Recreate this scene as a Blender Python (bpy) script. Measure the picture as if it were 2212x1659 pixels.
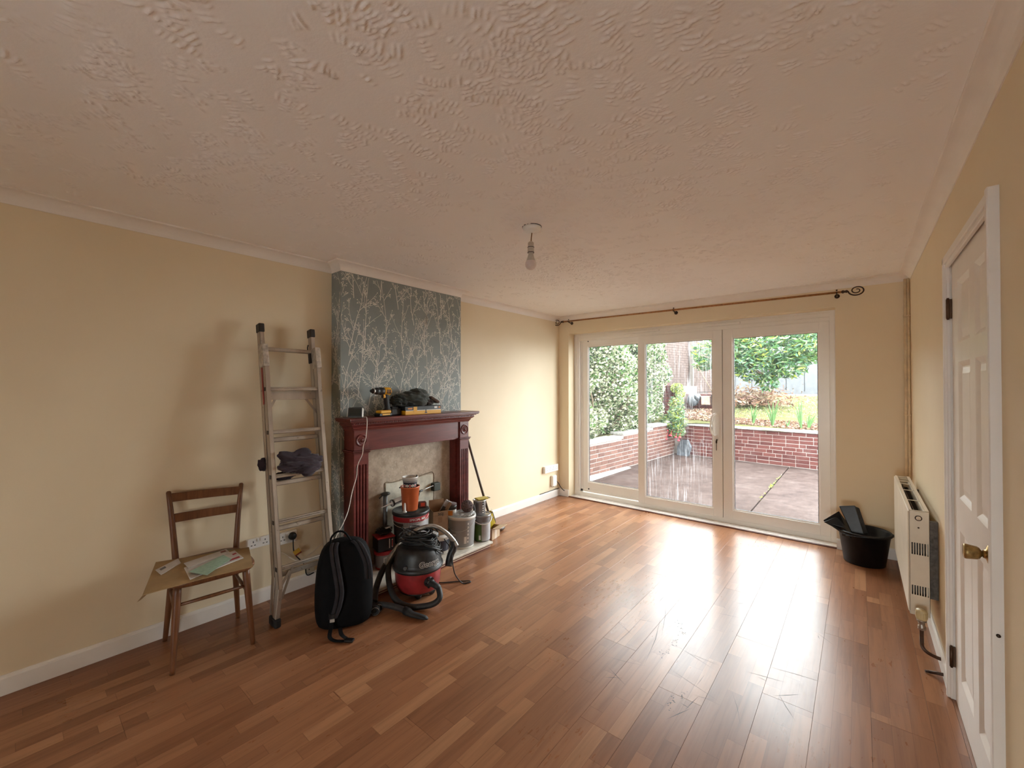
import bpy, bmesh, math, random
import numpy as np
from mathutils import Vector, Matrix, Euler

sc = bpy.context.scene
for o in list(bpy.data.objects):
    bpy.data.objects.remove(o, do_unlink=True)
C = sc.collection
random.seed(7)
rng = np.random.default_rng(7)

# ------------------------------------------------------------------ camera, sky, exposure
FOCAL_PX = 902.55
cam_d = bpy.data.cameras.new('camera')
cam_d.sensor_fit = 'HORIZONTAL'
cam_d.sensor_width = 36.0
cam_d.lens = 36.0 * FOCAL_PX / 2212.0
cam_d.clip_start = 0.02
cam_d.clip_end = 200
cam = bpy.data.objects.new('camera', cam_d)
C.objects.link(cam)
_yaw, _pitch, _roll = math.radians(39.706), math.radians(0.493), math.radians(-0.079)
_fw = Vector((-math.sin(_yaw) * math.cos(_pitch), math.cos(_yaw) * math.cos(_pitch), math.sin(_pitch)))
_r = Vector((math.cos(_yaw), math.sin(_yaw), 0))
_u = _r.cross(_fw)
_r2 = _r * math.cos(_roll) + _u * math.sin(_roll)
_u2 = -_r * math.sin(_roll) + _u * math.cos(_roll)
_m = Matrix((_r2, _u2, -_fw)).transposed().to_4x4()
_m.translation = Vector((3.0978, -0.0593, 1.4368))
cam.matrix_world = _m
sc.camera = cam

world = bpy.data.worlds.new('overcast_sky')
sc.world = world
world.use_nodes = True
_n = world.node_tree.nodes
_l = world.node_tree.links
_n.clear()
_tc = _n.new('ShaderNodeTexCoord')
_sx = _n.new('ShaderNodeSeparateXYZ')
_l.new(_tc.outputs['Generated'], _sx.inputs[0])
_mr = _n.new('ShaderNodeMapRange')          # bright hazy sky, a little dimmer overhead
_mr.inputs['From Min'].default_value = 0.0
_mr.inputs['From Max'].default_value = 1.0
_mr.inputs['To Min'].default_value = 1.0
_mr.inputs['To Max'].default_value = 0.72
_l.new(_sx.outputs['Z'], _mr.inputs['Value'])
_bg = _n.new('ShaderNodeBackground')
_bg.inputs['Color'].default_value = (0.93, 0.97, 1.0, 1)
SKY_STRENGTH = 6.0
_mu = _n.new('ShaderNodeMath')
_mu.operation = 'MULTIPLY'
_mu.inputs[1].default_value = SKY_STRENGTH
_l.new(_mr.outputs[0], _mu.inputs[0])
_l.new(_mu.outputs[0], _bg.inputs['Strength'])
_out = _n.new('ShaderNodeOutputWorld')
_l.new(_bg.outputs[0], _out.inputs[0])

# patio doors and added fill window as sampling portals for the sky (they emit nothing themselves)
for (_nm, _lx, _ly, _lz, _w, _h, _rx) in (('sky_portal_patio', 1.545, 4.93, 1.09, 2.78, 2.1, -90), ('sky_portal_fill', 2.87, -2.95, .75, .84, 1.30, 90)):
    _pd = bpy.data.lights.new(_nm, 'AREA')
    _pd.shape = 'RECTANGLE'
    _pd.size, _pd.size_y = _w, _h
    _pd.cycles.is_portal = True
    _po = bpy.data.objects.new(_nm, _pd)
    C.objects.link(_po)
    _po.location = (_lx, _ly, _lz)
    _po.rotation_euler = (math.radians(_rx), 0, 0)

sc.view_settings.view_transform = 'Standard'
sc.view_settings.look = 'None'
sc.view_settings.exposure = 2.3
sc.view_settings.gamma = 1.0
sc.view_settings.use_curve_mapping = False
sc.cycles.max_bounces = 12
sc.cycles.diffuse_bounces = 8
sc.cycles.glossy_bounces = 4
sc.cycles.transparent_max_bounces = 16
sc.cycles.caustics_reflective = False
sc.cycles.caustics_refractive = False
sc.cycles.sample_clamp_indirect = 8.0

W, D, HC, HZ = 3.4227, 4.6566, 2.31, 2.375    # room width, depth to the patio doors, coving foot, ceiling
YN = -2.80                                     # wall behind the camera

# ------------------------------------------------------------------ helpers
class MB:
    """collects shapes in world metres; build() links them as one mesh object"""
    def __init__(self):
        self.v, self.f, self.uvs, self.smooth = [], [], None, []
        self.mi = []
        self.cur = 0
    def add(self, verts, faces, smooth=False, T=None):
        b = len(self.v)
        if T is not None:
            verts = [T @ Vector(p) for p in verts]
        self.v += [tuple(p) for p in verts]
        for f in faces:
            self.f.append(tuple(b + i for i in f))
            self.smooth.append(smooth)
            self.mi.append(self.cur)
        return self
    def box(self, a, b, T=None, ch=0.0):
        x0, y0, z0 = (min(a[i], b[i]) for i in range(3))
        x1, y1, z1 = (max(a[i], b[i]) for i in range(3))
        if ch <= 0:
            v = [(x0,y0,z0),(x1,y0,z0),(x1,y1,z0),(x0,y1,z0),(x0,y0,z1),(x1,y0,z1),(x1,y1,z1),(x0,y1,z1)]
            f = [(0,3,2,1),(4,5,6,7),(0,1,5,4),(1,2,6,5),(2,3,7,6),(3,0,4,7)]
            return self.add(v, f, False, T)
        c = min(ch, (x1-x0)*.45, (y1-y0)*.45, (z1-z0)*.45)
        bm = bmesh.new()
        bmesh.ops.create_cube(bm, size=1)
        for q in bm.verts:
            q.co = Vector(((x0+x1)/2 + q.co.x*(x1-x0), (y0+y1)/2 + q.co.y*(y1-y0), (z0+z1)/2 + q.co.z*(z1-z0)))
        bmesh.ops.bevel(bm, geom=list(bm.edges), offset=c, segments=1 if c < .004 else 2, affect='EDGES', profile=.5)
        bm.verts.index_update()
        v = [q.co.copy() for q in bm.verts]
        f = [[q.index for q in fa.verts] for fa in bm.faces]
        bm.free()
        return self.add(v, f, False, T)
    def bar(self, p, q, w, h, up=(0,0,1), ch=0.0):
        """box with section w (sideways) x h (along up) between two points"""
        p, q = Vector(p), Vector(q)
        d = q - p
        L = d.length
        d.normalize()
        up = Vector(up)
        s = d.cross(up)
        if s.length < 1e-5:
            s = d.cross(Vector((1,0,0)))
        s.normalize()
        u = s.cross(d)
        T = Matrix((s, d, u)).transposed().to_4x4()
        T.translation = p
        return self.box((-w/2,0,-h/2), (w/2,L,h/2), T, ch)
    def tube(self, pts, r, seg=10, caps=True, smooth=True, closed=False):
        pts = [Vector(p) for p in pts]
        n = len(pts)
        rad = r if hasattr(r, '__len__') else [r]*n
        b = len(self.v)
        prev = None
        rings = []
        for i in range(n):
            if closed:
                t = pts[(i+1)%n] - pts[i-1]
            else:
                t = pts[min(i+1,n-1)] - pts[max(i-1,0)]
            if t.length < 1e-9:
                t = Vector((0,0,1))
            t.normalize()
            if prev is None:
                a = Vector((0,0,1)) if abs(t.z) < .9 else Vector((1,0,0))
                u = t.cross(a).normalized()
            else:
                u = prev - t*prev.dot(t)
                u = u.normalized() if u.length > 1e-6 else t.cross(Vector((1,0,0))).normalized()
            prev = u
            w = t.cross(u)
            rings.append([tuple(pts[i] + (u*math.cos(2*math.pi*k/seg) + w*math.sin(2*math.pi*k/seg))*rad[i]) for k in range(seg)])
        v = [p for rg in rings for p in rg]
        f = []
        m = n if closed else n-1
        for i in range(m):
            j = (i+1) % n
            for k in range(seg):
                f.append((i*seg+k, i*seg+(k+1)%seg, j*seg+(k+1)%seg, j*seg+k))
        self.add(v, f, smooth)
        if caps and not closed:
            self.add(rings[0], [tuple(range(seg))[::-1]], False)
            self.add(rings[-1], [tuple(range(seg))], False)
        return self
    def lathe(self, prof, c=(0,0,0), seg=32, T=None, smooth=True, a0=0.0, a1=2*math.pi, sx=1.0, sy=1.0):
        """profile of (radius, height) turned about z at c"""
        full = abs(a1 - a0 - 2*math.pi) < 1e-6
        k = seg if full else seg+1
        v, f = [], []
        for (r, z) in prof:
            for i in range(k):
                a = a0 + (a1-a0)*i/seg
                v.append((c[0]+r*math.cos(a)*sx, c[1]+r*math.sin(a)*sy, c[2]+z))
        for j in range(len(prof)-1):
            for i in range(seg):
                i2 = (i+1) % k
                f.append((j*k+i, j*k+i2, (j+1)*k+i2, (j+1)*k+i))
        return self.add(v, f, smooth, T)
    def prism(self, poly, h, T=None, smooth=False):
        """polygon in local xy extruded to z=h"""
        n = len(poly)
        v = [(p[0],p[1],0) for p in poly] + [(p[0],p[1],h) for p in poly]
        f = [tuple(range(n))[::-1], tuple(range(n,2*n))] + [(i,(i+1)%n,n+(i+1)%n,n+i) for i in range(n)]
        return self.add(v, f, smooth, T)
    def ball(self, c, r, seg=16, rings=10, T=None):
        rx, ry, rz = r if hasattr(r,'__len__') else (r,r,r)
        prof = [(math.sin(math.pi*i/rings), -math.cos(math.pi*i/rings)) for i in range(rings+1)]
        v, f = [], []
        for (q, z) in prof:
            for k in range(seg):
                a = 2*math.pi*k/seg
                v.append((c[0]+rx*q*math.cos(a), c[1]+ry*q*math.sin(a), c[2]+rz*z))
        for j in range(rings):
            for k in range(seg):
                f.append((j*seg+k, j*seg+(k+1)%seg, (j+1)*seg+(k+1)%seg, (j+1)*seg+k))
        return self.add(v, f, True, T)
    def build(self, name, mat, parent=None, bevel=0.0, sub=0, auto=None):
        off = world_off(parent)
        me = bpy.data.meshes.new(name)
        vv = np.array(self.v, dtype=np.float64) - np.array(off)
        me.from_pydata(vv.tolist(), [], self.f)
        mats = mat if isinstance(mat, (list,tuple)) else [mat]
        for m in mats:
            me.materials.append(m)
        me.polygons.foreach_set('use_smooth', self.smooth)
        me.polygons.foreach_set('material_index', self.mi)
        bm = bmesh.new()
        bm.from_mesh(me)
        bmesh.ops.remove_doubles(bm, verts=bm.verts, dist=1e-6)
        bmesh.ops.recalc_face_normals(bm, faces=bm.faces)
        bm.to_mesh(me)
        bm.free()
        me.update()
        o = bpy.data.objects.new(name, me)
        C.objects.link(o)
        if parent is not None:
            o.parent = parent
        if bevel > 0:
            md = o.modifiers.new('bevel', 'BEVEL')
            md.width = bevel
            md.segments = 2
            md.limit_method = 'ANGLE'
            md.angle_limit = math.radians(40)
        if sub:
            md = o.modifiers.new('sub', 'SUBSURF')
            md.levels = md.render_levels = sub
        return o

def world_off(o):
    x = Vector((0,0,0))
    while o is not None:
        x = x + o.location
        o = o.parent
    return x

def tag(o, label=None, cat=None, group=None, kind=None):
    if label: o['label'] = label
    if cat: o['category'] = cat
    if group: o['group'] = group
    if kind: o['kind'] = kind
    return o

def thing(name, label, cat, loc, group=None, kind=None):
    o = bpy.data.objects.new(name, None)
    o.empty_display_size = .05
    C.objects.link(o)
    o.location = loc
    return tag(o, label, cat, group, kind)

def struct(name, mb, mat, label=None, parent=None, **kw):
    o = mb.build(name, mat, parent, **kw)
    if parent is None:
        o['kind'] = 'structure'
        if label: o['label'] = label
    return o

def raw_mesh(name, verts, faces, mat, smooth=False, parent=None):
    """big numpy mesh of quads or triangles"""
    verts = np.asarray(verts, dtype=np.float32)
    faces = np.asarray(faces, dtype=np.int32)
    me = bpy.data.meshes.new(name)
    me.vertices.add(len(verts))
    me.vertices.foreach_set('co', (verts - np.array(world_off(parent), dtype=np.float32)).ravel())
    k = faces.shape[1]
    me.loops.add(faces.size)
    me.loops.foreach_set('vertex_index', faces.ravel())
    me.polygons.add(len(faces))
    me.polygons.foreach_set('loop_start', np.arange(0, faces.size, k, dtype=np.int32))
    me.polygons.foreach_set('loop_total', np.full(len(faces), k, dtype=np.int32))
    if smooth:
        me.polygons.foreach_set('use_smooth', np.ones(len(faces), dtype=bool))
    for m in (mat if isinstance(mat, (list,tuple)) else [mat]):
        me.materials.append(m)
    me.update(calc_edges=True)
    me.validate()
    o = bpy.data.objects.new(name, me)
    C.objects.link(o)
    if parent is not None:
        o.parent = parent
    return o

def inst(me, name, parent, loc, rot=None, scale=None):
    o = bpy.data.objects.new(name, me)
    C.objects.link(o)
    o.parent = parent
    o.location = Vector(loc) - world_off(parent)
    if rot: o.rotation_euler = rot
    if scale: o.scale = scale
    return o

def arc(c, r, a0, a1, n, ax=(1,0,0), ay=(0,0,1)):
    c, ax, ay = Vector(c), Vector(ax), Vector(ay)
    return [c + ax*(r*math.cos(a0+(a1-a0)*i/n)) + ay*(r*math.sin(a0+(a1-a0)*i/n)) for i in range(n+1)]

def smooth_path(pts, n=8):
    """Catmull-Rom through the points"""
    P = [Vector(p) for p in pts]
    P = [P[0]*2-P[1]] + P + [P[-1]*2-P[-2]]
    out = []
    for i in range(1, len(P)-2):
        for k in range(n):
            t = k/n
            a, b, c, d = P[i-1], P[i], P[i+1], P[i+2]
            out.append(.5*((2*b) + (c-a)*t + (2*a-5*b+4*c-d)*t*t + (3*b-a-3*c+d)*t**3))
    out.append(P[-2])
    return out

def frame_T(o, x, y, z):
    T = Matrix((Vector(x), Vector(y), Vector(z))).transposed().to_4x4()
    T.translation = Vector(o)
    return T

# ------------------------------------------------------------------ materials
def srgb(r, g=None, b=None):
    if g is None: r, g, b = r
    f = lambda c: (c/255/12.92 if c/255 <= .04045 else ((c/255+.055)/1.055)**2.4)
    return (f(r), f(g), f(b), 1)

class NT:
    def __init__(self, name):
        self.m = bpy.data.materials.new(name)
        self.m.use_nodes = True
        self.t = self.m.node_tree
        self.b = self.t.nodes['Principled BSDF']
        self.out = self.t.nodes['Material Output']
        self._tc = None
    def n(self, typ, **kw):
        x = self.t.nodes.new('ShaderNode' + typ)
        for k, v in kw.items():
            setattr(x, k, v)
        return x
    def l(self, a, b):
        self.t.links.new(a, b)
    def co(self, kind='Object'):
        if self._tc is None:
            self._tc = self.n('TexCoord')
        return self._tc.outputs[kind]
    def mapping(self, scale=(1,1,1), loc=(0,0,0), rot=(0,0,0), src=None):
        mp = self.n('Mapping')
        mp.inputs['Scale'].default_value = scale
        mp.inputs['Location'].default_value = loc
        mp.inputs['Rotation'].default_value = rot
        self.l(src if src is not None else self.co(), mp.inputs['Vector'])
        return mp.outputs[0]
    def noise(self, scale, detail=4, rough=.55, vec=None, dist=0):
        x = self.n('TexNoise')
        x.inputs['Scale'].default_value = scale
        x.inputs['Detail'].default_value = detail
        x.inputs['Roughness'].default_value = rough
        x.inputs['Distortion'].default_value = dist
        self.l(vec if vec is not None else self.co(), x.inputs['Vector'])
        return x.outputs['Fac']
    def ramp(self, fac, stops):
        x = self.n('ValToRGB')
        cr = x.color_ramp
        while len(cr.elements) < len(stops):
            cr.elements.new(.5)
        for e, (p, c) in zip(cr.elements, stops):
            e.position = p
            e.color = c if len(c) == 4 else (*c, 1)
        self.l(fac, x.inputs['Fac'])
        return x.outputs['Color']
    def math(self, op, a, b=None, c=None, clamp=False):
        x = self.n('Math', operation=op, use_clamp=clamp)
        for i, q in enumerate((a, b, c)):
            if q is None: continue
            if isinstance(q, (int, float)): x.inputs[i].default_value = q
            else: self.l(q, x.inputs[i])
        return x.outputs[0]
    def mix(self, fac, a, b, blend='MIX'):
        x = self.n('MixRGB', blend_type=blend)
        for i, q in enumerate((fac, a, b)):
            if isinstance(q, (int, float)): x.inputs[i].default_value = q
            elif isinstance(q, tuple): x.inputs[i].default_value = q if len(q) == 4 else (*q, 1)
            else: self.l(q, x.inputs[i])
        return x.outputs[0]
    def bump(self, h, strength=.3, dist=.01):
        x = self.n('Bump')
        x.inputs['Strength'].default_value = strength
        x.inputs['Distance'].default_value = dist
        self.l(h, x.inputs['Height'])
        self.l(x.outputs[0], self.b.inputs['Normal'])
        return self
    def set(self, **kw):
        names = dict(col='Base Color', rough='Roughness', metal='Metallic', spec='Specular IOR Level', coat='Coat Weight', coatr='Coat Roughness', sheen='Sheen Weight', trans='Transmission Weight', ior='IOR', alpha='Alpha', sub='Subsurface Weight')
        for k, v in kw.items():
            s = self.b.inputs[names[k]]
            if isinstance(v, (int, float)): s.default_value = v
            elif isinstance(v, tuple): s.default_value = v if len(v) == 4 else (*v, 1)
            else: self.l(v, s)
        return self

def simple(name, col, rough=.5, metal=0.0, var=.12, vscale=18, bump=0.0, bscale=60, spec=.5, coat=0.0):
    """one colour with slight procedural variation and optional fine relief"""
    t = NT(name)
    nz = t.noise(vscale, 5)
    lo = tuple(c*(1-var) for c in col[:3]) + (1,)
    hi = tuple(min(1, c*(1+var)) for c in col[:3]) + (1,)
    t.set(col=t.ramp(nz, [(.3, lo), (.7, hi)]), rough=rough, metal=metal, spec=spec, coat=coat)
    if bump > 0:
        t.bump(t.noise(bscale, 4), bump, .004)
    return t.m
# ------------------------------------------------------------------ shell materials
def wall_mat():
    t = NT('cream_wall_paint')
    nz = t.noise(2.2, 3)
    t.set(col=t.ramp(nz, [(.3, (.77, .66, .475)), (.7, (.80, .69, .505))]), rough=.62, spec=.3)
    t.bump(t.noise(140, 3), .08, .003)
    return t.m
M_WALL = wall_mat()
def ceil_mat():
    t = NT('white_textured_ceiling')
    nz = t.noise(1.6, 4)
    t.set(col=t.ramp(nz, [(.35, (.93, .915, .905)), (.65, (.95, .938, .93))]), rough=.7, spec=.25)
    t.bump(t.noise(170, 3), .12, .003)
    return t.m
M_CEIL = ceil_mat()
M_WHITE = simple('white_gloss_paint', (.83, .80, .76, 1), .38, var=.03, vscale=6, bump=.04, bscale=90)
M_COVE = simple('white_coving', (.85, .81, .765, 1), .6, var=.03, vscale=5)
M_UPVC = simple('white_upvc', (.84, .83, .80, 1), .28, var=.02, vscale=5)

def floor_mat():
    t = NT('oak_laminate')
    oi = t.n('ObjectInfo')
    sx = t.n('SeparateXYZ')
    t.l(t.co(), sx.inputs[0])
    sid = t.math('FLOOR', t.math('DIVIDE', sx.outputs['X'], .0651))
    # each board carries three printed strips, each strip cut into staves of its own
    offs = t.math('FRACT', t.math('MULTIPLY', t.math('ADD', t.math('MULTIPLY', sid, .37), oi.outputs['Random']), 7.31))
    yy = t.math('ADD', t.math('DIVIDE', sx.outputs['Y'], .43), offs)
    seg = t.math('FLOOR', yy)
    cv = t.n('CombineXYZ')
    t.l(sid, cv.inputs[0]); t.l(seg, cv.inputs[1]); t.l(t.math('MULTIPLY', oi.outputs['Random'], 91.7), cv.inputs[2])
    wn = t.n('TexWhiteNoise')
    t.l(cv.outputs[0], wn.inputs['Vector'])
    tone = t.ramp(wn.outputs['Value'], [(0, (.235, .102, .050)), (.35, (.28, .124, .061)), (.7, (.325, .148, .073)), (1, (.39, .195, .10))])
    # grain, running along the board and shifted from stave to stave
    sh = t.n('VectorMath', operation='SCALE')
    t.l(cv.outputs[0], sh.inputs[0]); sh.inputs['Scale'].default_value = 3.17
    ad = t.n('VectorMath', operation='ADD')
    t.l(t.mapping((38, 2.2, 1)), ad.inputs[0]); t.l(sh.outputs[0], ad.inputs[1])
    g1 = t.noise(1.0, 6, .6, ad.outputs[0], .6)
    g2 = t.noise(4.5, 3, .5, ad.outputs[0])
    col = t.mix(.55, tone, t.ramp(g1, [(.3, (.55, .52, .5)), (.55, (1, 1, 1)), (.8, (1.18, 1.12, 1.05))]), 'MULTIPLY')
    # thin dark lines between the printed staves
    fx = t.math('ABSOLUTE', t.math('SUBTRACT', t.math('FRACT', t.math('DIVIDE', sx.outputs['X'], .0651)), .5))
    fy = t.math('ABSOLUTE', t.math('SUBTRACT', t.math('FRACT', yy), .5))
    ln = t.math('MAXIMUM', t.math('GREATER_THAN', fx, .488), t.math('GREATER_THAN', fy, .4972))
    col = t.mix(t.math('MULTIPLY', ln, .35), col, (.06, .022, .01, 1))
    # scuffs and fine scratches of long use
    wv = t.mapping((1, 1, 1), src=t.co('Object'))
    geo = t.n('NewGeometry')
    sc1 = t.noise(55, 3, .6, t.mapping((1, .25, 1), rot=(0, 0, .5), src=geo.outputs['Position']))
    sc2 = t.noise(26, 3, .6, t.mapping((.2, 1, 1), rot=(0, 0, .3), src=geo.outputs['Position']))
    wear = t.noise(1.3, 4, .6, geo.outputs['Position'])
    rough = t.math('ADD', .19, t.math('MULTIPLY', t.math('ADD', sc1, wear), .11))
    t.set(col=col, rough=rough, spec=.32)
    h = t.math('ADD', t.math('MULTIPLY', g2, .25), t.math('ADD', t.math('MULTIPLY', sc1, .9), t.math('MULTIPLY', sc2, .7)))
    t.bump(h, .07, .0016)
    return t.m
M_FLOOR = floor_mat()
M_SUBFLOOR = simple('dark_joint', (.03, .014, .008, 1), .8)

# ------------------------------------------------------------------ floor: laminate boards, each its own piece
b = MB()
b.box((-.1, YN-.1, -.12), (W+.1, 4.70, -.0125))
floor = struct('floor', b, M_SUBFLOOR, 'worn glossy brown oak laminate floor')
BW, BL = .1953, 1.286
_cache = {}
def board_mesh(w, l):
    key = (round(w, 4), round(l, 4))
    if key in _cache: return _cache[key]
    c, zt = .0006, .0
    v = [(0,0,-.012),(w,0,-.012),(w,l,-.012),(0,l,-.012),(0,0,-c),(w,0,-c),(w,l,-c),(0,l,-c),(c,c,zt),(w-c,c,zt),(w-c,l-c,zt),(c,l-c,zt)]
    f = [(8,9,10,11),(4,5,9,8),(5,6,10,9),(6,7,11,10),(7,4,8,11),(0,1,5,4),(1,2,6,5),(2,3,7,6),(3,0,4,7)]
    me = bpy.data.meshes.new('floor_board')
    me.from_pydata(v, [], f)
    me.materials.append(M_FLOOR)
    _cache[key] = me
    return me
x, r = .004, 0
offs = [0, .52, .21, .83, .40, 1.02, .13, .66]
while x < W-.006:
    w = min(BW-.0003, W-.005-x)
    y = YN - offs[r % 8] + (.03 if r % 2 else 0)
    while y < 4.648:
        y0, y1 = max(y, YN+.003), min(y+BL-.0004, 4.6485)
        if y1-y0 > .02:
            inst(board_mesh(w, y1-y0), 'floor_board', floor, (x, y0, 0))
        y += BL
    x += BW
    r += 1

# ------------------------------------------------------------------ walls
b = MB(); b.box((-.15, YN-.15, -.1), (0, 5.0, 2.6))
wall_left = struct('wall_left', b, M_WALL, 'cream painted left wall beside the chimney breast')
OX0, OX1, OZ = .152, 2.9374, 2.1505          # patio door opening
b = MB()
b.box((0, D, -.1), (OX0, 4.94, 2.6)); b.box((OX1, D, -.1), (W+.15, 4.94, 2.6)); b.box((OX0, D, OZ), (OX1, 4.94, 2.6))
wall_back = struct('wall_back', b, M_WALL, 'cream painted wall around the patio doors')
DY0, DY1, DZ = 1.845, 2.742, 2.018             # room door opening in the right wall
b = MB()
b.box((W, YN-.15, -.1), (W+.15, DY0, 2.6)); b.box((W, DY1, -.1), (W+.15, 4.94, 2.6)); b.box((W, DY0, DZ), (W+.15, DY1, 2.6))
wall_right = struct('wall_right', b, M_WALL, 'cream painted right wall with the panel door')
NX0, NX1, NZ0, NZ1 = 2.45, 3.29, .10, 1.40     # opening for the fill window added behind the viewer
b = MB()
b.box((-.15, YN-.15, -.1), (NX0, YN, 2.6)); b.box((NX1, YN-.15, -.1), (W+.15, YN, 2.6)); b.box((NX0, YN-.15, -.1), (NX1, YN, NZ0)); b.box((NX0, YN-.15, NZ1), (NX1, YN, 2.6))
wall_near = struct('wall_near', b, M_WALL, 'cream painted wall behind the viewer')
CX, CY0, CY1 = .134, 1.514, 2.733
def paper_mat():
    t = NT('sage_grey_wallpaper')
    nz = t.noise(9, 4)
    t.set(col=t.ramp(nz, [(.3, (.225, .26, .25)), (.7, (.26, .295, .285))]), rough=.55, spec=.35)
    t.bump(t.noise(240, 3), .1, .002)
    return t.m
M_PAPER = paper_mat()
b = MB(); b.box((-.02, CY0, -.05), (CX, CY1, HZ+.05))
chimney = struct('wall_chimney_breast', b, M_PAPER, 'chimney breast papered in sage grey with pale branches')

# printed branches of the wallpaper
M_TWIG = simple('pale_branch_print', (.80, .77, .71, 1), .5, var=.06)
class Ribbon:
    def __init__(self, umin, umax, vmin, vmax):
        self.q, self.lim = [], (umin, umax, vmin, vmax)
    def ok(self, p):
        a, b_, c, d = self.lim
        return a < p[0] < b_ and c < p[1] < d
    def line(self, pts, w0, w1):
        n = len(pts)
        for i in range(n-1):
            p, q = pts[i], pts[i+1]
            if not (self.ok(p) and self.ok(q)): continue
            dx, dy = q[0]-p[0], q[1]-p[1]
            L = math.hypot(dx, dy) or 1
            nx, ny = -dy/L, dx/L
            wa, wb = w0+(w1-w0)*i/n, w0+(w1-w0)*(i+1)/n
            self.q.append([(p[0]+nx*wa, p[1]+ny*wa), (p[0]-nx*wa, p[1]-ny*wa), (q[0]-nx*wb, q[1]-ny*wb), (q[0]+nx*wb, q[1]+ny*wb)])
    def bud(self, p, a, s):
        e = [(p[0]+math.cos(a)*s*1.6, p[1]+math.sin(a)*s*1.6), (p[0]-math.sin(a)*s*.62+math.cos(a)*s*.7, p[1]+math.cos(a)*s*.62+math.sin(a)*s*.7), p, (p[0]+math.sin(a)*s*.62+math.cos(a)*s*.7, p[1]-math.cos(a)*s*.62+math.sin(a)*s*.7)]
        if all(self.ok(k) for k in e): self.q.append(e)
def grow(rb, rnd, p, a, L, w, lev):
    pts, n = [p], max(4, int(L/.02))
    aa = a
    for i in range(n):
        aa += rnd.uniform(-.07, .07) + (math.pi/2-aa)*.018
        p = (p[0]+math.cos(aa)*L/n, p[1]+math.sin(aa)*L/n)
        pts.append(p)
    rb.line(pts, w, w*.45)
    rb.bud(pts[-1], aa, .008)
    side = rnd.choice((-1, 1))
    if lev < 3:
        step = (5, 3, 2)[lev]
        i = rnd.randint(2, 4) if lev == 0 else 2
        while i < n-1:
            side = -side if rnd.random() < .8 else side
            grow(rb, rnd, pts[i], aa*.3+a*.7+side*rnd.uniform(.38, .72), L*rnd.uniform(.32, .55)*(1-.45*i/n), w*.68, lev+1 if lev < 2 else 3)
            i += rnd.randint(step, step+3)
    else:
        pass
    k = 1
    while k < n:                                  # little buds on short stalks
        if rnd.random() < (.28 if lev < 2 else .45):
            s = rnd.choice((-1, 1))
            q = pts[k]
            e = (q[0]+math.cos(aa+s*.8)*.013, q[1]+math.sin(aa+s*.8)*.013)
            rb.line([q, e], .0014, .0012)
            rb.bud(e, aa+s*.7, .0062)
        k += 1
def print_face(umin, umax, vmin, vmax, seed):
    rb = Ribbon(umin+.002, umax-.002, vmin, vmax-.002)
    rnd = random.Random(seed)
    v = vmin-.5
    row = 0
    while v < vmax:
        u = umin-.12+(row % 2)*.09
        while u < umax+.12:
            grow(rb, rnd, (u+rnd.uniform(-.05, .05), v+rnd.uniform(-.1, .1)), math.pi/2+rnd.uniform(-.2, .2), rnd.uniform(.5, .75), .0031, 0)
            u += .175
        v += .36
        row += 1
    return rb.q
b = MB()
for q in print_face(CY0, CY1, .05, HC, 3):
    b.add([(CX+.0006, u, v) for (u, v) in q], [(0,1,2,3)])
b.build('branch_print', M_TWIG, chimney)['label'] = 'pale bare branches printed on the paper'
b = MB()
for q in print_face(0, CX, .05, HC, 5):
    b.add([(u, CY0-.0006, v) for (u, v) in q], [(0,1,2,3)])
b.build('branch_print', M_TWIG, chimney)

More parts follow.
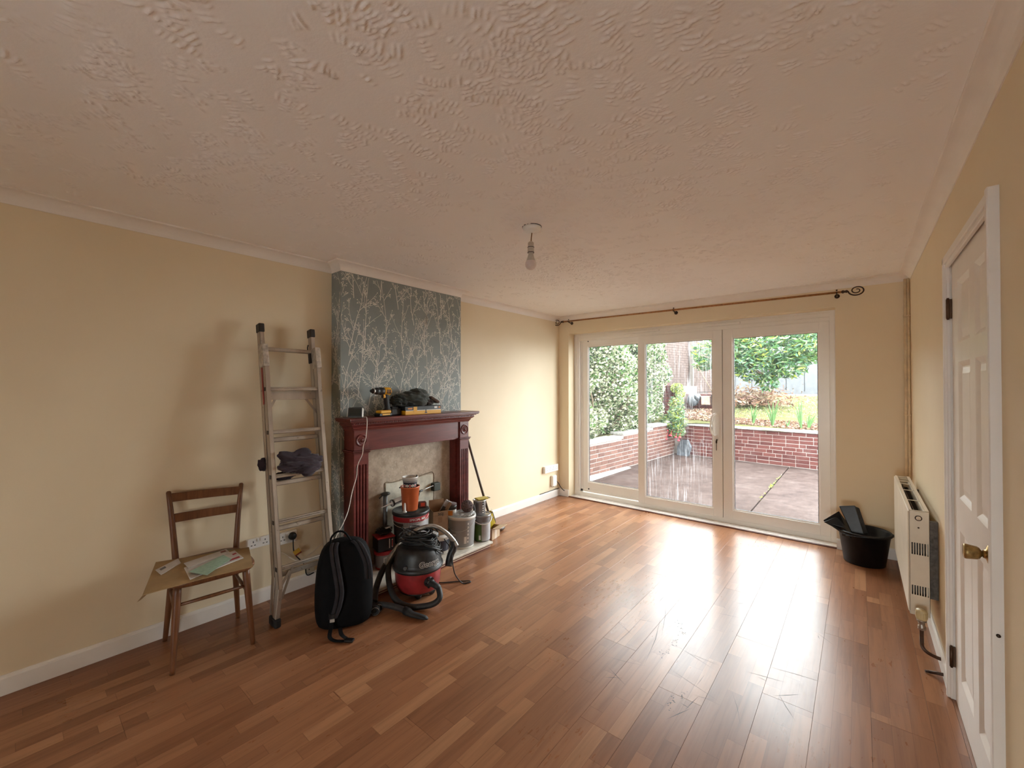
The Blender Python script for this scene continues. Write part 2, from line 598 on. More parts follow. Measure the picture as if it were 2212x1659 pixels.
# ------------------------------------------------------------------ ceiling: hand-combed plaster relief
def ceiling_mesh():
    xs = np.linspace(-.02, W+.02, 830)
    ys = np.concatenate([np.linspace(YN-.05, -.12, 12)[:-1], np.arange(-.12, 2.1, .0039), np.arange(2.1, 3.2, .0050), np.arange(3.2, D+.05, .0068)])
    nx, ny = len(xs), len(ys)
    H = np.zeros((ny, nx), np.float32)
    dx = xs[1]-xs[0]
    r = np.random.default_rng(21)
    P, A = [], []
    # clusters of short curved comb marks, thick over the middle of the room and thinning towards the left wall
    cents = []
    for k in range(3600):
        cx_, cy_ = r.uniform(.0, W-.12), r.uniform(-.1, D-.1)
        dens = .22+.78*min(1, max(0, (cx_-.15)/1.1))
        if cx_ > W-.45: dens *= .45
        dens *= .72+.40*math.sin(cx_*4.1+1.3*math.sin(cy_*2.3))*math.cos(cy_*3.3+.7)
        if r.random() > dens: continue
        cents.append((cx_, cy_))
    for (cx_, cy_) in cents:
        th = 1.1*math.sin(cx_*1.7+cy_*.9)+.9*math.cos(cy_*1.9-cx_*.6)+r.normal(0, .55)
        n = int(r.integers(3, 9))
        sp = r.uniform(.012, .020)
        R = r.uniform(.06, .22)*r.choice((-1, 1))
        fan = r.normal(0, .10)
        for i in range(n):
            a = th+fan*(i-n/2)
            px = cx_+math.cos(th+math.pi/2)*sp*(i-n/2)+r.normal(0, .003)
            py = cy_+math.sin(th+math.pi/2)*sp*(i-n/2)+r.normal(0, .003)
            L = r.uniform(.015, .062)
            m = max(6, int(L/.0028))
            t = np.linspace(-.5, .5, m)
            ang = a+t*L/R
            X = px+np.cumsum(np.cos(ang))*L/m
            Y = py+np.cumsum(np.sin(ang))*L/m
            amp = r.uniform(.0022, .0062)*np.clip(np.cos(t*math.pi)*1.3, 0, 1)*(.6+.8*r.random(m))
            P.append(np.stack([X, Y], 1)); A.append(amp)
    P = np.concatenate(P); A = np.concatenate(A)
    iy = np.searchsorted(ys, P[:, 1])
    ix = ((P[:, 0]-xs[0])/dx).astype(int)
    s2 = 2*.0029**2
    for oy in range(-3, 4):
        for ox in range(-3, 4):
            jy, jx = np.clip(iy+oy, 0, ny-1), np.clip(ix+ox, 0, nx-1)
            d2 = (xs[jx]-P[:, 0])**2+(ys[jy]-P[:, 1])**2
            np.maximum.at(H, (jy, jx), (A*np.exp(-d2/s2)).astype(np.float32))
    # gentle unevenness of the coat
    gx, gy = np.meshgrid(xs, ys)
    H += .0010*np.sin(gx*9+2*np.sin(gy*5)).astype(np.float32)*np.sin(gy*8+1.5*np.sin(gx*6)).astype(np.float32)
    H += r.normal(0, .00010, H.shape).astype(np.float32)
    V = np.stack([gx, gy, HZ-H], -1).reshape(-1, 3)
    idx = np.arange(nx*ny).reshape(ny, nx)
    F = np.stack([idx[:-1, :-1], idx[1:, :-1], idx[1:, 1:], idx[:-1, 1:]], -1).reshape(-1, 4)
    return V, F
V, F = ceiling_mesh()
ceiling = raw_mesh('ceiling', V, F, M_CEIL, smooth=True)
tag(ceiling, 'white ceiling with combed plaster texture', kind='structure')
b = MB(); b.box((-.15, YN-.15, HZ+.02), (W+.15, 5.0, HZ+.24))
b.build('ceiling_backing', M_CEIL, ceiling)

# ------------------------------------------------------------------ coving and skirting, swept with mitred corners
def sweep(path, prof, closed=False):
    """path of (x,y) wall corners, room on the left-hand side; prof of (out, z). returns one MB per straight run"""
    n = len(path)
    P = [Vector((p[0], p[1])) for p in path]
    runs = []
    def nrm(a, c):
        d = (c-a).normalized()
        return Vector((d.y, -d.x))
    mit = []
    for i in range(n):
        ns = []
        if i > 0: ns.append(nrm(P[i-1], P[i]))
        if i < n-1: ns.append(nrm(P[i], P[i+1]))
        m = ns[0] if len(ns) == 1 else (ns[0]+ns[1])/(1+ns[0].dot(ns[1]))
        mit.append(m)
    for i in range(n-1):
        mb = MB()
        va = [(*(P[i]+mit[i]*o), z) for (o, z) in prof]
        vb = [(*(P[i+1]+mit[i+1]*o), z) for (o, z) in prof]
        k = len(prof)
        mb.add(va+vb, [(j, j+1, k+j+1, k+j) for j in range(k-1)]+[tuple(range(k)), tuple(range(k, 2*k))], False)
        runs.append(mb)
    return runs
loop = [(0, YN), (0, CY0), (CX, CY0), (CX, CY1), (0, CY1), (0, D), (W, D), (W, YN), (0, YN)]
cv, cz = .066, HZ-.0025
prof = [(-.004, HC), (.004, HC), (.004, HC+.006)]+[(.006+.056*(1-math.cos(a)), HC+.006+.050*math.sin(a)) for a in [i*math.pi/2/9 for i in range(1, 10)]]+[(cv, cz-.004), (cv, cz+.006), (-.004, cz+.006)]
for i, mb in enumerate(sweep(loop, prof)):
    o = struct('trim_%d' % (i+1), mb, M_COVE, ['white plaster coving above the chair', 'short return of coving on the chimney breast side', 'white coving across the chimney breast front', 'short far return of coving on the chimney breast', 'white coving between chimney breast and patio doors', 'white coving above the curtain pole', 'white coving above the panel door', 'white coving behind the viewer'][i])
sk = [(-.004, 0.001), (.015, 0.001), (.015, .078), (.012, .086), (.006, .092), (-.004, .092)]
seg = {'left_near': [(0, YN), (0, CY0)], 'left_far': [(0, CY1), (0, D), (OX0, D)], 'right_far': [(OX1, D), (W, D), (W, DY1+.022)], 'right_near': [(W, DY0-.03), (W, YN)]}
lab = {'left_near': 'white skirting board behind the chair', 'left_far': 'white skirting board between fireplace and patio doors', 'right_far': 'white skirting board behind the radiator', 'right_near': 'white skirting board nearer than the panel door'}
for k, pth in seg.items():
    runs = sweep(pth, sk)
    b = MB()
    for mb in runs: b.add(mb.v, mb.f)
    struct('baseboard_'+k, b, M_WHITE, lab[k])

# scuffs and scratches worn into the laminate
b = MB()
_scr = [((2.022, 1.804), (2.049, 2.725)), ((2.235, 2.035), (2.13, 2.571)), ((2.218, 2.33), (2.075, 2.827)), ((2.309, 2.322), (2.543, 2.236)), ((2.362, 2.296), (2.547, 2.293)), ((2.488, 1.992), (2.581, 2.02)), ((2.026, 1.983), (2.254, 2.051)), ((2.646, 2.33), (2.819, 2.365)), ((2.73, 2.445), (2.958, 2.48)), ((2.622, 2.142), (2.703, 1.928)), ((2.327, 2.111), (2.61, 2.019)), ((1.934, 2.341), (2.091, 2.253)), ((2.794, 2.264), (2.881, 2.107))]
_rs = random.Random(77)
for _k in range(26):
    _x, _y, _a = _rs.uniform(1.9, 3.0), _rs.uniform(1.7, 3.3), _rs.uniform(0, 3.14)
    _L = _rs.uniform(.04, .16)
    _scr.append(((_x, _y), (_x+math.cos(_a)*_L, _y+math.sin(_a)*_L)))
for (_p, _q) in _scr:
    d = Vector(_q)-Vector(_p); n = Vector((-d.y, d.x)).normalized()*_rs.uniform(.0007, .0016)
    m_ = (Vector(_p)+Vector(_q))/2+Vector((-d.y, d.x))*_rs.uniform(-.03, .03)
    b.add([(*(Vector(_p)), .00025), (*(m_-n), .00025), (*Vector(_q), .00025), (*(m_+n), .00025)], [(0, 1, 2, 3)])
for (_x, _y) in [(2.241, 2.562), (2.266, 2.537), (2.29, 2.477), (2.287, 2.375), (2.288, 2.331), (2.28, 2.244), (2.274, 2.204), (2.452, 1.97), (2.429, 1.905), (2.427, 1.845)]:
    for _k in range(9):
        _a = _rs.uniform(0, 6.28); _r0 = _rs.uniform(.0012, .0036)
        _cx, _cy = _x+_rs.gauss(0, .012), _y+_rs.gauss(0, .022)
        b.add([(_cx+_r0*math.cos(_a+k*1.57)*(1.8 if k % 2 else .8), _cy+_r0*math.sin(_a+k*1.57)*(1.8 if k % 2 else .8), .00025) for k in range(4)], [(0, 1, 2, 3)])
_o = b.build('scuff_marks', simple('dark_scuff', (.030, .020, .015, 1), .6), floor)
_o['kind'] = 'stuff'
b = MB(); b.box((W-.004, DY0-.0, -.012), (W+.055, DY1, -.0012))
b.build('door_threshold', simple('worn_oak_threshold', (.25, .115, .055, 1), .35), floor)
# ------------------------------------------------------------------ patio doors
def glass_mat(name, streaks):
    t = NT(name)
    tr = t.n('BsdfTransparent')
    tr.inputs['Color'].default_value = (.96, .975, .965, 1)
    gl = t.n('BsdfGlossy')
    gl.inputs['Roughness'].default_value = .015
    lw = t.n('LayerWeight')
    lw.inputs['Blend'].default_value = .35
    mx = t.n('MixShader')
    t.l(t.math('MULTIPLY', lw.outputs['Fresnel'], .55, clamp=True), mx.inputs[0])
    t.l(tr.outputs[0], mx.inputs[1]); t.l(gl.outputs[0], mx.inputs[2])
    # dried water marks: a milky film that scatters daylight
    df = t.n('BsdfTranslucent')
    df.inputs['Color'].default_value = (.9, .9, .92, 1)
    d2 = t.n('BsdfDiffuse')
    d2.inputs['Color'].default_value = (.8, .8, .82, 1)
    dm = t.n('MixShader')
    dm.inputs[0].default_value = .35
    t.l(df.outputs[0], dm.inputs[1]); t.l(d2.outputs[0], dm.inputs[2])
    v = t.noise(1.0, 5, .65, t.mapping((62, 1, 2.6)))
    s = t.math('MULTIPLY', t.math('SUBTRACT', v, .50), 3.2, clamp=True)
    patch = t.math('MULTIPLY', t.math('SUBTRACT', t.noise(1.1, 3, .5, t.mapping((2.2, 1, 1.1), loc=(.4, 0, .35))), .44), 5, clamp=True)
    film = t.math('ADD', .003, t.math('MULTIPLY', t.math('MULTIPLY', s, patch), streaks), clamp=True)
    m2 = t.n('MixShader')
    t.l(film, m2.inputs[0]); t.l(mx.outputs[0], m2.inputs[1]); t.l(dm.outputs[0], m2.inputs[2])
    t.l(m2.outputs[0], t.out.inputs['Surface'])
    return t.m
M_GLASS = glass_mat('clear_glass', .015)
M_GLASS_DIRTY = glass_mat('water_marked_glass', .34)
M_GASKET = simple('black_rubber_seal', (.015, .016, .02, 1), .6)
M_ALU = simple('grey_spacer', (.55, .56, .56, 1), .4, .6)
M_BRASS = simple('aged_brass', (.42, .27, .10, 1), .32, .9, var=.3, vscale=60)
M_DARKMETAL = simple('dark_bronze_metal', (.055, .038, .028, 1), .4, .7)

patio = thing('door_1', 'white framed patio doors with three tall panes onto the garden', None, (1.545, 4.80, 0), kind='structure')
FY0, FY1 = 4.80, 4.875
b = MB()
b.box((OX0, FY0-.0, .0), (.232, FY1, OZ)); b.box((2.890, FY0, .0), (OX1, FY1, OZ))
b.box((.232, FY0, 2.052), (2.890, FY1, OZ)); b.box((.232, FY0, .0), (2.890, FY1+.03, .052))
b.box((.232, FY0+.012, 2.085), (2.89, FY0-.006, 2.093)); b.box((.232, FY0+.012, 2.126), (2.89, FY0-.006, 2.132))
b.box((.158, FY0+.01, .05), (.166, FY0-.008, OZ-.01)); b.box((.205, FY0+.01, .05), (.212, FY0-.008, OZ-.03))
b.box((2.922, FY0+.01, .05), (2.930, FY0-.008, OZ-.01))
b.build('outer_frame', M_UPVC, patio, bevel=.002)
def sash(x0, x1, z0, z1, gx0, gx1, gz0, gz1, y, gm, lab):
    b = MB()
    t = .045
    b.box((x0, y, z0), (gx0, y+t, z1)); b.box((gx1, y, z0), (x1, y+t, z1))
    b.box((gx0, y, z0), (gx1, y+t, gz0)); b.box((gx0, y, gz1), (gx1, y+t, z1))
    s = b.build('sash', M_UPVC, patio, bevel=.003)
    s['label'] = lab
    b = MB()                                   # glazing bead, set in
    e = .012
    for (a, c) in (((gx0, gz0), (gx0+e, gz1)), ((gx1-e, gz0), (gx1, gz1)), ((gx0+e, gz0), (gx1-e, gz0+e)), ((gx0+e, gz1-e), (gx1-e, gz1))):
        b.box((a[0], y+.010, a[1]), (c[0], y+.024, c[1]))
    b.build('glazing_bead', M_UPVC, s)
    b = MB()
    for (a, c) in (((gx0+e, gz0+e), (gx0+e+.004, gz1-e)), ((gx1-e-.004, gz0+e), (gx1-e, gz1-e)), ((gx0+e, gz0+e), (gx1-e, gz0+e+.003)), ((gx0+e, gz1-e-.003), (gx1-e, gz1-e))):
        b.box((a[0], y+.017, a[1]), (c[0], y+.026, c[1]))
    b.build('seal', M_GASKET, s)
    b = MB()
    b.box((gx0+e*.5, y+.024, gz0+e*.5), (gx1-e*.5, y+.028, gz1-e*.5))
    g = b.build('pane', gm, s)
    return s
s1 = sash(.262, 1.10, .085, 2.045, .335, 1.055, .188, 1.982, FY0+.036, M_GLASS, 'fixed left panel of the patio doors')
s2 = sash(1.047, 1.979, .054, 2.050, 1.133, 1.888, .138, 1.966, FY0-.014, M_GLASS_DIRTY, 'middle sliding panel with the handle')
s3 = sash(1.983, 2.890, .054, 2.050, 2.076, 2.813, .150, 1.962, FY0-.010, M_GLASS, 'right panel of the patio doors')
b = MB(); b.box((1.970, FY0+.004, .054), (1.992, FY0+.012, 2.05)); b.build('meeting_seal', M_GASKET, patio)
b = MB(); b.box((.232, FY0+.03, .06), (1.06, FY0+.075, .09)); b.box((.232, FY0+.03, .05), (.262, FY0+.075, 2.05)); b.box((.262, FY0+.03, 2.04), (1.06, FY0+.075, 2.06))
b.build('slide_track', M_UPVC, patio, bevel=.002)
for (xa, xb) in ((.864, 1.307), (1.791, 2.153)):
    b = MB()
    b.box((xa, FY0-.016, 2.097), (xb, FY0+.002, 2.121), ch=.004)
    b.box((xa+.005, FY0-.020, 2.104), (xb-.005, FY0-.012, 2.108))
    b.build('trickle_vent', M_UPVC, patio)
for z in (2.047, .1):
    b = MB(); b.lathe([(0, 0), (.009, 0), (.009, .006), (0, .007)], seg=14, T=frame_T((.347, FY0+.036, z), (1,0,0), (0,0,1), (0,-1,0)))
    b.build('screw_cap', M_GASKET, patio)
b = MB()                                       # pull handle on the middle panel
b.box((1.905, FY0-.026, .89), (1.952, FY0-.013, 1.165), ch=.004)
hb = b.build('handle_plate', M_UPVC, s2)
b = MB()
b.tube(smooth_path([(1.925, FY0-.02, 1.150), (1.915, FY0-.060, 1.152), (1.892, FY0-.072, 1.125), (1.878, FY0-.074, 1.04), (1.884, FY0-.072, .965), (1.905, FY0-.062, .925), (1.925, FY0-.02, .922)], 6), .0095, 10)
b.build('handle', M_UPVC, s2)
b = MB(); b.tube([(1.928, FY0-.02, 1.04), (1.928, FY0-.036, 1.04)], .014, 12); b.bar((1.928, FY0-.034, 1.04), (1.946, FY0-.034, 1.075), .010, .006, (0,1,0))
b.build('latch', M_UPVC, s2)
b = MB(); b.lathe([(0, 0), (.008, 0), (.008, .010), (0, .010)], seg=12, T=frame_T((1.927, FY0-.024, .875), (1,0,0), (0,0,1), (0,-1,0)))
b.box((1.924, FY0-.052, .868), (1.930, FY0-.034, .884)); b.box((1.919, FY0-.048, .842), (1.935, FY0-.044, .870)); b.box((1.924, FY0-.048, .765), (1.930, FY0-.045, .845))
b.build('key', M_DARKMETAL, s2)
# threshold: white sill board, and the dark wooden bar along the laminate edge
b = MB(); b.box((OX0+.001, D+.012, -.06), (OX1-.001, FY0, .008), ch=.003)
struct('trim_9', b, simple('scuffed_white_sill', (.72, .67, .62, 1), .4, var=.18, vscale=30), 'scuffed white threshold board below the patio doors')
b = MB(); b.box((OX0-.03, D-.012, -.02), (OX1+.02, D+.016, .010), ch=.005)
struct('trim_10', b, simple('mahogany_edge_bar', (.10, .028, .014, 1), .35, var=.3, vscale=40), 'dark wooden edging bar between laminate and threshold')

# ------------------------------------------------------------------ curtain pole
pole = thing('curtain_pole', 'thin brass curtain pole with spiral finials above the patio doors', 'curtain pole', (1.55, D-.08, 2.288))
M_POLE = simple('worn_brass_pole', (.34, .155, .05, 1), .4, .35, var=.3, vscale=40)
pz = lambda x: 2.300-.0112*x
b = MB(); b.tube([(.13, D-.08, pz(.13)), (1.545, D-.08, pz(1.545)), (2.985, D-.08, pz(2.985))], .0095, 12)
b.tube([(1.53, D-.08, pz(1.53)), (1.56, D-.08, pz(1.56))], .0125, 12)
b.build('rod', M_POLE, pole)
for x in (.205, 1.545, 2.953):
    b = MB()
    b.tube([(x, D+.002, pz(x)-.02), (x, D-.03, pz(x)-.02), (x, D-.07, pz(x)-.014)], .006, 8)
    b.lathe([(0, 0), (.020, 0), (.018, .006), (0, .008)], seg=16, T=frame_T((x, D, pz(x)-.02), (1,0,0), (0,0,1), (0,-1,0)))
    b.tube(arc((x, D-.08, pz(x)), .0145, math.radians(-200), math.radians(20), 10, (0,1,0), (0,0,1)), .004, 8)
    b.lathe([(0, -.004), (.006, -.004), (.007, .006), (0, .008)], (x, D-.08, pz(x)+.018), 10)
    b.build('bracket', M_DARKMETAL, pole)
def finial(x, sgn):
    b = MB()
    z = pz(x)
    b.tube([(x, D-.08, z), (x+sgn*.012, D-.08, z), (x+sgn*.018, D-.08, z), (x+sgn*.03, D-.08, z), (x+sgn*.034, D-.08, z), (x+sgn*.046, D-.08, z)], [.010, .0155, .010, .010, .014, .007], 12)
    pts = []
    for i in range(70):
        a = math.pi + sgn*0 + i/69*3.6*math.pi
        r = 1-.80*i/69
        pts.append((x+sgn*(.046+.058+.058*r*math.cos(a)), D-.08, z+.045*r*math.sin(a)))
    b.tube(pts, [.0058-.0022*i/69 for i in range(70)], 8)
    b.build('finial', M_DARKMETAL, pole)
finial(2.985, 1); finial(.13, -1)
tag(pole, None, None)

# ------------------------------------------------------------------ panel door in the right wall
door = thing('door_2', 'white six-panel door with brass knob in the right wall', None, (W, 2.30, 0), kind='structure')
XS = W+.008
SY0, SY1, SZ = 1.925, 2.722, 2.003
def slab():
    """door leaf with six sunk panels as one face grid"""
    b = MB()
    ys = [SY0, 2.035, 2.238-.012, 2.352, 2.585, SY1]
    pan = [(2.020, 2.255), (2.375, 2.585)]
    # columns along y and rows along z that are sunk
    Yc = [(1.995, 2.232), (2.328, 2.580)]
    Zr = [(.160, .814), (.955, 1.546), (1.629, 1.900)]
    ycut = sorted({SY0, SY1, *[q for c in Yc for q in c]})
    zcut = sorted({.002, SZ, *[q for c in Zr for q in c]})
    for i in range(len(ycut)-1):
        for j in range(len(zcut)-1):
            y0, y1, z0, z1 = ycut[i], ycut[i+1], zcut[j], zcut[j+1]
            if (y0, y1) in Yc and (z0, z1) in Zr:
                # moulding: slope down, flat field, slope up
                rings = [(0, 0), (.006, -.003), (.020, -.011), (.026, -.011), (.052, -.005)]
                vs = []
                for (e, d) in rings:
                    vs += [(XS-d, y0+e, z0+e), (XS-d, y1-e, z0+e), (XS-d, y1-e, z1-e), (XS-d, y0+e, z1-e)]
                fs = []
                for k in range(len(rings)-1):
                    for q in range(4):
                        fs.append((4*k+q, 4*k+(q+1) % 4, 4*k+4+(q+1) % 4, 4*k+4+q))
                k = 4*(len(rings)-1)
                fs.append((k, k+1, k+2, k+3))
                b.add(vs, fs)
            else:
                b.add([(XS, y0, z0), (XS, y1, z0), (XS, y1, z1), (XS, y0, z1)], [(0,1,2,3)])
    b.add([(XS, SY0, .002), (XS, SY1, .002), (XS, SY1, SZ), (XS, SY0, SZ), (XS+.035, SY0, .002), (XS+.035, SY1, .002), (XS+.035, SY1, SZ), (XS+.035, SY0, SZ)], [(0,1,5,4), (1,2,6,5), (2,3,7,6), (3,0,4,7), (4,5,6,7)])
    return b
leaf = slab().build('door_leaf', M_WHITE, door)
b = MB()
XA = W-.0205
# lining, and architrave sides and head
b.box((W-.004, DY0-.002, 0), (W+.10, DY0+.012, DZ)); b.box((W-.004, SY1+.004, 0), (W+.10, DY1+.002, DZ)); b.box((W-.004, DY0, SZ+.004), (W+.10, DY1, DZ+.002))
b.box((XS+.037, SY0-.08, 0), (XS+.06, DY1, DZ))
b.build('door_lining', M_WHITE, door)
def moulded(y0, y1, z0, z1):
    b = MB()
    b.box((W+.002, y0, z0), (XA, y1, z1), ch=.003)
    return b
b = MB()
b.box((W+.002, SY1+.005, 0.001), (XA, SY1+.026, 2.038), ch=.003)
b.box((W+.002, SY1-.0, 0.001), (XA+.011, SY1+.008, 2.0), ch=.002)
b.box((W+.006, 1.818, 0.001), (W-.0265, 1.846, 2.040), ch=.003)
b.box((W+.002, 1.846, 2.006), (XA, SY1+.026, 2.038), ch=.002)
b.box((W+.002, 1.846, 1.990), (XA+.008, SY1+.010, 2.010), ch=.003)
b.build('architrave', M_WHITE, door)
for z in (1.798, .198):
    b = MB()
    b.tube([(W-.006, SY1-.006, z-.045), (W-.006, SY1-.006, z+.045)], .0065, 10)
    b.tube([(W-.006, SY1-.006, z-.050), (W-.006, SY1-.006, z+.050)], .0045, 10)
    b.box((W-.003, SY1-.006, z-.045), (XS-.0005, SY1+.003, z+.045))
    b.build('hinge', simple('aged_steel_hinge', (.11, .065, .04, 1), .45, .8), door)
# turned brass knob
def knob():
    ky, kz = 2.035, .876
    T = frame_T((XS, ky, kz), (0,1,0), (0,0,1), (-1,0,0))
    b = MB(); b.lathe([(0, 0), (.029, 0), (.031, .003), (.028, .006), (.015, .010), (.0125, .016)], seg=28, T=T)
    rose = b.build('knob_rose', M_BRASS, leaf)
    b = MB(); b.lathe([(.0095, .004), (.0095, .018), (.012, .021), (.018, .024), (.0215, .030), (.0250, .054), (.0245, .059), (.0215, .062), (0, .0625)], seg=28, T=T)
    b.build('knob', simple('tarnished_brass', (.33, .22, .085, 1), .38, .85, var=.45, vscale=70), leaf)
knob()
b = MB(); b.lathe([(0, 0), (.005, 0), (.005, .004), (0, .004)], seg=10, T=frame_T((W-.012, 1.8178, .70), (1,0,0), (0,0,1), (0,-1,0)))
b.build('screw_head', M_DARKMETAL, door)

# ------------------------------------------------------------------ corner heating pipes
M_CREAMPIPE = simple('cream_painted_pipe', (.70, .57, .38, 1), .45, var=.1, vscale=25)
pp = thing('heating_pipe', 'pair of cream painted vertical pipes in the corner above the radiator', 'pipe', (3.395, 4.630, .15))
for (x, y, r_) in ((3.396, 4.628, .0125), (3.412, 4.606, .0085)):
    b = MB(); b.tube([(x, y, .15), (x, y, 1.2), (x, y, 2.322)], r_, 12)
    b.build('pipe', M_CREAMPIPE, pp)
for z in (2.02, 1.21):
    b = MB()
    b.lathe([(.0130, -.008), (.0165, -.006), (.0165, .006), (.0130, .008)], (3.396, 4.628, z), 14)
    b.lathe([(.009, -.008), (.012, -.006), (.012, .006), (.009, .008)], (3.412, 4.606, z), 14)
    b.box((3.39, 4.628, z-.006), (3.402, 4.656, z+.006))
    b.build('pipe_clip', M_CREAMPIPE, pp)

# ------------------------------------------------------------------ radiator
M_RAD = simple('cream_radiator_enamel', (.72, .65, .53, 1), .36, var=.06, vscale=8)
M_GRIME = simple('dusty_grey_steel', (.12, .105, .09, 1), .6, .3, var=.4, vscale=60)
RX0, RX1, RY0, RY1, RZ0, RZ1 = 3.300, 3.385, 3.118, 4.290, .203, .760
rad = thing('radiator', 'cream double panel radiator on the right wall beside the bucket', 'radiator', (3.345, 3.70, .203))
b = MB(); b.box((RX0, RY0+.004, RZ0), (RX0+.011, RY1, RZ1-.006), ch=.004)
b.build('front_panel', M_RAD, rad)
b = MB(); b.box((RX1-.011, RY0+.02, RZ0+.015), (RX1, RY1-.02, RZ1-.03), ch=.004)
b.build('rear_panel', M_RAD, rad)
b = MB()                                        # near end case with two groups of slots
c0 = RX0+.006
zs = [(.300, .352), (.520, .585)]
sl = [(c0+.008+i*.0102, c0+.008+i*.0102+.0062) for i in range(7)]
xcut = sorted({c0, RX1+.001, *[q for s in sl for q in s]})
zcut = sorted({RZ0-.012, RZ1, *[q for s in zs for q in s]})
for i in range(len(xcut)-1):
    for j in range(len(zcut)-1):
        if (xcut[i], xcut[i+1]) in sl and (zcut[j], zcut[j+1]) in zs: continue
        b.box((xcut[i], RY0, zcut[j]), (xcut[i+1], RY0+.0015, zcut[j+1]))
b.box((c0, RY0, RZ1-.0015), (RX1+.001, RY0+.012, RZ1)); b.box((c0, RY0, RZ0-.012), (c0+.0015, RY0+.03, RZ1)); b.box((RX1-.0005, RY0, RZ0-.012), (RX1+.001, RY0+.03, RZ1))
b.build('end_case', M_RAD, rad)
b = MB(); b.box((c0, RY1-.004, RZ0), (RX1+.001, RY1-.0025, RZ1))
b.build('end_case', M_RAD, rad)
b = MB(); b.lathe([(0, 0), (.0105, 0), (.0105, .003), (0, .0035)], seg=20, T=frame_T((3.343, RY0, .720), (1,0,0), (0,0,1), (0,-1,0)))
plug = b.build('blanking_plug', M_RAD, rad)
b = MB(); b.lathe([(.0105, 0), (.0150, 0), (.0145, .0015), (.0105, .0018)], seg=20, T=frame_T((3.343, RY0, .720), (1,0,0), (0,0,1), (0,-1,0)))
b.build('plug_ring', M_DARKMETAL, rad)
b = MB(); b.lathe([(0, 0), (.0045, 0), (.0035, .002), (0, .0022)], seg=10, T=frame_T((3.343, RY0, .668), (1,0,0), (0,0,1), (0,-1,0)))
b.build('air_valve', M_DARKMETAL, rad)
b = MB()                                        # top grille rails and cross bars
b.box((c0, RY0+.01, RZ1-.002), (c0+.012, RY1-.003, RZ1+.0005)); b.box((RX1-.014, RY0+.01, RZ1-.002), (RX1+.001, RY1-.003, RZ1+.0005))
for y in (3.40, 3.72, 3.95, 4.06, 4.17, 4.24): b.box((c0+.01, y, RZ1-.003), (RX1-.012, y+.009, RZ1))
b.build('top_grille', M_RAD, rad)
b = MB()                                        # convector fins inside
n = 70
for i in range(n):
    y = RY0+.05+(RY1-RY0-.1)*i/n
    b.box((RX0+.014, y, RZ0+.03), (RX1-.014, y+.0012, RZ1-.07))
b.box((RX0+.042, RY0+.03, RZ0+.03), (RX0+.046, RY1-.03, RZ1-.055))
b.build('fins', M_GRIME, rad)
b = MB()
for y in (3.16, 4.10):
    b = MB(); b.box((RX1-.002, y, .28), (W-.001, y+.03, .70)); b.build('wall_bracket', M_GRIME, rad)
valve = thing('radiator_valve', 'yellowed thermostatic valve with dark bent pipe at the radiator foot', 'valve', (3.345, 3.02, .02))
b = MB(); b.lathe([(0, .060), (.020, .058), (.023, .052), (.023, .012), (.018, .004), (0, .004)], (3.345, 3.035, .200), 24)
for i in range(18):
    a = i*2*math.pi/18
    b.box((-.0025, .0215, .018), (.0025, .0245, .046), Matrix.Translation((3.345, 3.035, .200)) @ Matrix.Rotation(a, 4, 'Z'))
b.build('valve_head', simple('yellowed_plastic', (.56, .46, .26, 1), .45, var=.15), valve)
b = MB(); b.lathe([(.0, .03), (.020, .03), (.020, .022), (.013, .018), (.013, .000), (.016, -.004), (.016, -.02), (.011, -.024)], (3.345, 3.035, .176), 18)
b.tube([(3.345, 3.035, .172), (3.345, 3.08, .172), (3.345, 3.13, .20)], .012, 12)
b.build('valve_body', simple('dull_chrome', (.38, .34, .30, 1), .4, .8, var=.3, vscale=80), valve)
b = MB(); b.tube(smooth_path([(3.345, 3.035, .158), (3.345, 3.035, .10), (3.346, 3.02, .072), (3.360, 2.99, .062), (3.395, 2.965, .060), (3.421, 2.96, .060)], 6), .0085, 12)
b.build('feed_pipe', simple('dark_copper_pipe', (.085, .045, .03, 1), .42, .7, var=.3), valve)
b = MB(); b.tube([(3.36, 2.90, .008), (3.385, 2.885, .020), (3.42, 2.88, .026)], .0075, 10)
b.tube([(3.345, 2.895, .008), (3.365, 2.90, .008)], .006, 10)
b.build('pipe_stub', simple('dark_copper_pipe2', (.06, .035, .025, 1), .5, .6, var=.3), valve)

# ------------------------------------------------------------------ ceiling pendant
lamp = thing('pendant_lamp', 'bare bulb hanging from a white ceiling rose', 'lamp', (1.635, 1.886, HZ))
LX, LY = 1.630, 1.886
b = MB(); b.lathe([(0, 0), (.054, 0), (.054, -.012), (.050, -.020), (.042, -.026), (.014, -.030), (.010, -.036), (0, -.036)], (LX+.005, LY, HZ), 36)
b.build('ceiling_rose', M_UPVC, lamp)
b = MB(); b.lathe([(.054, -.0005), (.0565, -.0005), (.0565, -.003), (.054, -.003)], (LX+.005, LY, HZ), 36)
b.build('painted_shadow_ring', M_GASKET, lamp)  # solid black ring standing in for the shade between rose and ceiling
b = MB(); b.tube([(LX+.005, LY, HZ-.034), (LX+.001, LY, HZ-.06), (LX-.002, LY, HZ-.09)], .0032, 8)
b.build('flex', simple('brown_flex', (.25, .14, .06, 1), .5), lamp)
LX -= .003
b = MB(); b.lathe([(0, 0), (.007, 0), (.0165, -.007), (.0175, -.012), (.0175, -.034), (.0190, -.034), (.0190, -.064), (.0165, -.066), (0, -.066)], (LX, LY, HZ-.084), 24)
b.build('lamp_holder', simple('aged_white_bakelite', (.62, .57, .50, 1), .35), lamp)
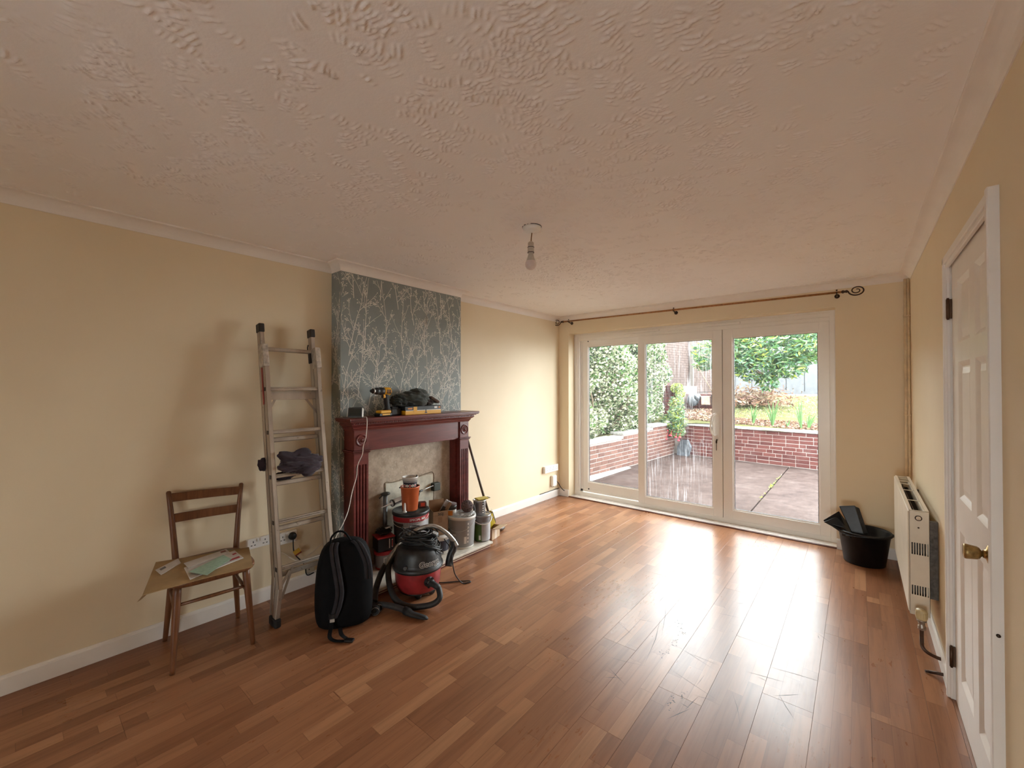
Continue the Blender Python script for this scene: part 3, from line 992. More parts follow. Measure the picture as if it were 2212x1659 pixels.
for z in (-.035, -.0655):
    b = MB(); b.lathe([(.0175, .0015), (.0197, .0015), (.0197, -.0015), (.0175, -.0015)], (LX, LY, HZ-.084+z), 24)
    b.build('holder_ring', M_GASKET, lamp)
b = MB(); b.lathe([(0, 0), (.0125, 0), (.0140, -.006), (.0200, -.030), (.0275, -.049)], (LX, LY, HZ-.150), 28)
bl = b.build('bulb_body', simple('grey_bulb_base', (.50, .47, .42, 1), .4), lamp)
b = MB(); b.lathe([(.0275, 0), (.0318, -.010), (.0330, -.020), (.0305, -.032), (.0235, -.043), (.0125, -.050), (0, -.0525)], (LX, LY, HZ-.199), 28)
b.build('bulb_globe', simple('opal_bulb', (.72, .63, .60, 1), .35), bl)

# ------------------------------------------------------------------ unseen fill window added behind the viewer, and the ground outside it
fill_win = thing('added_fill_window', 'white framed window added behind the viewer for fill light', None, (2.87, YN-.1, NZ0), kind='structure')
b = MB(); e = .06
b.box((NX0, YN-.13, NZ0), (NX1, YN-.07, NZ0+e)); b.box((NX0, YN-.13, NZ1-e), (NX1, YN-.07, NZ1))
for x in (NX0, NX0+(NX1-NX0-e)/2, NX1-e): b.box((x, YN-.13, NZ0+e), (x+e, YN-.07, NZ1-e))
b.build('window_frame', M_UPVC, fill_win)
for k in range(2):
    b = MB(); x = NX0+e+k*(NX1-NX0-e)/2
    b.box((x, YN-.102, NZ0+e), (x+(NX1-NX0-e)/2-e, YN-.098, NZ1-e)); b.build('pane', M_GLASS, fill_win)
b = MB(); b.box((NX0-.04, YN-.06, NZ0-.03), (NX1+.04, YN+.05, NZ0), ch=.006); b.build('window_sill', M_WHITE, fill_win)
b = MB(); b.box((-12, -20, -.3), (14, YN-.16, -.15)); tag(b.build('added_bounce_ground', simple('pale_bounce_ground', (.72, .73, .76, 1), .85, var=.1)), 'pale ground added outside the fill window to bounce light', kind='structure')  # unseen pale ground, added to bounce daylight up to the ceiling
# ------------------------------------------------------------------ garden
def brick_mat(name, c0, c1, c2, bloom):
    t = NT(name)
    oi = t.n('ObjectInfo')
    geo = t.n('NewGeometry')
    base = t.ramp(oi.outputs['Random'], [(0, c0), (.5, c1), (1, c2)])
    n1 = t.noise(30, 5, .6, geo.outputs['Position'])
    base = t.mix(.5, base, t.ramp(n1, [(.3, (.62, .6, .6)), (.7, (1.25, 1.2, 1.2))]), 'MULTIPLY')
    pt = t.math('MULTIPLY', t.math('SUBTRACT', t.noise(2.6, 6, .7, geo.outputs['Position']), .52), bloom, clamp=True)
    col = t.mix(t.math('MULTIPLY', pt, .7), base, (.14, .105, .10, 1))
    t.set(col=col, rough=.85, spec=.2)
    t.bump(n1, .4, .004)
    return t.m
M_BRICK_RED = brick_mat('red_garden_brick', (.044, .0125, .011), (.057, .0165, .014), (.074, .024, .020), 1.7)
M_BRICK_BROWN = brick_mat('pinkish_brown_brick', (.055, .026, .021), (.072, .035, .027), (.092, .046, .036), 1.2)
M_MORTAR = simple('pale_mortar', (.19, .16, .145, 1), .9, var=.15, vscale=40, bump=.3, bscale=120)
M_COPING = simple('weathered_concrete_coping', (.24, .235, .22, 1), .85, var=.25, vscale=26, bump=.3, bscale=90)
M_HOUSEBRICK = brick_mat('pale_house_brick', (.070, .050, .044), (.090, .068, .060), (.108, .085, .076), .5)

def patio_mat():
    t = NT('pink_concrete_patio')
    n1 = t.noise(1.4, 6, .65)
    n2 = t.noise(34, 5, .7)
    c = t.ramp(n1, [(.3, (.030, .0195, .017)), (.55, (.043, .030, .0265)), (.75, (.058, .045, .041))])
    n3 = t.noise(7, 6, .75)
    c = t.mix(.7, c, t.ramp(n3, [(.35, (.62, .55, .52)), (.62, (1.3, 1.3, 1.3))]), 'MULTIPLY')
    c = t.mix(.6, c, t.ramp(n2, [(.35, (.5, .45, .43)), (.6, (1.25, 1.25, 1.25))]), 'MULTIPLY')
    t.set(col=c, rough=.85, spec=.1)
    t.bump(n2, .4, .006)
    return t.m
M_PATIO = patio_mat()
b = MB(); b.box((-.62, 4.87, -.6), (2.045, 10.2, -.101), ch=.006)
tag(b.build('patio_slab', M_PATIO), 'pinkish concrete patio slab on the left of the weedy joint', kind='structure')
b = MB(); b.box((2.062, 4.87, -.6), (7, 10.2, -.100), ch=.006)
tag(b.build('patio_slab', M_PATIO), 'pinkish concrete patio slab on the right of the weedy joint', kind='structure')
# weed in the crack
def leaf_mesh(name, n, pos, size, aspect, mats, prob, seed, up=.5, droop=0.0, parent=None, kind=None, outward=None):
    r = np.random.default_rng(seed)
    P = pos(r, n)
    d = r.normal(0, 1, (n, 3)); d[:, 2] = d[:, 2]*.6+up
    if outward is not None: d += outward(P)
    d /= np.linalg.norm(d, axis=1)[:, None]
    a = r.normal(0, 1, (n, 3))
    s = np.cross(d, a); s /= np.linalg.norm(s, axis=1)[:, None]
    nn = np.cross(d, s)
    L = r.uniform(size[0], size[1], (n, 1))
    w = L*aspect*r.uniform(.8, 1.2, (n, 1))
    base = P-d*L*.5
    tip = P+d*L*.5-np.array([[0, 0, 1]])*droop*L
    mid = P+nn*w*.25
    V = np.stack([base, mid+s*w*.5, tip, mid-s*w*.5], 1).reshape(-1, 3)
    F = np.arange(4*n).reshape(n, 4)
    o = raw_mesh(name, V, F, mats, True, parent)
    mi = r.choice(len(mats), n, p=prob).astype(np.int32)
    o.data.polygons.foreach_set('material_index', mi)
    if kind: o['kind'] = kind
    return o
def leafm(name, col, rough=.45):
    t = NT(name)
    nz = t.noise(12, 3)
    lo = tuple(c*.8 for c in col); hi = tuple(min(1, c*1.2) for c in col)
    t.set(col=t.ramp(nz, [(.3, lo), (.7, hi)]), rough=rough, spec=.4)
    tl = t.n('BsdfTranslucent'); tl.inputs['Color'].default_value = (*col, 1)
    mx = t.n('MixShader'); mx.inputs[0].default_value = .3
    t.l(t.b.outputs[0], mx.inputs[1]); t.l(tl.outputs[0], mx.inputs[2]); t.l(mx.outputs[0], t.out.inputs['Surface'])
    return t.m
L_CREAM = leafm('cream_leaf_margin', (.36, .36, .27)); L_PALE = leafm('pale_green_leaf', (.19, .23, .12)); L_GREEN = leafm('mid_green_leaf', (.06, .13, .035)); L_DARK = leafm('dark_green_leaf', (.022, .055, .022)); L_LIME = leafm('lime_leaf', (.24, .28, .045)); L_BLUE = leafm('blue_green_leaf', (.06, .125, .07)); L_DEAD = leafm('dead_leaf', (.14, .072, .04), .8); L_TAN = leafm('tan_leaf', (.25, .19, .125), .8); L_PINK = leafm('pinkish_leaf_litter', (.19, .11, .09), .8)
M_BARK = simple('grey_brown_bark', (.13, .09, .06, 1), .85, var=.35, vscale=30, bump=.4)

def brick_shape():
    b = MB(); b.box((0, 0, 0), (1, 1, 1))
    me = bpy.data.meshes.new('brick')
    c = .03
    bm = bmesh.new(); bmesh.ops.create_cube(bm, size=1)
    for q in bm.verts: q.co += Vector((.5, .5, .5))
    es = [e for e in bm.edges if all(abs(q.co.y) < 1e-6 for q in e.verts)]
    bmesh.ops.bevel(bm, geom=es, offset=.05, segments=1, affect='EDGES')
    bm.to_mesh(me); bm.free()
    return me
_bm = {}
def brick_me(mat):
    if mat.name not in _bm:
        me = brick_shape(); me.materials.append(mat); _bm[mat.name] = me
    return _bm[mat.name]
def brick_face(parent, p0, p1, z0, courses, mat, seed, bh=.065, jt=.010, bl=.215, skip=None, zslope=None):
    """courses of real bricks on the face p0->p1 (room side is to the right of the direction)"""
    rnd = random.Random(seed)
    p0, p1 = Vector((p0[0], p0[1], 0)), Vector((p1[0], p1[1], 0))
    d = (p1-p0); L = d.length; d.normalize()
    n = Vector((d.y, -d.x, 0))
    rz = math.atan2(d.y, d.x)
    me = brick_me(mat)
    for c in range(courses):
        z = z0+c*(bh+jt)
        s = -rnd.choice((0, .11, .06, .165))
        while s < L:
            l = bl if rnd.random() < .8 else .102
            a, e = max(s, 0), min(s+l, L)
            if e-a > .03 and not (skip and skip((a+e)/2, z)):
                q = p0+d*a+n*(rnd.uniform(.002, .007))
                inst(me, 'brick', parent, (q.x, q.y, z), (rnd.uniform(-.006, .006), rnd.uniform(-.004, .004), rz), (e-a, .03, bh*rnd.uniform(.95, 1.02)))
            s += l+jt
# left retaining wall
LA, LB = (-.505, 4.945), (-.215, 9.86)
_d = (Vector(LB)-Vector(LA)).normalized(); _nr = Vector((_d.y, -_d.x))
def lw(s, o): q = Vector(LA)+_d*s+_nr*o; return (q.x, q.y)
LL = (Vector(LB)-Vector(LA)).length
lwall = thing('retaining_wall', 'low brown brick retaining wall on the left of the patio with stepped coping', 'wall', (*lw(LL/2, -.1), -.1))
steps = [(0, 2.42, .47), (2.42, 3.70, .535), (3.70, LL-.02, .585)]
b = MB()
for (s0, s1, zt) in steps:
    b.add([(*lw(s0, 0), -.4), (*lw(s1, 0), -.4), (*lw(s1, -.22), -.4), (*lw(s0, -.22), -.4), (*lw(s0, 0), zt), (*lw(s1, 0), zt), (*lw(s1, -.22), zt), (*lw(s0, -.22), zt)], [(0,3,2,1),(4,5,6,7),(0,1,5,4),(1,2,6,5),(2,3,7,6),(3,0,4,7)])
b.build('mortar_core', M_MORTAR, lwall)
def sk_l(s, z): return any(s0 <= s < s1 and z > zt-.055 for (s0, s1, zt) in steps)
brick_face(lwall, LA, lw(LL, 0), -.085, 9, M_BRICK_BROWN, 11, skip=sk_l)
for (s0, s1, zt) in steps:
    n = max(1, round((s1-s0)/.62)); w = (s1-s0)/n
    for i in range(n):
        a, e = s0+i*w+.003, s0+(i+1)*w-.003
        b = MB()
        lo = [(*lw(a, .035), zt), (*lw(e, .035), zt), (*lw(e, -.25), zt), (*lw(a, -.25), zt)]
        b.add(lo+[(x, y, z+.048) for (x, y, z) in lo], [(0,3,2,1),(4,5,6,7),(0,1,5,4),(1,2,6,5),(2,3,7,6),(3,0,4,7)])
        b.build('coping_stone', M_COPING, lwall, bevel=.006)
b = MB()
b.add([(*lw(.2, .02), -.101), (*lw(2.6, .02), -.101), (*lw(2.6, .10), -.099), (*lw(.2, .18), -.099), (*lw(.2, .008), -.04), (*lw(2.6, .008), -.08)], [(0,1,2,3),(3,2,5,4),(0,3,4),(1,5,2)])
b.build('concrete_fillet', M_COPING, lwall)
# back retaining wall
BA, BB = (-.09, 9.875), (4.6, 9.245)
_bd = (Vector(BB)-Vector(BA)).normalized(); _bn = Vector((_bd.y, -_bd.x))
def bw(s, o): q = Vector(BA)+_bd*s+_bn*o; return (q.x, q.y)
bwall = thing('retaining_wall', 'red brick retaining wall with pale coping across the back of the patio', 'wall', (*bw(2.2, -.1), -.1))
b = MB()
s1 = 4.6
b.add([(*bw(-.3, 0), -.4), (*bw(s1, 0), -.4), (*bw(s1, -.22), -.4), (*bw(-.3, -.22), -.4), (*bw(-.3, 0), .572), (*bw(s1, 0), .572), (*bw(s1, -.22), .572), (*bw(-.3, -.22), .572)], [(0,3,2,1),(4,5,6,7),(0,1,5,4),(1,2,6,5),(2,3,7,6),(3,0,4,7)])
b.build('mortar_core', M_MORTAR, bwall)
brick_face(bwall, bw(-.02, 0), bw(3.35, 0), -.090, 9, M_BRICK_RED, 5, bh=.0645, jt=.009)
n = 6; w = 4.7/n
for i in range(n):
    a, e = -.1+i*w+.002, -.1+(i+1)*w-.002
    b = MB()
    lo = [(*bw(a, .03), .570), (*bw(e, .03), .570), (*bw(e, -.25), .570), (*bw(a, -.25), .570)]
    b.add(lo+[(x, y, z+.046) for (x, y, z) in lo], [(0,3,2,1),(4,5,6,7),(0,1,5,4),(1,2,6,5),(2,3,7,6),(3,0,4,7)])
    b.build('coping_stone', M_COPING, bwall, bevel=.006)
# raised ground: bed, slope, lawn
def lawn_mat():
    t = NT('patchy_spring_lawn')
    n1 = t.noise(2.2, 6, .7); n2 = t.noise(60, 4, .7)
    c = t.ramp(n1, [(.32, (.042, .044, .014)), (.5, (.068, .065, .024)), (.7, (.09, .08, .042))])
    c = t.mix(.6, c, t.ramp(n2, [(.3, (.6, .6, .6)), (.7, (1.25, 1.25, 1.2))]), 'MULTIPLY')
    t.set(col=c, rough=.9, spec=.15); t.bump(n2, .6, .02)
    return t.m
def ground_z(x, y):
    t = np.clip((y-9.7)/5.4, 0, 1)
    z = .585+.60*t**.62
    side = np.clip((-.05-x)/.5, 0, 1)*np.clip((12-y)/2, 0, 1)
    z = z-side*(z-.60)*.55
    left = np.clip((-.32-x)/.12, 0, 1)*np.clip((9.9-y)/.25, 0, 1)
    return z*(1-left)+(.50+.055*np.clip((y-7.2)/.4, 0, 1))*left
gx = np.linspace(-7, 9, 120); gy = np.concatenate([np.linspace(4.9, 9.4, 24), np.linspace(9.55, 20, 90)])
X, Y = np.meshgrid(gx, gy)
Z = ground_z(X, Y)+rng.normal(0, .008, X.shape)
inp = (X > -.45) & (Y < 9.82-.134*(X+.09)-.06)
Z = np.where(inp, -.5, Z)
idx = np.arange(X.size).reshape(X.shape)
F = np.stack([idx[:-1, :-1], idx[:-1, 1:], idx[1:, 1:], idx[1:, :-1]], -1).reshape(-1, 4)
keep = ~inp.ravel()[F].all(axis=1)
keep2 = ~inp.ravel()[F].any(axis=1)
lawn = raw_mesh('lawn', np.stack([X, Y, Z], -1).reshape(-1, 3), F[keep2], lawn_mat(), True)
tag(lawn, 'patchy raised lawn and earth bank behind the garden walls', kind='structure')
def gz(P): return ground_z(P[:, 0], P[:, 1])
def on_ground(x0, x1, y0, y1, h=.012):
    def f(r, n):
        P = np.stack([r.uniform(x0, x1, n), r.uniform(y0, y1, n), np.zeros(n)], 1)
        P[:, 1] -= .134*(P[:, 0]+.09)*(P[:, 1] < 10.6)
        P[:, 2] = gz(P)+h*r.random(n)
        return P
    return f
lit = leaf_mesh('leaf_litter', 5200, on_ground(-.1, 4, 10.02, 10.45, .03), (.03, .075), .6, [L_DEAD, L_TAN, L_PINK, M_BARK], [.32, .25, .33, .1], 1, up=.05)
tag(lit, 'brown leaf litter in the bed behind the red brick wall', 'leaf litter', kind='stuff')
lit2 = leaf_mesh('leaf_litter', 3600, on_ground(-.4, .75, 10.1, 11.2, .05), (.03, .08), .6, [L_DEAD, L_TAN, L_PINK, L_CREAM], [.3, .25, .35, .1], 2, up=.05)
tag(lit2, 'reddish leaf litter on the bank beside the flowering plant', 'leaf litter', kind='stuff')
gr = leaf_mesh('grass', 15000, on_ground(.56, 4.0, 10.5, 14.9, .02), (.03, .09), .14, [L_LIME, L_PALE, L_TAN, L_GREEN], [.25, .32, .31, .12], 3, up=.9)
tag(gr, 'short yellow-green grass on the raised lawn', 'grass', kind='stuff')
br = leaf_mesh('dead_stems', 2200, lambda r, n: np.stack([r.normal(.95, .42, n), r.normal(12.0, .35, n), 1.00+np.abs(r.normal(0, .18, n))], 1), (.06, .16), .3, [L_DEAD, L_TAN, L_PINK, M_BARK], [.35, .3, .2, .15], 4, up=.3)
tag(br, 'heap of dead brown stems and leaves below the laurel', 'dead plants', kind='stuff')

# variegated hedge over the left wall
hedge = thing('hedge', 'tall variegated hedge of cream edged leaves leaning over the left brick wall', 'hedge', (-1.25, 8.0, .5))
def hedge_pos(r, n):
    out = []
    while len(out) < n:
        y = r.uniform(5.2, 10.4); z = r.uniform(.50, 2.75)
        edge = -.52+.06*(y-5)+.14*math.sin(y*3.1+z*2.3)+.10*math.sin(y*7.3-z*5.1)+.06*math.sin(z*9+y*2)
        if z < .8: edge -= .25*(.8-z)/.3
        if y > 9.2: edge -= (y-9.2)*.75
        depth = abs(r.normal(0, .16))
        out.append((edge-depth, y, z))
    return np.array(out)
leaf_mesh('foliage', 30000, hedge_pos, (.045, .085), .55, [L_CREAM, L_PALE, L_GREEN, L_DARK], [.46, .26, .16, .12], 6, up=.25, parent=hedge, kind='stuff', outward=lambda P: np.array([[.7, -.2, 0]]))
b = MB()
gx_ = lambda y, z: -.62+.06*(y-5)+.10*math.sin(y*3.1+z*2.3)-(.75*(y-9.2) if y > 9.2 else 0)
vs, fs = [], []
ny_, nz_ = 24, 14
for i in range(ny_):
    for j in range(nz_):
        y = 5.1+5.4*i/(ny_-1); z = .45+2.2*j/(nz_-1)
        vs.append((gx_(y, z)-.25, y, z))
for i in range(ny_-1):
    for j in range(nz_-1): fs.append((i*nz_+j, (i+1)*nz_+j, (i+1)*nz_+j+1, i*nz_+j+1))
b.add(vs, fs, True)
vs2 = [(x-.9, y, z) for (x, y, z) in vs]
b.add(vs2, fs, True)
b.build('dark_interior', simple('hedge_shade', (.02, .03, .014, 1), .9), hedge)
rnd = random.Random(4)
for k in range(9):
    b = MB()
    y0 = rnd.uniform(5.8, 9.6); z0 = rnd.uniform(.7, 1.6)
    x0 = gx_(y0, z0)-.05
    b.tube(smooth_path([(x0-.25, y0-.1, z0-.25), (x0-.02, y0+rnd.uniform(-.1, .2), z0+.2), (x0+.04, y0+rnd.uniform(-.2, .3), z0+.55), (x0-.06, y0+rnd.uniform(-.3, .4), z0+.95)], 5), [.018-.0007*i for i in range(16)], 6)
    b.build('branch', M_BARK, hedge)

# laurel over the lawn
laurel = thing('laurel_shrub', 'large glossy evergreen laurel shrub over the lawn', 'shrub', (1.45, 11.7, 1.0))
blobs = [((1.5, 11.6, 2.40), (1.00, .70, .52)), ((.75, 11.5, 2.25), (.55, .5, .50)), ((2.25, 11.4, 2.30), (.42, .45, .35)), ((1.25, 11.4, 1.95), (.55, .45, .42)), ((1.85, 11.4, 1.95), (.40, .4, .32)), ((1.1, 11.8, 2.70), (1.1, .7, .30)), ((2.0, 11.6, 2.62), (.7, .5, .26)), ((1.45, 11.4, 1.55), (.22, .25, .20)), ((-.05, 11.6, 2.35), (.28, .4, .34)), ((-.02, 11.5, 2.05), (.24, .3, .18))]
def blob_pos(bl):
    wts = np.array([b_[1][0]*b_[1][2] for b_ in bl]); wts = wts/wts.sum()
    def f(r, n):
        k = r.choice(len(bl), n, p=wts)
        c = np.array([b_[0] for b_ in bl])[k]; s = np.array([b_[1] for b_ in bl])[k]
        d = r.normal(0, 1, (n, 3)); d /= np.linalg.norm(d, axis=1)[:, None]
        rad = r.uniform(.45, 1.0, (n, 1))**.5
        return c+d*s*rad
    return f
cen = np.array([[1.4, 11.7, 2.2]])
leaf_mesh('foliage', 7600, blob_pos(blobs), (.11, .20), .26, [L_GREEN, L_BLUE, L_PALE, L_LIME, L_DARK], [.34, .30, .14, .10, .12], 8, up=-.05, parent=laurel, kind='stuff', outward=lambda P: (P-cen)*.9)
for pts in ([(1.45, 11.75, 1.0), (1.50, 11.7, 1.5), (1.40, 11.65, 2.1), (1.3, 11.7, 2.7)], [(1.48, 11.72, 1.4), (1.75, 11.6, 1.9), (2.1, 11.5, 2.3)], [(1.45, 11.7, 1.6), (1.1, 11.6, 1.9), (.7, 11.5, 2.2), (.1, 11.5, 2.2)]):
    b = MB(); sp = smooth_path(pts, 5); b.tube(sp, [.035-.024*i/len(sp) for i in range(len(sp))], 7)
    b.build('branch', M_BARK, laurel)

# flowering plant in the corner of the walls
fu = thing('flowering_plant', 'arching green plant with red flowers in the corner of the brick walls', 'plant', (-.13, 9.80, .58))
leaf_mesh('foliage', 1900, blob_pos([((-.12, 9.72, .98), (.17, .18, .30)), ((-.14, 9.55, .66), (.33, .22, .17)), ((-.10, 9.60, .80), (.20, .2, .2)), ((-.04, 9.52, .46), (.17, .14, .16))]), (.045, .11), .30, [L_BLUE, L_PALE, L_LIME, L_GREEN], [.3, .35, .2, .15], 12, up=.1, parent=fu, kind='stuff')
M_RED = simple('red_petal', (.62, .03, .05, 1), .5)
rnd = random.Random(9)
for k in range(8):
    b = MB()
    a = k*2.4
    p = Vector((-.14+.25*math.cos(a)*rnd.uniform(.5, 1), 9.42+.06*math.sin(a), .36+rnd.uniform(-.12, .14)))
    for j in range(5):
        q = j*1.257
        b.ball(p+Vector((.014*math.cos(q), .012*math.sin(q), -.004)), (.013, .013, .017), 8, 5)
    b.tube([p, p+Vector((0, .04, .08)), p+Vector((.01, .12, .14))], .003, 5)
    b.build('flower', M_RED, fu)
st = thing('garden_stone', 'grey stone slab leaning in the corner below the red flowers', 'stone', (.02, 9.62, -.1))
b = MB(); b.add([(-.10, 9.66, -.1), (.16, 9.60, -.1), (.20, 9.63, .10), (.12, 9.70, .26), (-.02, 9.74, .25), (-.12, 9.74, .08), (-.10, 9.74, -.1), (.16, 9.70, -.1), (.22, 9.70, .10), (.13, 9.77, .25), (-.02, 9.79, .24), (-.12, 9.80, .08)], [(0,1,2,3,4,5), (6,11,10,9,8,7), (0,6,7,1), (1,7,8,2), (2,8,9,3), (3,9,10,4), (4,10,11,5), (5,11,6,0)])
b.build('slab', simple('blue_grey_stone', (.045, .05, .058, 1), .8, var=.4, vscale=14, bump=.4), st)

# iris clumps along the bed
def iris(x, y, blades, lab, seed):
    z = float(ground_z(np.array([x]), np.array([y]))[0])+.005
    t = thing('iris_clump', lab, 'plant', (x, y, z), 'iris clumps along the bed')
    rnd = random.Random(seed)
    for (lean, h, tw) in blades:
        b = MB()
        n = 6; vs = []
        ca, sa = math.cos(tw), math.sin(tw)
        for i in range(n+1):
            s = i/n
            cxx = x+lean*h*(s**1.4); zz = z+h*s*(1-.12*abs(lean)*s)
            w = .017*(1-.92*s**2.2)
            vs += [(cxx-w*ca, y-w*sa+rnd.uniform(-.001, .001), zz), (cxx+w*ca, y+w*sa, zz), (cxx, y-.004, zz)]
        fs = []
        for i in range(n): fs += [(3*i, 3*i+2, 3*i+5, 3*i+3), (3*i+2, 3*i+1, 3*i+4, 3*i+5), (3*i+1, 3*i, 3*i+3, 3*i+4)]
        b.add(vs, fs, True)
        b.build('leaf_blade', L_GREEN, t)
for (x, y, bl, lab, sd) in (
    (1.40, 9.86, [(-.12, .42, .2), (.16, .46, .1), (.30, .30, -.2), (.05, .30, .4), (-.05, .22, .5)], 'short iris clump with broad splayed blades, nearest the middle panel', 1),
    (1.75, 9.82, [(-.16, .52, .1), (.20, .60, .2), (.02, .52, .3), (.26, .42, -.3), (-.36, .40, .1), (.10, .36, .6)], 'tallest dark iris clump behind the red brick wall', 2),
    (2.01, 9.80, [(.22, .16, .1), (-.28, .14, .4)], 'tiny iris shoot between two taller clumps', 3),
    (2.23, 9.77, [(-.08, .58, .1), (.02, .60, .2), (-.28, .36, .4), (-.20, .48, .2), (.06, .24, .5)], 'tall thin iris clump with two upright blades', 4),
    (2.35, 9.75, [(.05, .32, .1), (.38, .34, .2), (.20, .26, -.2), (.46, .22, .2), (-.15, .24, .4)], 'low spreading iris clump beside the tall thin one', 5),
    (2.62, 9.72, [(-.22, .40, .1), (-.05, .46, .2), (.2, .40, .3)], 'iris clump at the right edge of the right pane', 6)):
    iris(x, y, bl, lab, sd)

# boundary wall, neighbouring house, fence
bound = thing('boundary_wall', 'red brick boundary wall with a pier behind the flowering plant', 'wall', (-.9, 10.95, .5))
b = MB(); b.box((-2.4, 10.92, .3), (-.56, 11.15, 1.47)); b.box((-.80, 10.89, .3), (-.50, 11.2, 1.50))
b.box((-.52, 11.35, .3), (.50, 11.6, 1.27)); b.box((-.60, 11.0, .3), (-.40, 12.3, 1.47))
b.build('mortar_core', M_MORTAR, bound)
brick_face(bound, (-1.75, 10.90), (-.80, 10.90), .60, 12, M_BRICK_RED, 21)
brick_face(bound, (-.80, 10.87), (-.50, 10.87), .60, 12, M_BRICK_RED, 22)
brick_face(bound, (-.40, 11.34), (.50, 11.34), .90, 5, M_BRICK_RED, 23)
b = MB()
for i in range(13): b.box((-1.75+i*.075, 10.875, 1.475), (-1.75+i*.075+.066, 11.17, 1.54), ch=.004)
b.build('brick_on_edge_coping', M_BRICK_RED, bound)
house = thing('neighbour_house', 'pale brick wall of the neighbouring house with dark downpipe', 'house', (-1.0, 13.6, .5))
HA, HB = Vector((-1.720, 11.03)), Vector((-.40, 16.0))
hd = (HB-HA).normalized(); hn = Vector((hd.y, -hd.x))
hl = (HB-HA).length
vs, fs, mi_ = [], [], 0
b = MB()
def hp(s, o, z): q = HA+hd*s+hn*o; return (q.x, q.y, z)
v8 = [hp(0, 0, .3), hp(hl, 0, .3), hp(hl, -.3, .3), hp(0, -.3, .3), hp(0, 0, 3.3), hp(hl, 0, 3.3), hp(hl, -.3, 3.3), hp(0, -.3, 3.3)]
b.add(v8, [(0,3,2,1),(4,5,6,7),(0,1,5,4),(1,2,6,5),(2,3,7,6),(3,0,4,7)])
b.build('mortar_core', simple('grey_house_mortar', (.035, .024, .021, 1), .9), house)
rnd = random.Random(31)
b = MB()
for c in range(26):
    z = 1.30+c*.075
    s = -rnd.choice((0, .11))
    while s < hl:
        l = .215 if rnd.random() < .75 else .102
        p = rnd.uniform(.004, .009)
        b.add([hp(s, p, z), hp(s+l, p, z), hp(s+l, p, z+.065), hp(s, p, z+.065), hp(s, 0, z), hp(s+l, 0, z), hp(s+l, 0, z+.065), hp(s, 0, z+.065)], [(0,1,2,3), (0,4,5,1), (1,5,6,2), (2,6,7,3), (3,7,4,0)])
        s += l+.01
hbk = b.build('brickwork', M_HOUSEBRICK, house); hbk['kind'] = 'stuff'
b = MB(); q = hp(2.74, .07, 0); b.box((q[0]-.05, q[1]-.05, 1.2), (q[0]+.05, q[1]+.05, 3.3))
b.build('downpipe', simple('grey_brown_timber_post', (.10, .085, .075, 1), .7), house)
b = MB(); q = hp(.57, .05, 0); b.box((q[0]-.05, q[1]-.08, 1.5), (q[0]+.05, q[1]+.08, 3.3))
b.build('corner_strip', simple('ochre_corner_strip', (.45, .36, .18, 1), .7), house)
yb = leaf_mesh('lime_shrub', 900, blob_pos([((-.46, 10.78, 1.42), (.17, .14, .13)), ((-.36, 10.72, 1.28), (.12, .12, .14))]), (.03, .06), .5, [L_LIME, L_PALE, L_GREEN], [.6, .25, .15], 17, up=.3)
tag(yb, 'small lime green shrub on top of the brick pier', 'shrub')
pl = thing('garden_cane', 'thin dark garden cane leaning against the boundary wall', 'cane', (.33, 11.28, 1.05))
b = MB(); b.tube([(.30, 11.25, 1.24), (-.12, 11.3, 2.02)], .011, 6); b.build('stick', M_BARK, pl)
sk_ = thing('rubble_sack', 'torn grey plastic sack dumped beside the boundary wall', 'sack', (-.12, 11.1, 1.0))
b = MB()
b.ball((-.17, 11.12, 1.12), (.15, .12, .17), 14, 9); b.ball((-.06, 11.10, 1.18), (.10, .10, .10), 12, 8)
o = b.build('sack', simple('grey_plastic_sack', (.05, .054, .06, 1), .35, var=.5, vscale=9, bump=.6, bscale=18), sk_)
pt_ = thing('plant_pot', 'black plant pot at the edge of the middle pane', 'pot', (.36, 11.1, 1.0))
b = MB(); b.lathe([(0, 0), (.085, 0), (.11, .20), (.118, .20), (.118, .235), (.105, .235), (.10, .20), (0, .18)], (.385, 11.1, 1.02), 20)
b.build('pot_body', simple('black_plastic_pot', (.02, .02, .022, 1), .4), pt_)
brk = thing('concrete_block', 'brown concrete block lying beside the grey sack', 'block', (.17, 11.12, 1.0))
b = MB(); b.box((.05, 11.02, 1.0), (.25, 11.22, 1.22), ch=.01); b.build('block', simple('brown_block', (.20, .13, .10, 1), .9, var=.3), brk)
fence = thing('panel_fence', 'pale grey concrete panel fence at the end of the garden', 'fence', (2.2, 17.0, 1.2))
M_FENCE = simple('pale_concrete_panel', (.072, .076, .082, 1), .8, var=.2, vscale=9, bump=.2)
for i in range(12):
    b = MB(); x = -.9+i*.52
    b.box((x, 17.0, 1.25), (x+.505, 17.05, 2.95), ch=.006); b.build('panel', M_FENCE, fence)
b = MB(); b.box((-1, 16.96, 2.94), (5.4, 17.12, 3.02)); b.box((-1, 16.97, 1.18), (5.4, 17.1, 1.30)); b.box((-1, 17.06, 1.2), (5.4, 17.12, 3.0))
b.build('rail', M_FENCE, fence)
edge = thing('lawn_edging', 'white concrete edging along the far end of the lawn', 'edging', (2, 15.05, 1.15))
for i in range(7):
    b = MB(); x = -.2+i*.92
    b.box((x, 15.0, 1.08), (x+.90, 15.1, 1.225), ch=.008); b.build('edging_stone', simple('white_edging', (.15, .147, .14, 1), .8) if i == 0 else bpy.data.materials['white_edging'], edge)
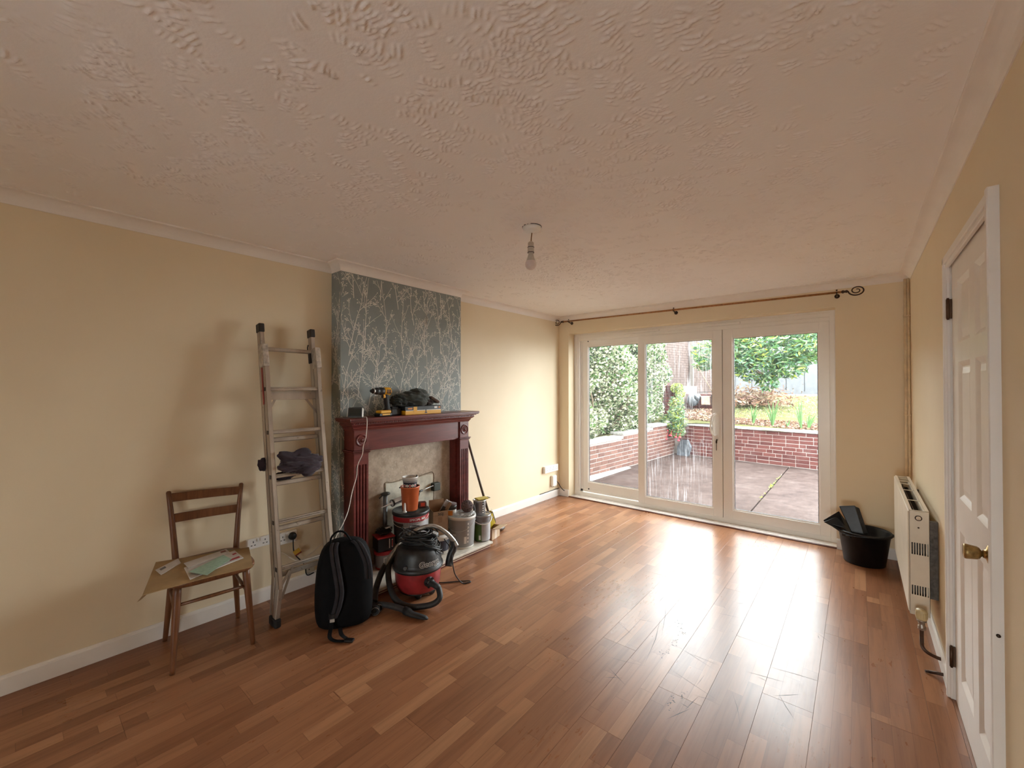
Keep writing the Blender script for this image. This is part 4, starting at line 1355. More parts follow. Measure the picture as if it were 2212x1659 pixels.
cr = leaf_mesh('patio_weeds', 90, lambda r, n: np.stack([2.054+.010*r.normal(0, 1, n), np.where(r.random(n) < .75, r.normal(7.43, .05, n), r.uniform(6.2, 8.6, n)), -.09+.02*r.random(n)], 1), (.02, .05), .3, [L_LIME, L_GREEN, L_TAN], [.5, .2, .3], 41, up=.8)
tag(cr, 'small weeds growing in the joint of the patio', 'weeds', kind='stuff')
# ------------------------------------------------------------------ fireplace
def mahog():
    t = NT('dark_red_mahogany')
    n1 = t.noise(1.0, 6, .6, t.mapping((30, 3, 30)), .5)
    t.set(col=t.ramp(n1, [(.3, (.085, .014, .012)), (.55, (.135, .024, .020)), (.75, (.18, .036, .028))]), rough=.33, spec=.5)
    t.bump(n1, .05, .002)
    return t.m
M_MAHOG = mahog()
def marble():
    t = NT('beige_conglomerate_marble')
    v = t.n('TexVoronoi'); v.inputs['Scale'].default_value = 38; v.inputs['Randomness'].default_value = 1
    t.l(t.mapping((1, 1, 1)), v.inputs['Vector'])
    sc_ = t.n('SeparateColor'); t.l(v.outputs['Color'], sc_.inputs[0])
    n1 = t.noise(14, 6, .65); n2 = t.noise(70, 4, .7)
    base = t.ramp(n1, [(.3, (.34, .27, .20)), (.5, (.45, .37, .285)), (.7, (.56, .48, .39))])
    chip = t.ramp(sc_.outputs[0], [(0, (.30, .25, .20)), (.5, (.50, .43, .34)), (.85, (.72, .66, .56))])
    m = t.math('MULTIPLY', t.math('LESS_THAN', v.outputs['Distance'], .34), t.math('GREATER_THAN', sc_.outputs[1], .45))
    c = t.mix(t.math('MULTIPLY', m, .75), base, chip)
    c = t.mix(.35, c, t.ramp(n2, [(.35, (.7, .68, .65)), (.65, (1.15, 1.15, 1.15))]), 'MULTIPLY')
    t.set(col=c, rough=.3, spec=.45)
    return t.m
M_MARBLE = marble()
PX = .275                                             # face of the pilasters
PL, PR = (1.544, 1.660), (2.592, 2.700)
surr = thing('fireplace_surround', 'dark red mahogany fire surround with fluted pilasters and deep mantel shelf', 'fireplace', (.2, 2.12, .05))
SHZ = 1.217
b = MB(); b.box((CX-.0, 1.472, SHZ-.019), (.353, 2.768, SHZ), ch=.003)
b.box((CX, 1.478, SHZ-.026), (.345, 2.762, SHZ-.018))
b.build('mantel_shelf', M_MAHOG, surr)
# stepped cornice round three sides
prof = [(0, 1.122), (.004, 1.122), (.006, 1.130), (.013, 1.138), (.016, 1.147), (.018, 1.150), (.030, 1.157), (.040, 1.168), (.040, 1.171), (.036, 1.171), (.036, 1.182), (.050, 1.182), (.052, 1.187), (.060, 1.194), (0, 1.194)]
path = [(CX, PL[0]), (PX, PL[0]), (PX, PR[1]), (CX, PR[1])]
b = MB()
for mb in sweep([path[0], path[1], path[2], path[3]], prof): b.add(mb.v, mb.f)
b.build('cornice', M_MAHOG, surr)
b = MB()
y = PL[0]-.028
while y < PR[1]+.03:
    b.box((PX+.036, y, 1.1715), (PX+.044, y+.008, 1.1815)); y += .0135
d_ = b.build('dentil_strip', M_MAHOG, surr); d_['kind'] = 'stuff'
b = MB(); b.box((CX, PL[1]-.01, .966), (PX-.013, PR[0]+.01, 1.150))
b.build('frieze', M_MAHOG, surr, bevel=.002)
for (y0, y1) in (PL, PR):
    b = MB(); b.box((CX, y0, .976), (PX, y1, 1.124))
    blk = b.build('corner_block', M_MAHOG, surr, bevel=.002)
    yc = (y0+y1)/2
    T = frame_T((PX, yc, 1.050), (0,1,0), (0,0,1), (1,0,0))
    b = MB(); b.lathe([(.046, 0), (.046, .003), (.043, .008), (.039, .009), (.036, .005), (.033, .003), (.010, .003), (.009, .009), (.005, .012), (0, .012)], seg=32, T=T)
    for k in range(12):
        a = k*math.pi/6
        b.ball((.021*math.cos(a), .021*math.sin(a), .004), (.0075, .0045, .004), 8, 5, T @ Matrix.Rotation(0, 4, 'Z') if True else None)
    b.build('roundel', M_MAHOG, blk)
    b = MB()
    for mb in sweep([(CX, y0), (PX, y0), (PX, y1), (CX, y1)], [(0, .952), (.004, .952), (.006, .957), (.010, .959), (.010, .964), (.004, .966), (.016, .970), (.016, .976), (0, .976)]): b.add(mb.v, mb.f)
    b.build('capital', M_MAHOG, surr)
    # shaft with four flutes cut into its face
    b = MB()
    b.box((CX, y0, .052), (PX-.010, y1, .954))
    n = 4; w = y1-y0; m = .016; fw_ = .012; gap = (w-2*m-n*fw_)/(n-1)
    yy = y0
    cuts = [(y0+m+i*(fw_+gap), y0+m+i*(fw_+gap)+fw_) for i in range(n)]
    e0 = y0
    for (c0, c1) in cuts+[(y1, y1)]:
        b.box((PX-.0105, e0, .052), (PX, c0, .954)); e0 = c1
    for (c0, c1) in cuts:
        b.box((PX-.0105, c0, .052), (PX, c1, .25)); b.box((PX-.0105, c0, .87), (PX, c1, .954))
    b.build('pilaster', M_MAHOG, surr)
    b = MB(); b.box((CX, y0-.008, .052), (PX+.010, y1+.008, .185), ch=.004)
    b.build('plinth', M_MAHOG, surr)
    b = MB()
    ya, yb = (y1, y1+.018) if y0 < 2 else (y0-.018, y0)
    b.box((CX, ya, .052), (PX-.045, yb, .97)); b.build('inner_slip', M_MAHOG, surr)
panel = thing('marble_back_panel', 'beige marble back panel inside the fire surround', 'panel', (.145, 2.12, .055))
b = MB(); b.box((CX+.0005, PL[1]+.019, .054), (.154, PR[0]-.019, .9655)); b.build('slab', M_MARBLE, panel)
plate = thing('closure_plate', 'pale closure plate with cracked edges over the old fire opening', 'plate', (.16, 2.13, .2))
b = MB()
rnd = random.Random(3)
pts = [(1.89, .10), (2.10, .10), (2.372, .10), (2.374, .30), (2.372, .50), (2.368, .664), (2.30, .668), (2.2, .661), (2.1, .666), (2.0, .657), (1.888, .662), (1.885, .45), (1.888, .25)]
b.prism([(u, v) for (u, v) in pts], .005, frame_T((.1545, 0, 0), (0,1,0), (0,0,1), (1,0,0)))
b.build('board', simple('pale_plaster_board', (.55, .52, .42, 1), .6, var=.25, vscale=14, bump=.3, bscale=30), plate)
b = MB()
edge_pts = [(1.883, .30), (1.880, .45), (1.884, .58), (1.883, .668), (1.95, .664), (2.02, .669), (2.1, .675), (2.2, .670), (2.3, .677), (2.378, .671), (2.381, .55), (2.379, .4)]
b.tube(smooth_path([(.1555, u+rnd.uniform(-.002, .002), v+rnd.uniform(-.002, .002)) for (u, v) in edge_pts], 4), .0035, 6)
b.build('cracked_filler', simple('dirty_filler', (.20, .16, .11, 1), .9, var=.5, vscale=60, bump=.6), plate)
hearth = thing('hearth', 'pale marble hearth slab on a thin wooden base', 'hearth', (.34, 2.09, 0))
b = MB(); b.box((CX+.002, 1.43, .033), (.553, 2.735, .052), ch=.003); b.build('slab', simple('pale_hearth_marble', (.62, .57, .49, 1), .28, var=.15, vscale=22), hearth)
b = MB(); b.box((CX+.002, 1.455, .001), (.535, 2.712, .0325)); b.build('base', M_MAHOG, hearth)
b = MB(); b.box((.5345, 1.452, .012), (.541, 2.716, .020)); b.build('edge_strip', simple('pale_edge_strip', (.50, .38, .28, 1), .5), hearth)

# ------------------------------------------------------------------ things on the mantel shelf
M_BLACKPL = simple('black_plastic', (.012, .012, .013, 1), .42, var=.3)
M_BLACKRUB = simple('black_rubber', (.010, .010, .011, 1), .7, var=.3, bump=.1)
M_YELLOW = simple('tool_yellow', (.72, .36, .012, 1), .42, var=.06)
M_WHITEPL = simple('white_plastic', (.72, .68, .62, 1), .4, var=.04)
disp = thing('small_display', 'small white clock display with dark screen on the mantel shelf', 'clock', (.275, 1.56, SHZ))
Rd = Matrix.Translation((.272, 1.556, SHZ)) @ Matrix.Rotation(math.radians(-46), 4, 'Z') @ Matrix.Rotation(math.radians(-7), 4, 'Y')
b = MB(); b.box((-.026, -.052, .003), (.012, .052, .074), Rd, ch=.008); b.build('case', M_WHITEPL, disp)
b = MB(); b.box((.011, -.050, .006), (.0135, .050, .072), Rd, ch=.001); b.build('bezel', M_BLACKPL, disp)
t_ = simple('dark_glass_screen', (.022, .025, .022, 1), .15)
b = MB(); b.box((.0133, -.043, .014), (.0142, .043, .066), Rd); b.build('screen', t_, disp)
b = MB(); b.box((-.022, -.045, .073), (.008, .045, .077), Rd, ch=.003); b.build('top_bar', M_BLACKPL, disp)
cord = thing('charger_cord', 'white charger cord trailing from the mantel shelf down past the fireplace', 'cord', (.36, 1.55, .4))
b = MB()
b.tube(smooth_path([(.262, 1.592, SHZ+.012), (.30, 1.601, SHZ+.006), (.338, 1.603, SHZ+.006), (.358, 1.596, SHZ-.002), (.370, 1.591, 1.169), (.364, 1.585, 1.079), (.345, 1.576, 1.014), (.340, 1.572, .957), (.322, 1.556, .904), (.318, 1.545, .866), (.330, 1.533, .804), (.352, 1.488, .709), (.384, 1.450, .626), (.400, 1.422, .571), (.418, 1.384, .521), (.425, 1.346, .472), (.40, 1.32, .40), (.30, 1.30, .28), (.12, 1.26, .22), (.02, 1.20, .25)], 5), .0028, 8)
b.build('cable', M_WHITEPL, cord)

drill = thing('cordless_drill', 'yellow and black cordless drill standing on its battery on the mantel shelf', 'drill', (.26, 1.80, SHZ))
Td = Matrix.Translation((.268, 1.785, SHZ)) @ Matrix.Rotation(math.radians(6), 4, 'Z')
def tz(T, axis_from, axis_to):          # lathe helper along a line in local coordinates
    a, c = Vector(axis_from), Vector(axis_to)
    z = (c-a).normalized(); x = z.cross(Vector((0,0,1)) if abs(z.z) < .9 else Vector((1,0,0))).normalized(); y = z.cross(x)
    return T @ frame_T(a, x, y, z)
zb = .192
T1 = tz(Td, (0, .075, zb), (0, -.11, zb+.004))
b = MB(); b.lathe([(0, 0), (.022, .002), (.030, .010), (.0315, .03), (.031, .062), (.028, .075), (0, .076)], seg=24, T=T1, sx=.95); b.build('motor_housing', M_YELLOW, drill)
b = MB(); b.lathe([(0, .070), (.0285, .070), (.0300, .085), (.0300, .105), (.0265, .112), (.0265, .122), (.0275, .124), (.0270, .140), (.0205, .155), (.0195, .168), (.014, .176), (.010, .186), (0, .187)], seg=24, T=T1); b.build('chuck', M_BLACKPL, drill)
b = MB(); b.lathe([(.0198, .155), (.0210, .156), (.0203, .166), (.0192, .167)], seg=24, T=T1); b.build('chuck_ring', simple('brushed_steel', (.55, .54, .52, 1), .35, .9), drill)
for k in range(4):
    b = MB(); b.box((-.0330, .020+k*.011, zb-.018), (.0330, .025+k*.011, zb+.014), Td, ch=.002); b.build('vent_slot', M_BLACKPL, drill)
b = MB()
sec = [((0, .028, zb-.018), .020, .026), ((0, .034, zb-.05), .0165, .023), ((0, .042, .09), .0155, .022), ((0, .046, .06), .017, .025), ((0, .040, .046), .024, .04)]
vs, fs = [], []
for (c, rx, ry) in sec:
    for k in range(12):
        a = k*math.pi/6; vs.append((c[0]+rx*math.cos(a), c[1]+ry*math.sin(a), c[2]))
for j in range(len(sec)-1):
    for k in range(12): fs.append((j*12+k, j*12+(k+1) % 12, (j+1)*12+(k+1) % 12, (j+1)*12+k))
b.add(vs, fs, True, Td); b.build('handle', M_BLACKRUB, drill)
b = MB(); b.box((-.014, .000, zb-.052), (.014, .022, zb-.020), Td, ch=.006); b.build('handle_shroud', M_YELLOW, drill)
b = MB(); b.box((-.008, -.008, zb-.055), (.008, .012, zb-.026), Td, ch=.005); b.build('trigger', M_BLACKPL, drill)
b = MB(); b.box((-.032, -.058, .0), (.034, .066, .026), Td, ch=.007); bt = b.build('battery', M_BLACKPL, drill)
b = MB(); b.box((-.028, -.046, .022), (.036, .058, .047), Td, ch=.009); b.build('battery_shoe', M_YELLOW, drill)
b = MB(); b.box((.030, -.03, .008), (.0365, .045, .020), Td, ch=.002); b.build('battery_stripe', M_YELLOW, drill)

tb = thing('drill_bit_box', 'flat black and yellow tool box on the mantel shelf under the dark cloth', 'box', (.23, 2.16, SHZ))
b = MB(); b.box((.165, 1.972, SHZ), (.302, 2.342, SHZ+.034), ch=.002); b.build('lower_tray', M_YELLOW, tb)
b = MB(); b.box((.165, 1.970, SHZ+.034), (.3015, 2.344, SHZ+.068), ch=.002); ld = b.build('lid', M_BLACKPL, tb)
M_TAG = simple('printed_tag_white', (.75, .73, .68, 1), .5)
M_ORANGEPRT = simple('orange_print', (.62, .22, .03, 1), .5)
b = MB(); b.box((.3014, 2.05, SHZ+.020), (.3032, 2.085, SHZ+.064)); b.build('latch', M_YELLOW, tb)
b = MB(); b.box((.3014, 1.995, SHZ+.044), (.3022, 2.04, SHZ+.056)); b.build('label_print', M_ORANGEPRT, ld)
b = MB(); b.box((.3014, 2.268, SHZ+.045), (.3022, 2.300, SHZ+.062)); b.build('label_print', M_TAG, ld)
b = MB(); b.box((.3014, 2.313, SHZ+.045), (.3022, 2.333, SHZ+.060)); b.build('label_print', M_ORANGEPRT, ld)
b = MB(); b.box((.3018, 2.150, SHZ+.040), (.3026, 2.185, SHZ+.052)); b.box((.3018, 2.172, SHZ+.014), (.3026, 2.182, SHZ+.044)); b.box((.3018, 2.165, SHZ+.008), (.3026, 2.190, SHZ+.016))
b.build('printed_drill_picture', M_BLACKPL, tb)
b = MB(); b.box((.3014, 1.976, SHZ+.031), (.3022, 2.34, SHZ+.036)); b.build('seam', M_TAG, tb)
chg = thing('battery_charger', 'black battery charger beside the drill on the mantel shelf', 'charger', (.2, 1.90, SHZ))
b = MB(); b.box((.158, 1.868, SHZ), (.262, 1.962, SHZ+.055), ch=.008); b.box((.175, 1.885, SHZ+.05), (.245, 1.945, SHZ+.068), ch=.005); b.build('body', M_BLACKPL, chg)

# crumpled cloth: a sheet of folds over a hidden lump
import mathutils.noise as mnoise
def crumple(mb, c, r, seed, nu=56, nv=34, fold=.28, freq=1.7, peaks=(), flat=None, st=(1, 1, 1)):
    """closed crumpled lump; peaks = [(dir, height, width)] pulls out corners"""
    vs, fs = [], []
    so = Vector((seed*3.7, seed*1.3, seed*2.1))
    for j in range(nv+1):
        th = math.pi*j/nv
        for i in range(nu):
            ph = 2*math.pi*i/nu
            d = Vector((math.sin(th)*math.cos(ph), math.sin(th)*math.sin(ph), math.cos(th)))
            ds = Vector((d.x*st[0]+d.z*.4, d.y*st[1]+d.z*.5, d.z*st[2]))
            n1 = mnoise.noise(ds*freq+so); n2 = mnoise.noise(ds*freq*2.3+so*2)
            k = 1+fold*(1-abs(n1)*3.2)*.5+fold*.45*(1-abs(n2)*3)*.5-.1
            for (pd, ph_, pw) in peaks:
                a = d.angle(Vector(pd).normalized())
                k += ph_*math.exp(-(a/pw)**2)
            p = Vector((c[0]+r[0]*d.x*k, c[1]+r[1]*d.y*k, c[2]+r[2]*d.z*k))
            if flat is not None and p.z < flat: p.z = flat
            vs.append(p)
    for j in range(nv):
        for i in range(nu): fs.append((j*nu+i, j*nu+(i+1) % nu, (j+1)*nu+(i+1) % nu, (j+1)*nu+i))
    mb.add(vs, fs, True)
    return mb
def cloth_mat(name, c, var=.35):
    t = NT(name)
    nz = t.noise(9, 5, .6)
    t.set(col=t.ramp(nz, [(.3, tuple(q*(1-var) for q in c)), (.7, tuple(q*(1+var) for q in c))]), rough=.9, spec=.2, sheen=.25)
    t.bump(t.noise(320, 2), .25, .0015)
    return t.m
gl = thing('grey_cloth', 'crumpled dark grey green cloth heaped on the tool box', 'cloth', (.23, 2.1, SHZ+.07))
b = MB(); crumple(b, (.235, 2.115, SHZ+.135), (.075, .13, .062), 3, fold=.4, freq=2.1, peaks=[((.7, .1, -.6), .45, .35), ((0, .4, 1), .25, .5), ((0, -1, .2), .35, .4)], flat=SHZ+.0705); b.build('folds', cloth_mat('dark_green_grey_cloth', (.050, .058, .052)), gl)
b = MB(); crumple(b, (.225, 1.975, SHZ+.115), (.055, .085, .050), 5, fold=.42, freq=2.2, flat=SHZ+.0705); b.build('lower_folds', cloth_mat('black_green_cloth', (.028, .033, .030)), gl)
gv = thing('leather_glove', 'dark brown leather glove on the right end of the tool box', 'glove', (.25, 2.25, SHZ+.07))
b = MB(); crumple(b, (.245, 2.235, SHZ+.098), (.05, .062, .032), 8, fold=.3, freq=1.8, flat=SHZ+.0705)
b.build('palm', cloth_mat('dark_brown_leather', (.035, .022, .018)), gv)
b = MB(); b.box((-.035, -.012, -.05), (.035, .012, .04), Matrix.Translation((.262, 2.288, SHZ+.118)) @ Euler((math.radians(58), 0, math.radians(-12))).to_matrix().to_4x4(), ch=.008)
b.build('cuff', cloth_mat('brown_leather_cuff', (.085, .048, .036)), gv)
# ------------------------------------------------------------------ chair
def wood(name, a, b_, c, rough=.42):
    t = NT(name)
    n1 = t.noise(1.0, 5, .6, t.mapping((60, 60, 7)), .4)
    t.set(col=t.ramp(n1, [(.3, a), (.55, b_), (.78, c)]), rough=rough, spec=.45)
    return t.m
M_CHAIR = wood('varnished_beech', (.105, .038, .014), (.165, .064, .024), (.225, .098, .040))
chair = thing('wooden_chair', 'plain wooden kitchen chair with two back slats against the left wall', 'chair', (.26, .67, 0))
FL, FR, RR, RL = Vector((.438, .473, 0)), Vector((.468, .826, 0)), Vector((.100, .865, 0)), Vector((.050, .517, 0))
sz = .425
def leg(foot, top, r0, r1, name='leg'):
    b = MB(); f = Vector(foot); t = Vector(top)
    pts = [f+(t-f)*s for s in (0, .05, .3, .6, .9, 1)]
    b.tube(pts, [r0*.92, r0, r0+(r1-r0)*.35, r0+(r1-r0)*.8, r1, r1*.95], 14)
    return b.build(name, M_CHAIR, chair)
leg(FL, (.400, .500, sz), .0125, .0185); leg(FR, (.428, .800, sz), .0125, .0185)
leg(RR, (.125, .835, sz), .0125, .0175); leg(RL, (.085, .545, sz), .0125, .0175)
# saddle seat: rounded slab with a slight dish
b = MB()
ctr = Vector((.268, .668)); fx = Vector((.995, -.09)); fy = Vector((.09, .995))
prof2 = []
for i in range(48):
    a = 2*math.pi*i/48
    ca, sa = math.cos(a), math.sin(a)
    n_ = 4.5
    rr = (abs(ca)**n_+abs(sa)**n_)**(-1/n_)
    hx, hy = .205, .205-.018*(1-ca)/2
    prof2.append(ctr+fx*(hx*rr*ca)+fy*(hy*rr*sa))
vs, fs = [], []
for (s, z) in ((.90, sz-.012), (.97, sz-.006), (1.0, sz+.004), (1.0, sz+.016), (.985, sz+.022), (.80, sz+.019), (.4, sz+.014), (.02, sz+.013)):
    for q in prof2: vs.append((*(ctr+(q-ctr)*s), z))
for j in range(7):
    for i in range(48): fs.append((j*48+i, j*48+(i+1) % 48, (j+1)*48+(i+1) % 48, (j+1)*48+i))
fs.append(tuple(range(48))[::-1]); fs.append(tuple(range(7*48, 8*48)))
b.add(vs, fs, True); b.build('seat', M_CHAIR, chair)
b = MB(); crv = []
vs, fs = [], []
for (s, z) in ((.86, sz+.0205), (.84, sz+.024), (.3, sz+.025), (.02, sz+.025)):
    for q in prof2: vs.append((*(ctr+(q-ctr)*s), z))
for j in range(3):
    for i in range(48): fs.append((j*48+i, j*48+(i+1) % 48, (j+1)*48+(i+1) % 48, (j+1)*48+i))
b.add(vs, fs, True); b.build('seat_pad', simple('olive_seat_cover', (.10, .115, .075, 1), .7), chair)
def post(p0, p1, p2):
    b = MB(); sp = smooth_path([p0, p1, p2], 6); n = len(sp)
    b.tube(sp, [.0165-.0045*i/n for i in range(n)], 14)
    b.ball(sp[-1], (.0122, .0122, .009), 12, 6)
    return b.build('back_post', M_CHAIR, chair)
post((.082, .558, sz+.005), (.066, .545, .64), (.040, .531, .836)); post((.100, .852, sz+.005), (.088, .866, .62), (.055, .893, .822))
def slat(zl, zr, h, d):
    b = MB(); n = 10; vs, fs = [], []
    for i in range(n+1):
        s = i/n
        y = .540+(.882-.540)*s; bow = -.012*math.sin(math.pi*s)
        zc = zl+(zr-zl)*s; x = .070-.135*(zc-.62)*.9+bow+.016*s
        hh = h/2*(1-.0*s)
        vs += [(x-.005, y, zc-hh), (x+.005, y, zc-hh), (x+.005, y, zc+hh), (x-.005, y, zc+hh)]
    for i in range(n):
        for k in range(4): fs.append((4*i+k, 4*i+(k+1) % 4, 4*i+4+(k+1) % 4, 4*i+4+k))
    fs += [(0,1,2,3), (4*n,4*n+1,4*n+2,4*n+3)]
    b.add(vs, fs); b.build('back_slat', M_CHAIR, chair, bevel=.002)
slat(.806, .787, .050, 0); slat(.688, .678, .050, 0)
def lp(foot, top, z): f, t = Vector(foot), Vector(top); return f+(t-f)*(z/t.z)
b = MB(); p, q = lp(FL, (.400, .500, sz), .325), lp(FR, (.428, .800, sz), .325); b.tube([p, (p+q)/2, q], [.008, .0098, .008], 10); b.build('stretcher', M_CHAIR, chair)
for (f0, t0, f1, t1, z) in ((FL, (.400, .500, sz), RL, (.085, .545, sz), .285), (FR, (.428, .800, sz), RR, (.125, .835, sz), .285)):
    b = MB(); p, q = lp(f0, t0, z), lp(f1, t1, z); b.tube([p, (p+q)/2, q], [.008, .0098, .008], 10); b.build('stretcher', M_CHAIR, chair)

# ------------------------------------------------------------------ post lying on the chair
def sheet(name, label, cat, corners, th, mat, parent=None, bow=0.0, group=None):
    """thin sheet with thickness through four corners (counter-clockwise), bowed a little"""
    A, B_, C_, D_ = [Vector(c) for c in corners]
    n = 8; vs, fs = [], []
    nrm = (B_-A).cross(D_-A).normalized()
    if nrm.z < 0: nrm = -nrm
    for lay in (0, 1):
        for i in range(n+1):
            for j in range(n+1):
                u, v = i/n, j/n
                p = A*(1-u)*(1-v)+B_*u*(1-v)+C_*u*v+D_*(1-u)*v
                p = p+nrm*(bow*math.sin(math.pi*u)*math.sin(math.pi*(.3+.7*v))+th*lay)
                vs.append(p)
    m = (n+1)**2
    for i in range(n):
        for j in range(n):
            a = i*(n+1)+j
            fs.append((a, a+1, a+n+2, a+n+1)); fs.append((m+a, m+a+n+1, m+a+n+2, m+a+1))
    for i in range(n):
        for (a, c) in ((i*(n+1), (i+1)*(n+1)), (i*(n+1)+n, (i+1)*(n+1)+n)): fs.append((a, c, m+c, m+a))
        for (a, c) in ((i, i+1), (n*(n+1)+i, n*(n+1)+i+1)): fs.append((a, c, m+c, m+a))
    b = MB(); b.add(vs, fs, False)
    o = b.build(name, mat, parent)
    if parent is None: tag(o, label, cat, group)
    return o
M_KRAFT = simple('kraft_paper', (.34, .225, .105, 1), .75, var=.14, vscale=14, bump=.15, bscale=25)
M_LETTER = simple('letter_paper', (.55, .51, .48, 1), .7, var=.08, vscale=40)
M_GREENP = simple('pale_green_paper', (.30, .43, .33, 1), .7, var=.14, vscale=60)
zs_ = sz+.028
env = sheet('brown_envelope', 'large brown paper envelope lying across the chair seat, overhanging its left side', 'envelope', [(.470, .352, zs_-.004), (.540, .800, zs_+.004), (.235, .880, zs_+.012), (.075, .470, zs_+.010)], .0035, M_KRAFT, bow=.006)
sheet('flap', None, None, [(.470, .352, zs_-.004), (.455, .375, zs_-.006), (.42, .355, zs_-.040), (.44, .338, zs_-.038)], .001, M_KRAFT, env)
z2 = zs_+.0125
l1 = sheet('letter', 'long creased letter at the left end of the brown envelope', 'letter', [(.300, .452, z2-.001), (.200, .555, z2+.001), (.120, .560, z2+.003), (.205, .445, z2)], .002, M_LETTER)
b = MB(); M_PRT = simple('grey_print', (.16, .15, .15, 1), .7)
sheet('address_print', None, None, [(.240, .462, z2+.0022), (.215, .490, z2+.0024), (.190, .488, z2+.0032), (.213, .460, z2+.0030)], .0004, M_PRT, l1)
l2 = sheet('letter', 'white window envelope with red corner under the green leaflet', 'envelope', [(.475, .535, z2-.004), (.395, .800, z2+.002), (.250, .800, z2+.006), (.300, .548, z2+.002)], .004, M_LETTER, bow=.002)
sheet('stamp', None, None, [(.330, .768, z2+.0125), (.318, .79, z2+.0125), (.300, .79, z2+.0129), (.310, .768, z2+.0129)], .0004, simple('red_stamp', (.33, .02, .025, 1), .6), l2)
sheet('stamp', None, None, [(.395, .735, z2+.0075), (.382, .788, z2+.0072), (.360, .788, z2+.0085), (.375, .735, z2+.009)], .0004, bpy.data.materials['red_stamp'], l2)
l3 = sheet('letter', 'white letter with a small printed stamp behind the green leaflet', 'letter', [(.330, .560, z2+.0075), (.265, .772, z2+.0095), (.185, .775, z2+.0085), (.235, .560, z2+.0070)], .0016, M_LETTER, bow=.002)
sheet('stamp', None, None, [(.240, .735, z2+.0130), (.235, .762, z2+.0130), (.210, .762, z2+.0128), (.215, .735, z2+.0128)], .0004, simple('brown_stamp', (.20, .06, .05, 1), .6), l3)
l4 = sheet('leaflet', 'pale green printed leaflet on top of the letters', 'leaflet', [(.505, .600, z2+.006), (.385, .745, z2+.0120), (.290, .730, z2+.0150), (.405, .545, z2+.0125)], .0012, M_GREENP, bow=.004)

# ------------------------------------------------------------------ sockets on the left wall
def socket(y0, y1, z0, z1, lab, gang=2, tilt=0.0):
    t = thing('wall_socket', lab, 'socket', (.0, (y0+y1)/2, (z0+z1)/2))
    b = MB(); b.box((.0005, y0, z0), (.026, y1, z1), ch=.004); fp = b.build('face_plate', M_UPVC, t)
    w = (y1-y0)/gang
    for g in range(gang):
        c = y0+w*(g+.5); zc = (z0+z1)/2
        for (dy, dz, ww, hh) in ((0, .012, .005, .011), (-.011, -.010, .010, .005), (.011, -.010, .010, .005)):
            b = MB(); b.box((.0245, c+dy*.9-ww/2, zc+dz-hh/2), (.0266, c+dy*.9+ww/2, zc+dz+hh/2)); b.build('pin_hole', M_GASKET, fp)
        ys_ = y0+w*(g+.5)+(.026 if g == 0 else -.026)*(1 if gang == 2 else 0)
        b = MB(); b.box((.0255, ys_-.006, zc+.012), (.0300, ys_+.006, zc+.034), ch=.0015); b.build('switch', M_UPVC, fp)
    return t
socket(.938, 1.081, .378, .442, 'white double wall socket on the left wall between chair and ladder')
s_ = socket(1.125, 1.252, .352, .432, 'white wall socket holding a round black plug behind the ladder', 2)
M_LEAD = simple('black_cable', (.014, .014, .015, 1), .5)
plug = thing('mains_plug', 'round black mains plug with yellow tag on its lead behind the ladder', 'plug', (.03, 1.218, .395))
b = MB(); b.lathe([(0, 0), (.026, 0), (.027, .006), (.024, .020), (.016, .026), (0, .027)], seg=22, T=frame_T((.0268, 1.218, .398), (0,1,0), (0,0,1), (1,0,0))); b.build('plug_body', M_BLACKPL, plug)
b = MB(); b.tube(smooth_path([(.045, 1.218, .378), (.046, 1.218, .345), (.044, 1.222, .30), (.040, 1.235, .262), (.036, 1.262, .225), (.030, 1.290, .19), (.024, 1.31, .15), (.022, 1.318, .10), (.03, 1.33, .085), (.03, 1.37, .09)], 5), .0042, 8); b.build('lead', M_LEAD, plug)
b = MB(); b.box((-.002, -.022, -.020), (.002, .022, .020), Matrix.Translation((.052, 1.243, .283)) @ Euler((math.radians(28), 0, math.radians(-12))).to_matrix().to_4x4()); b.build('test_tag', simple('yellow_tag', (.50, .30, .035, 1), .5), plug)
b = MB(); b.box((.0022, -.022, -.020), (.0026, .022, -.010), Matrix.Translation((.052, 1.243, .283)) @ Euler((math.radians(28), 0, math.radians(-12))).to_matrix().to_4x4()); b.build('tag_print', simple('dark_red_print', (.20, .03, .02, 1), .6), plug)
jb = thing('phone_socket', 'small yellowed junction box just above the skirting behind the backpack', 'socket', (.0, 1.345, .12))
b = MB(); b.box((.0005, 1.318, .096), (.024, 1.378, .150), ch=.003); b.build('cover', simple('yellowed_box', (.42, .36, .26, 1), .5), jb)
b = MB(); b.lathe([(0, 0), (.004, 0), (.004, .002), (0, .002)], seg=10, T=frame_T((.024, 1.338, .122), (0,1,0), (0,0,1), (1,0,0))); b.build('screw', M_GASKET, jb)
ws = thing('loose_wire', 'thin pale wire drooping along the wall behind the ladder', 'wire', (.01, 1.2, .25))
b = MB(); b.tube(smooth_path([(.012, 1.12, .31), (.014, 1.17, .285), (.016, 1.22, .235), (.016, 1.28, .21), (.016, 1.36, .235), (.016, 1.44, .28), (.012, 1.50, .29)], 5), .0018, 6); b.build('wire', M_WHITEPL, ws)
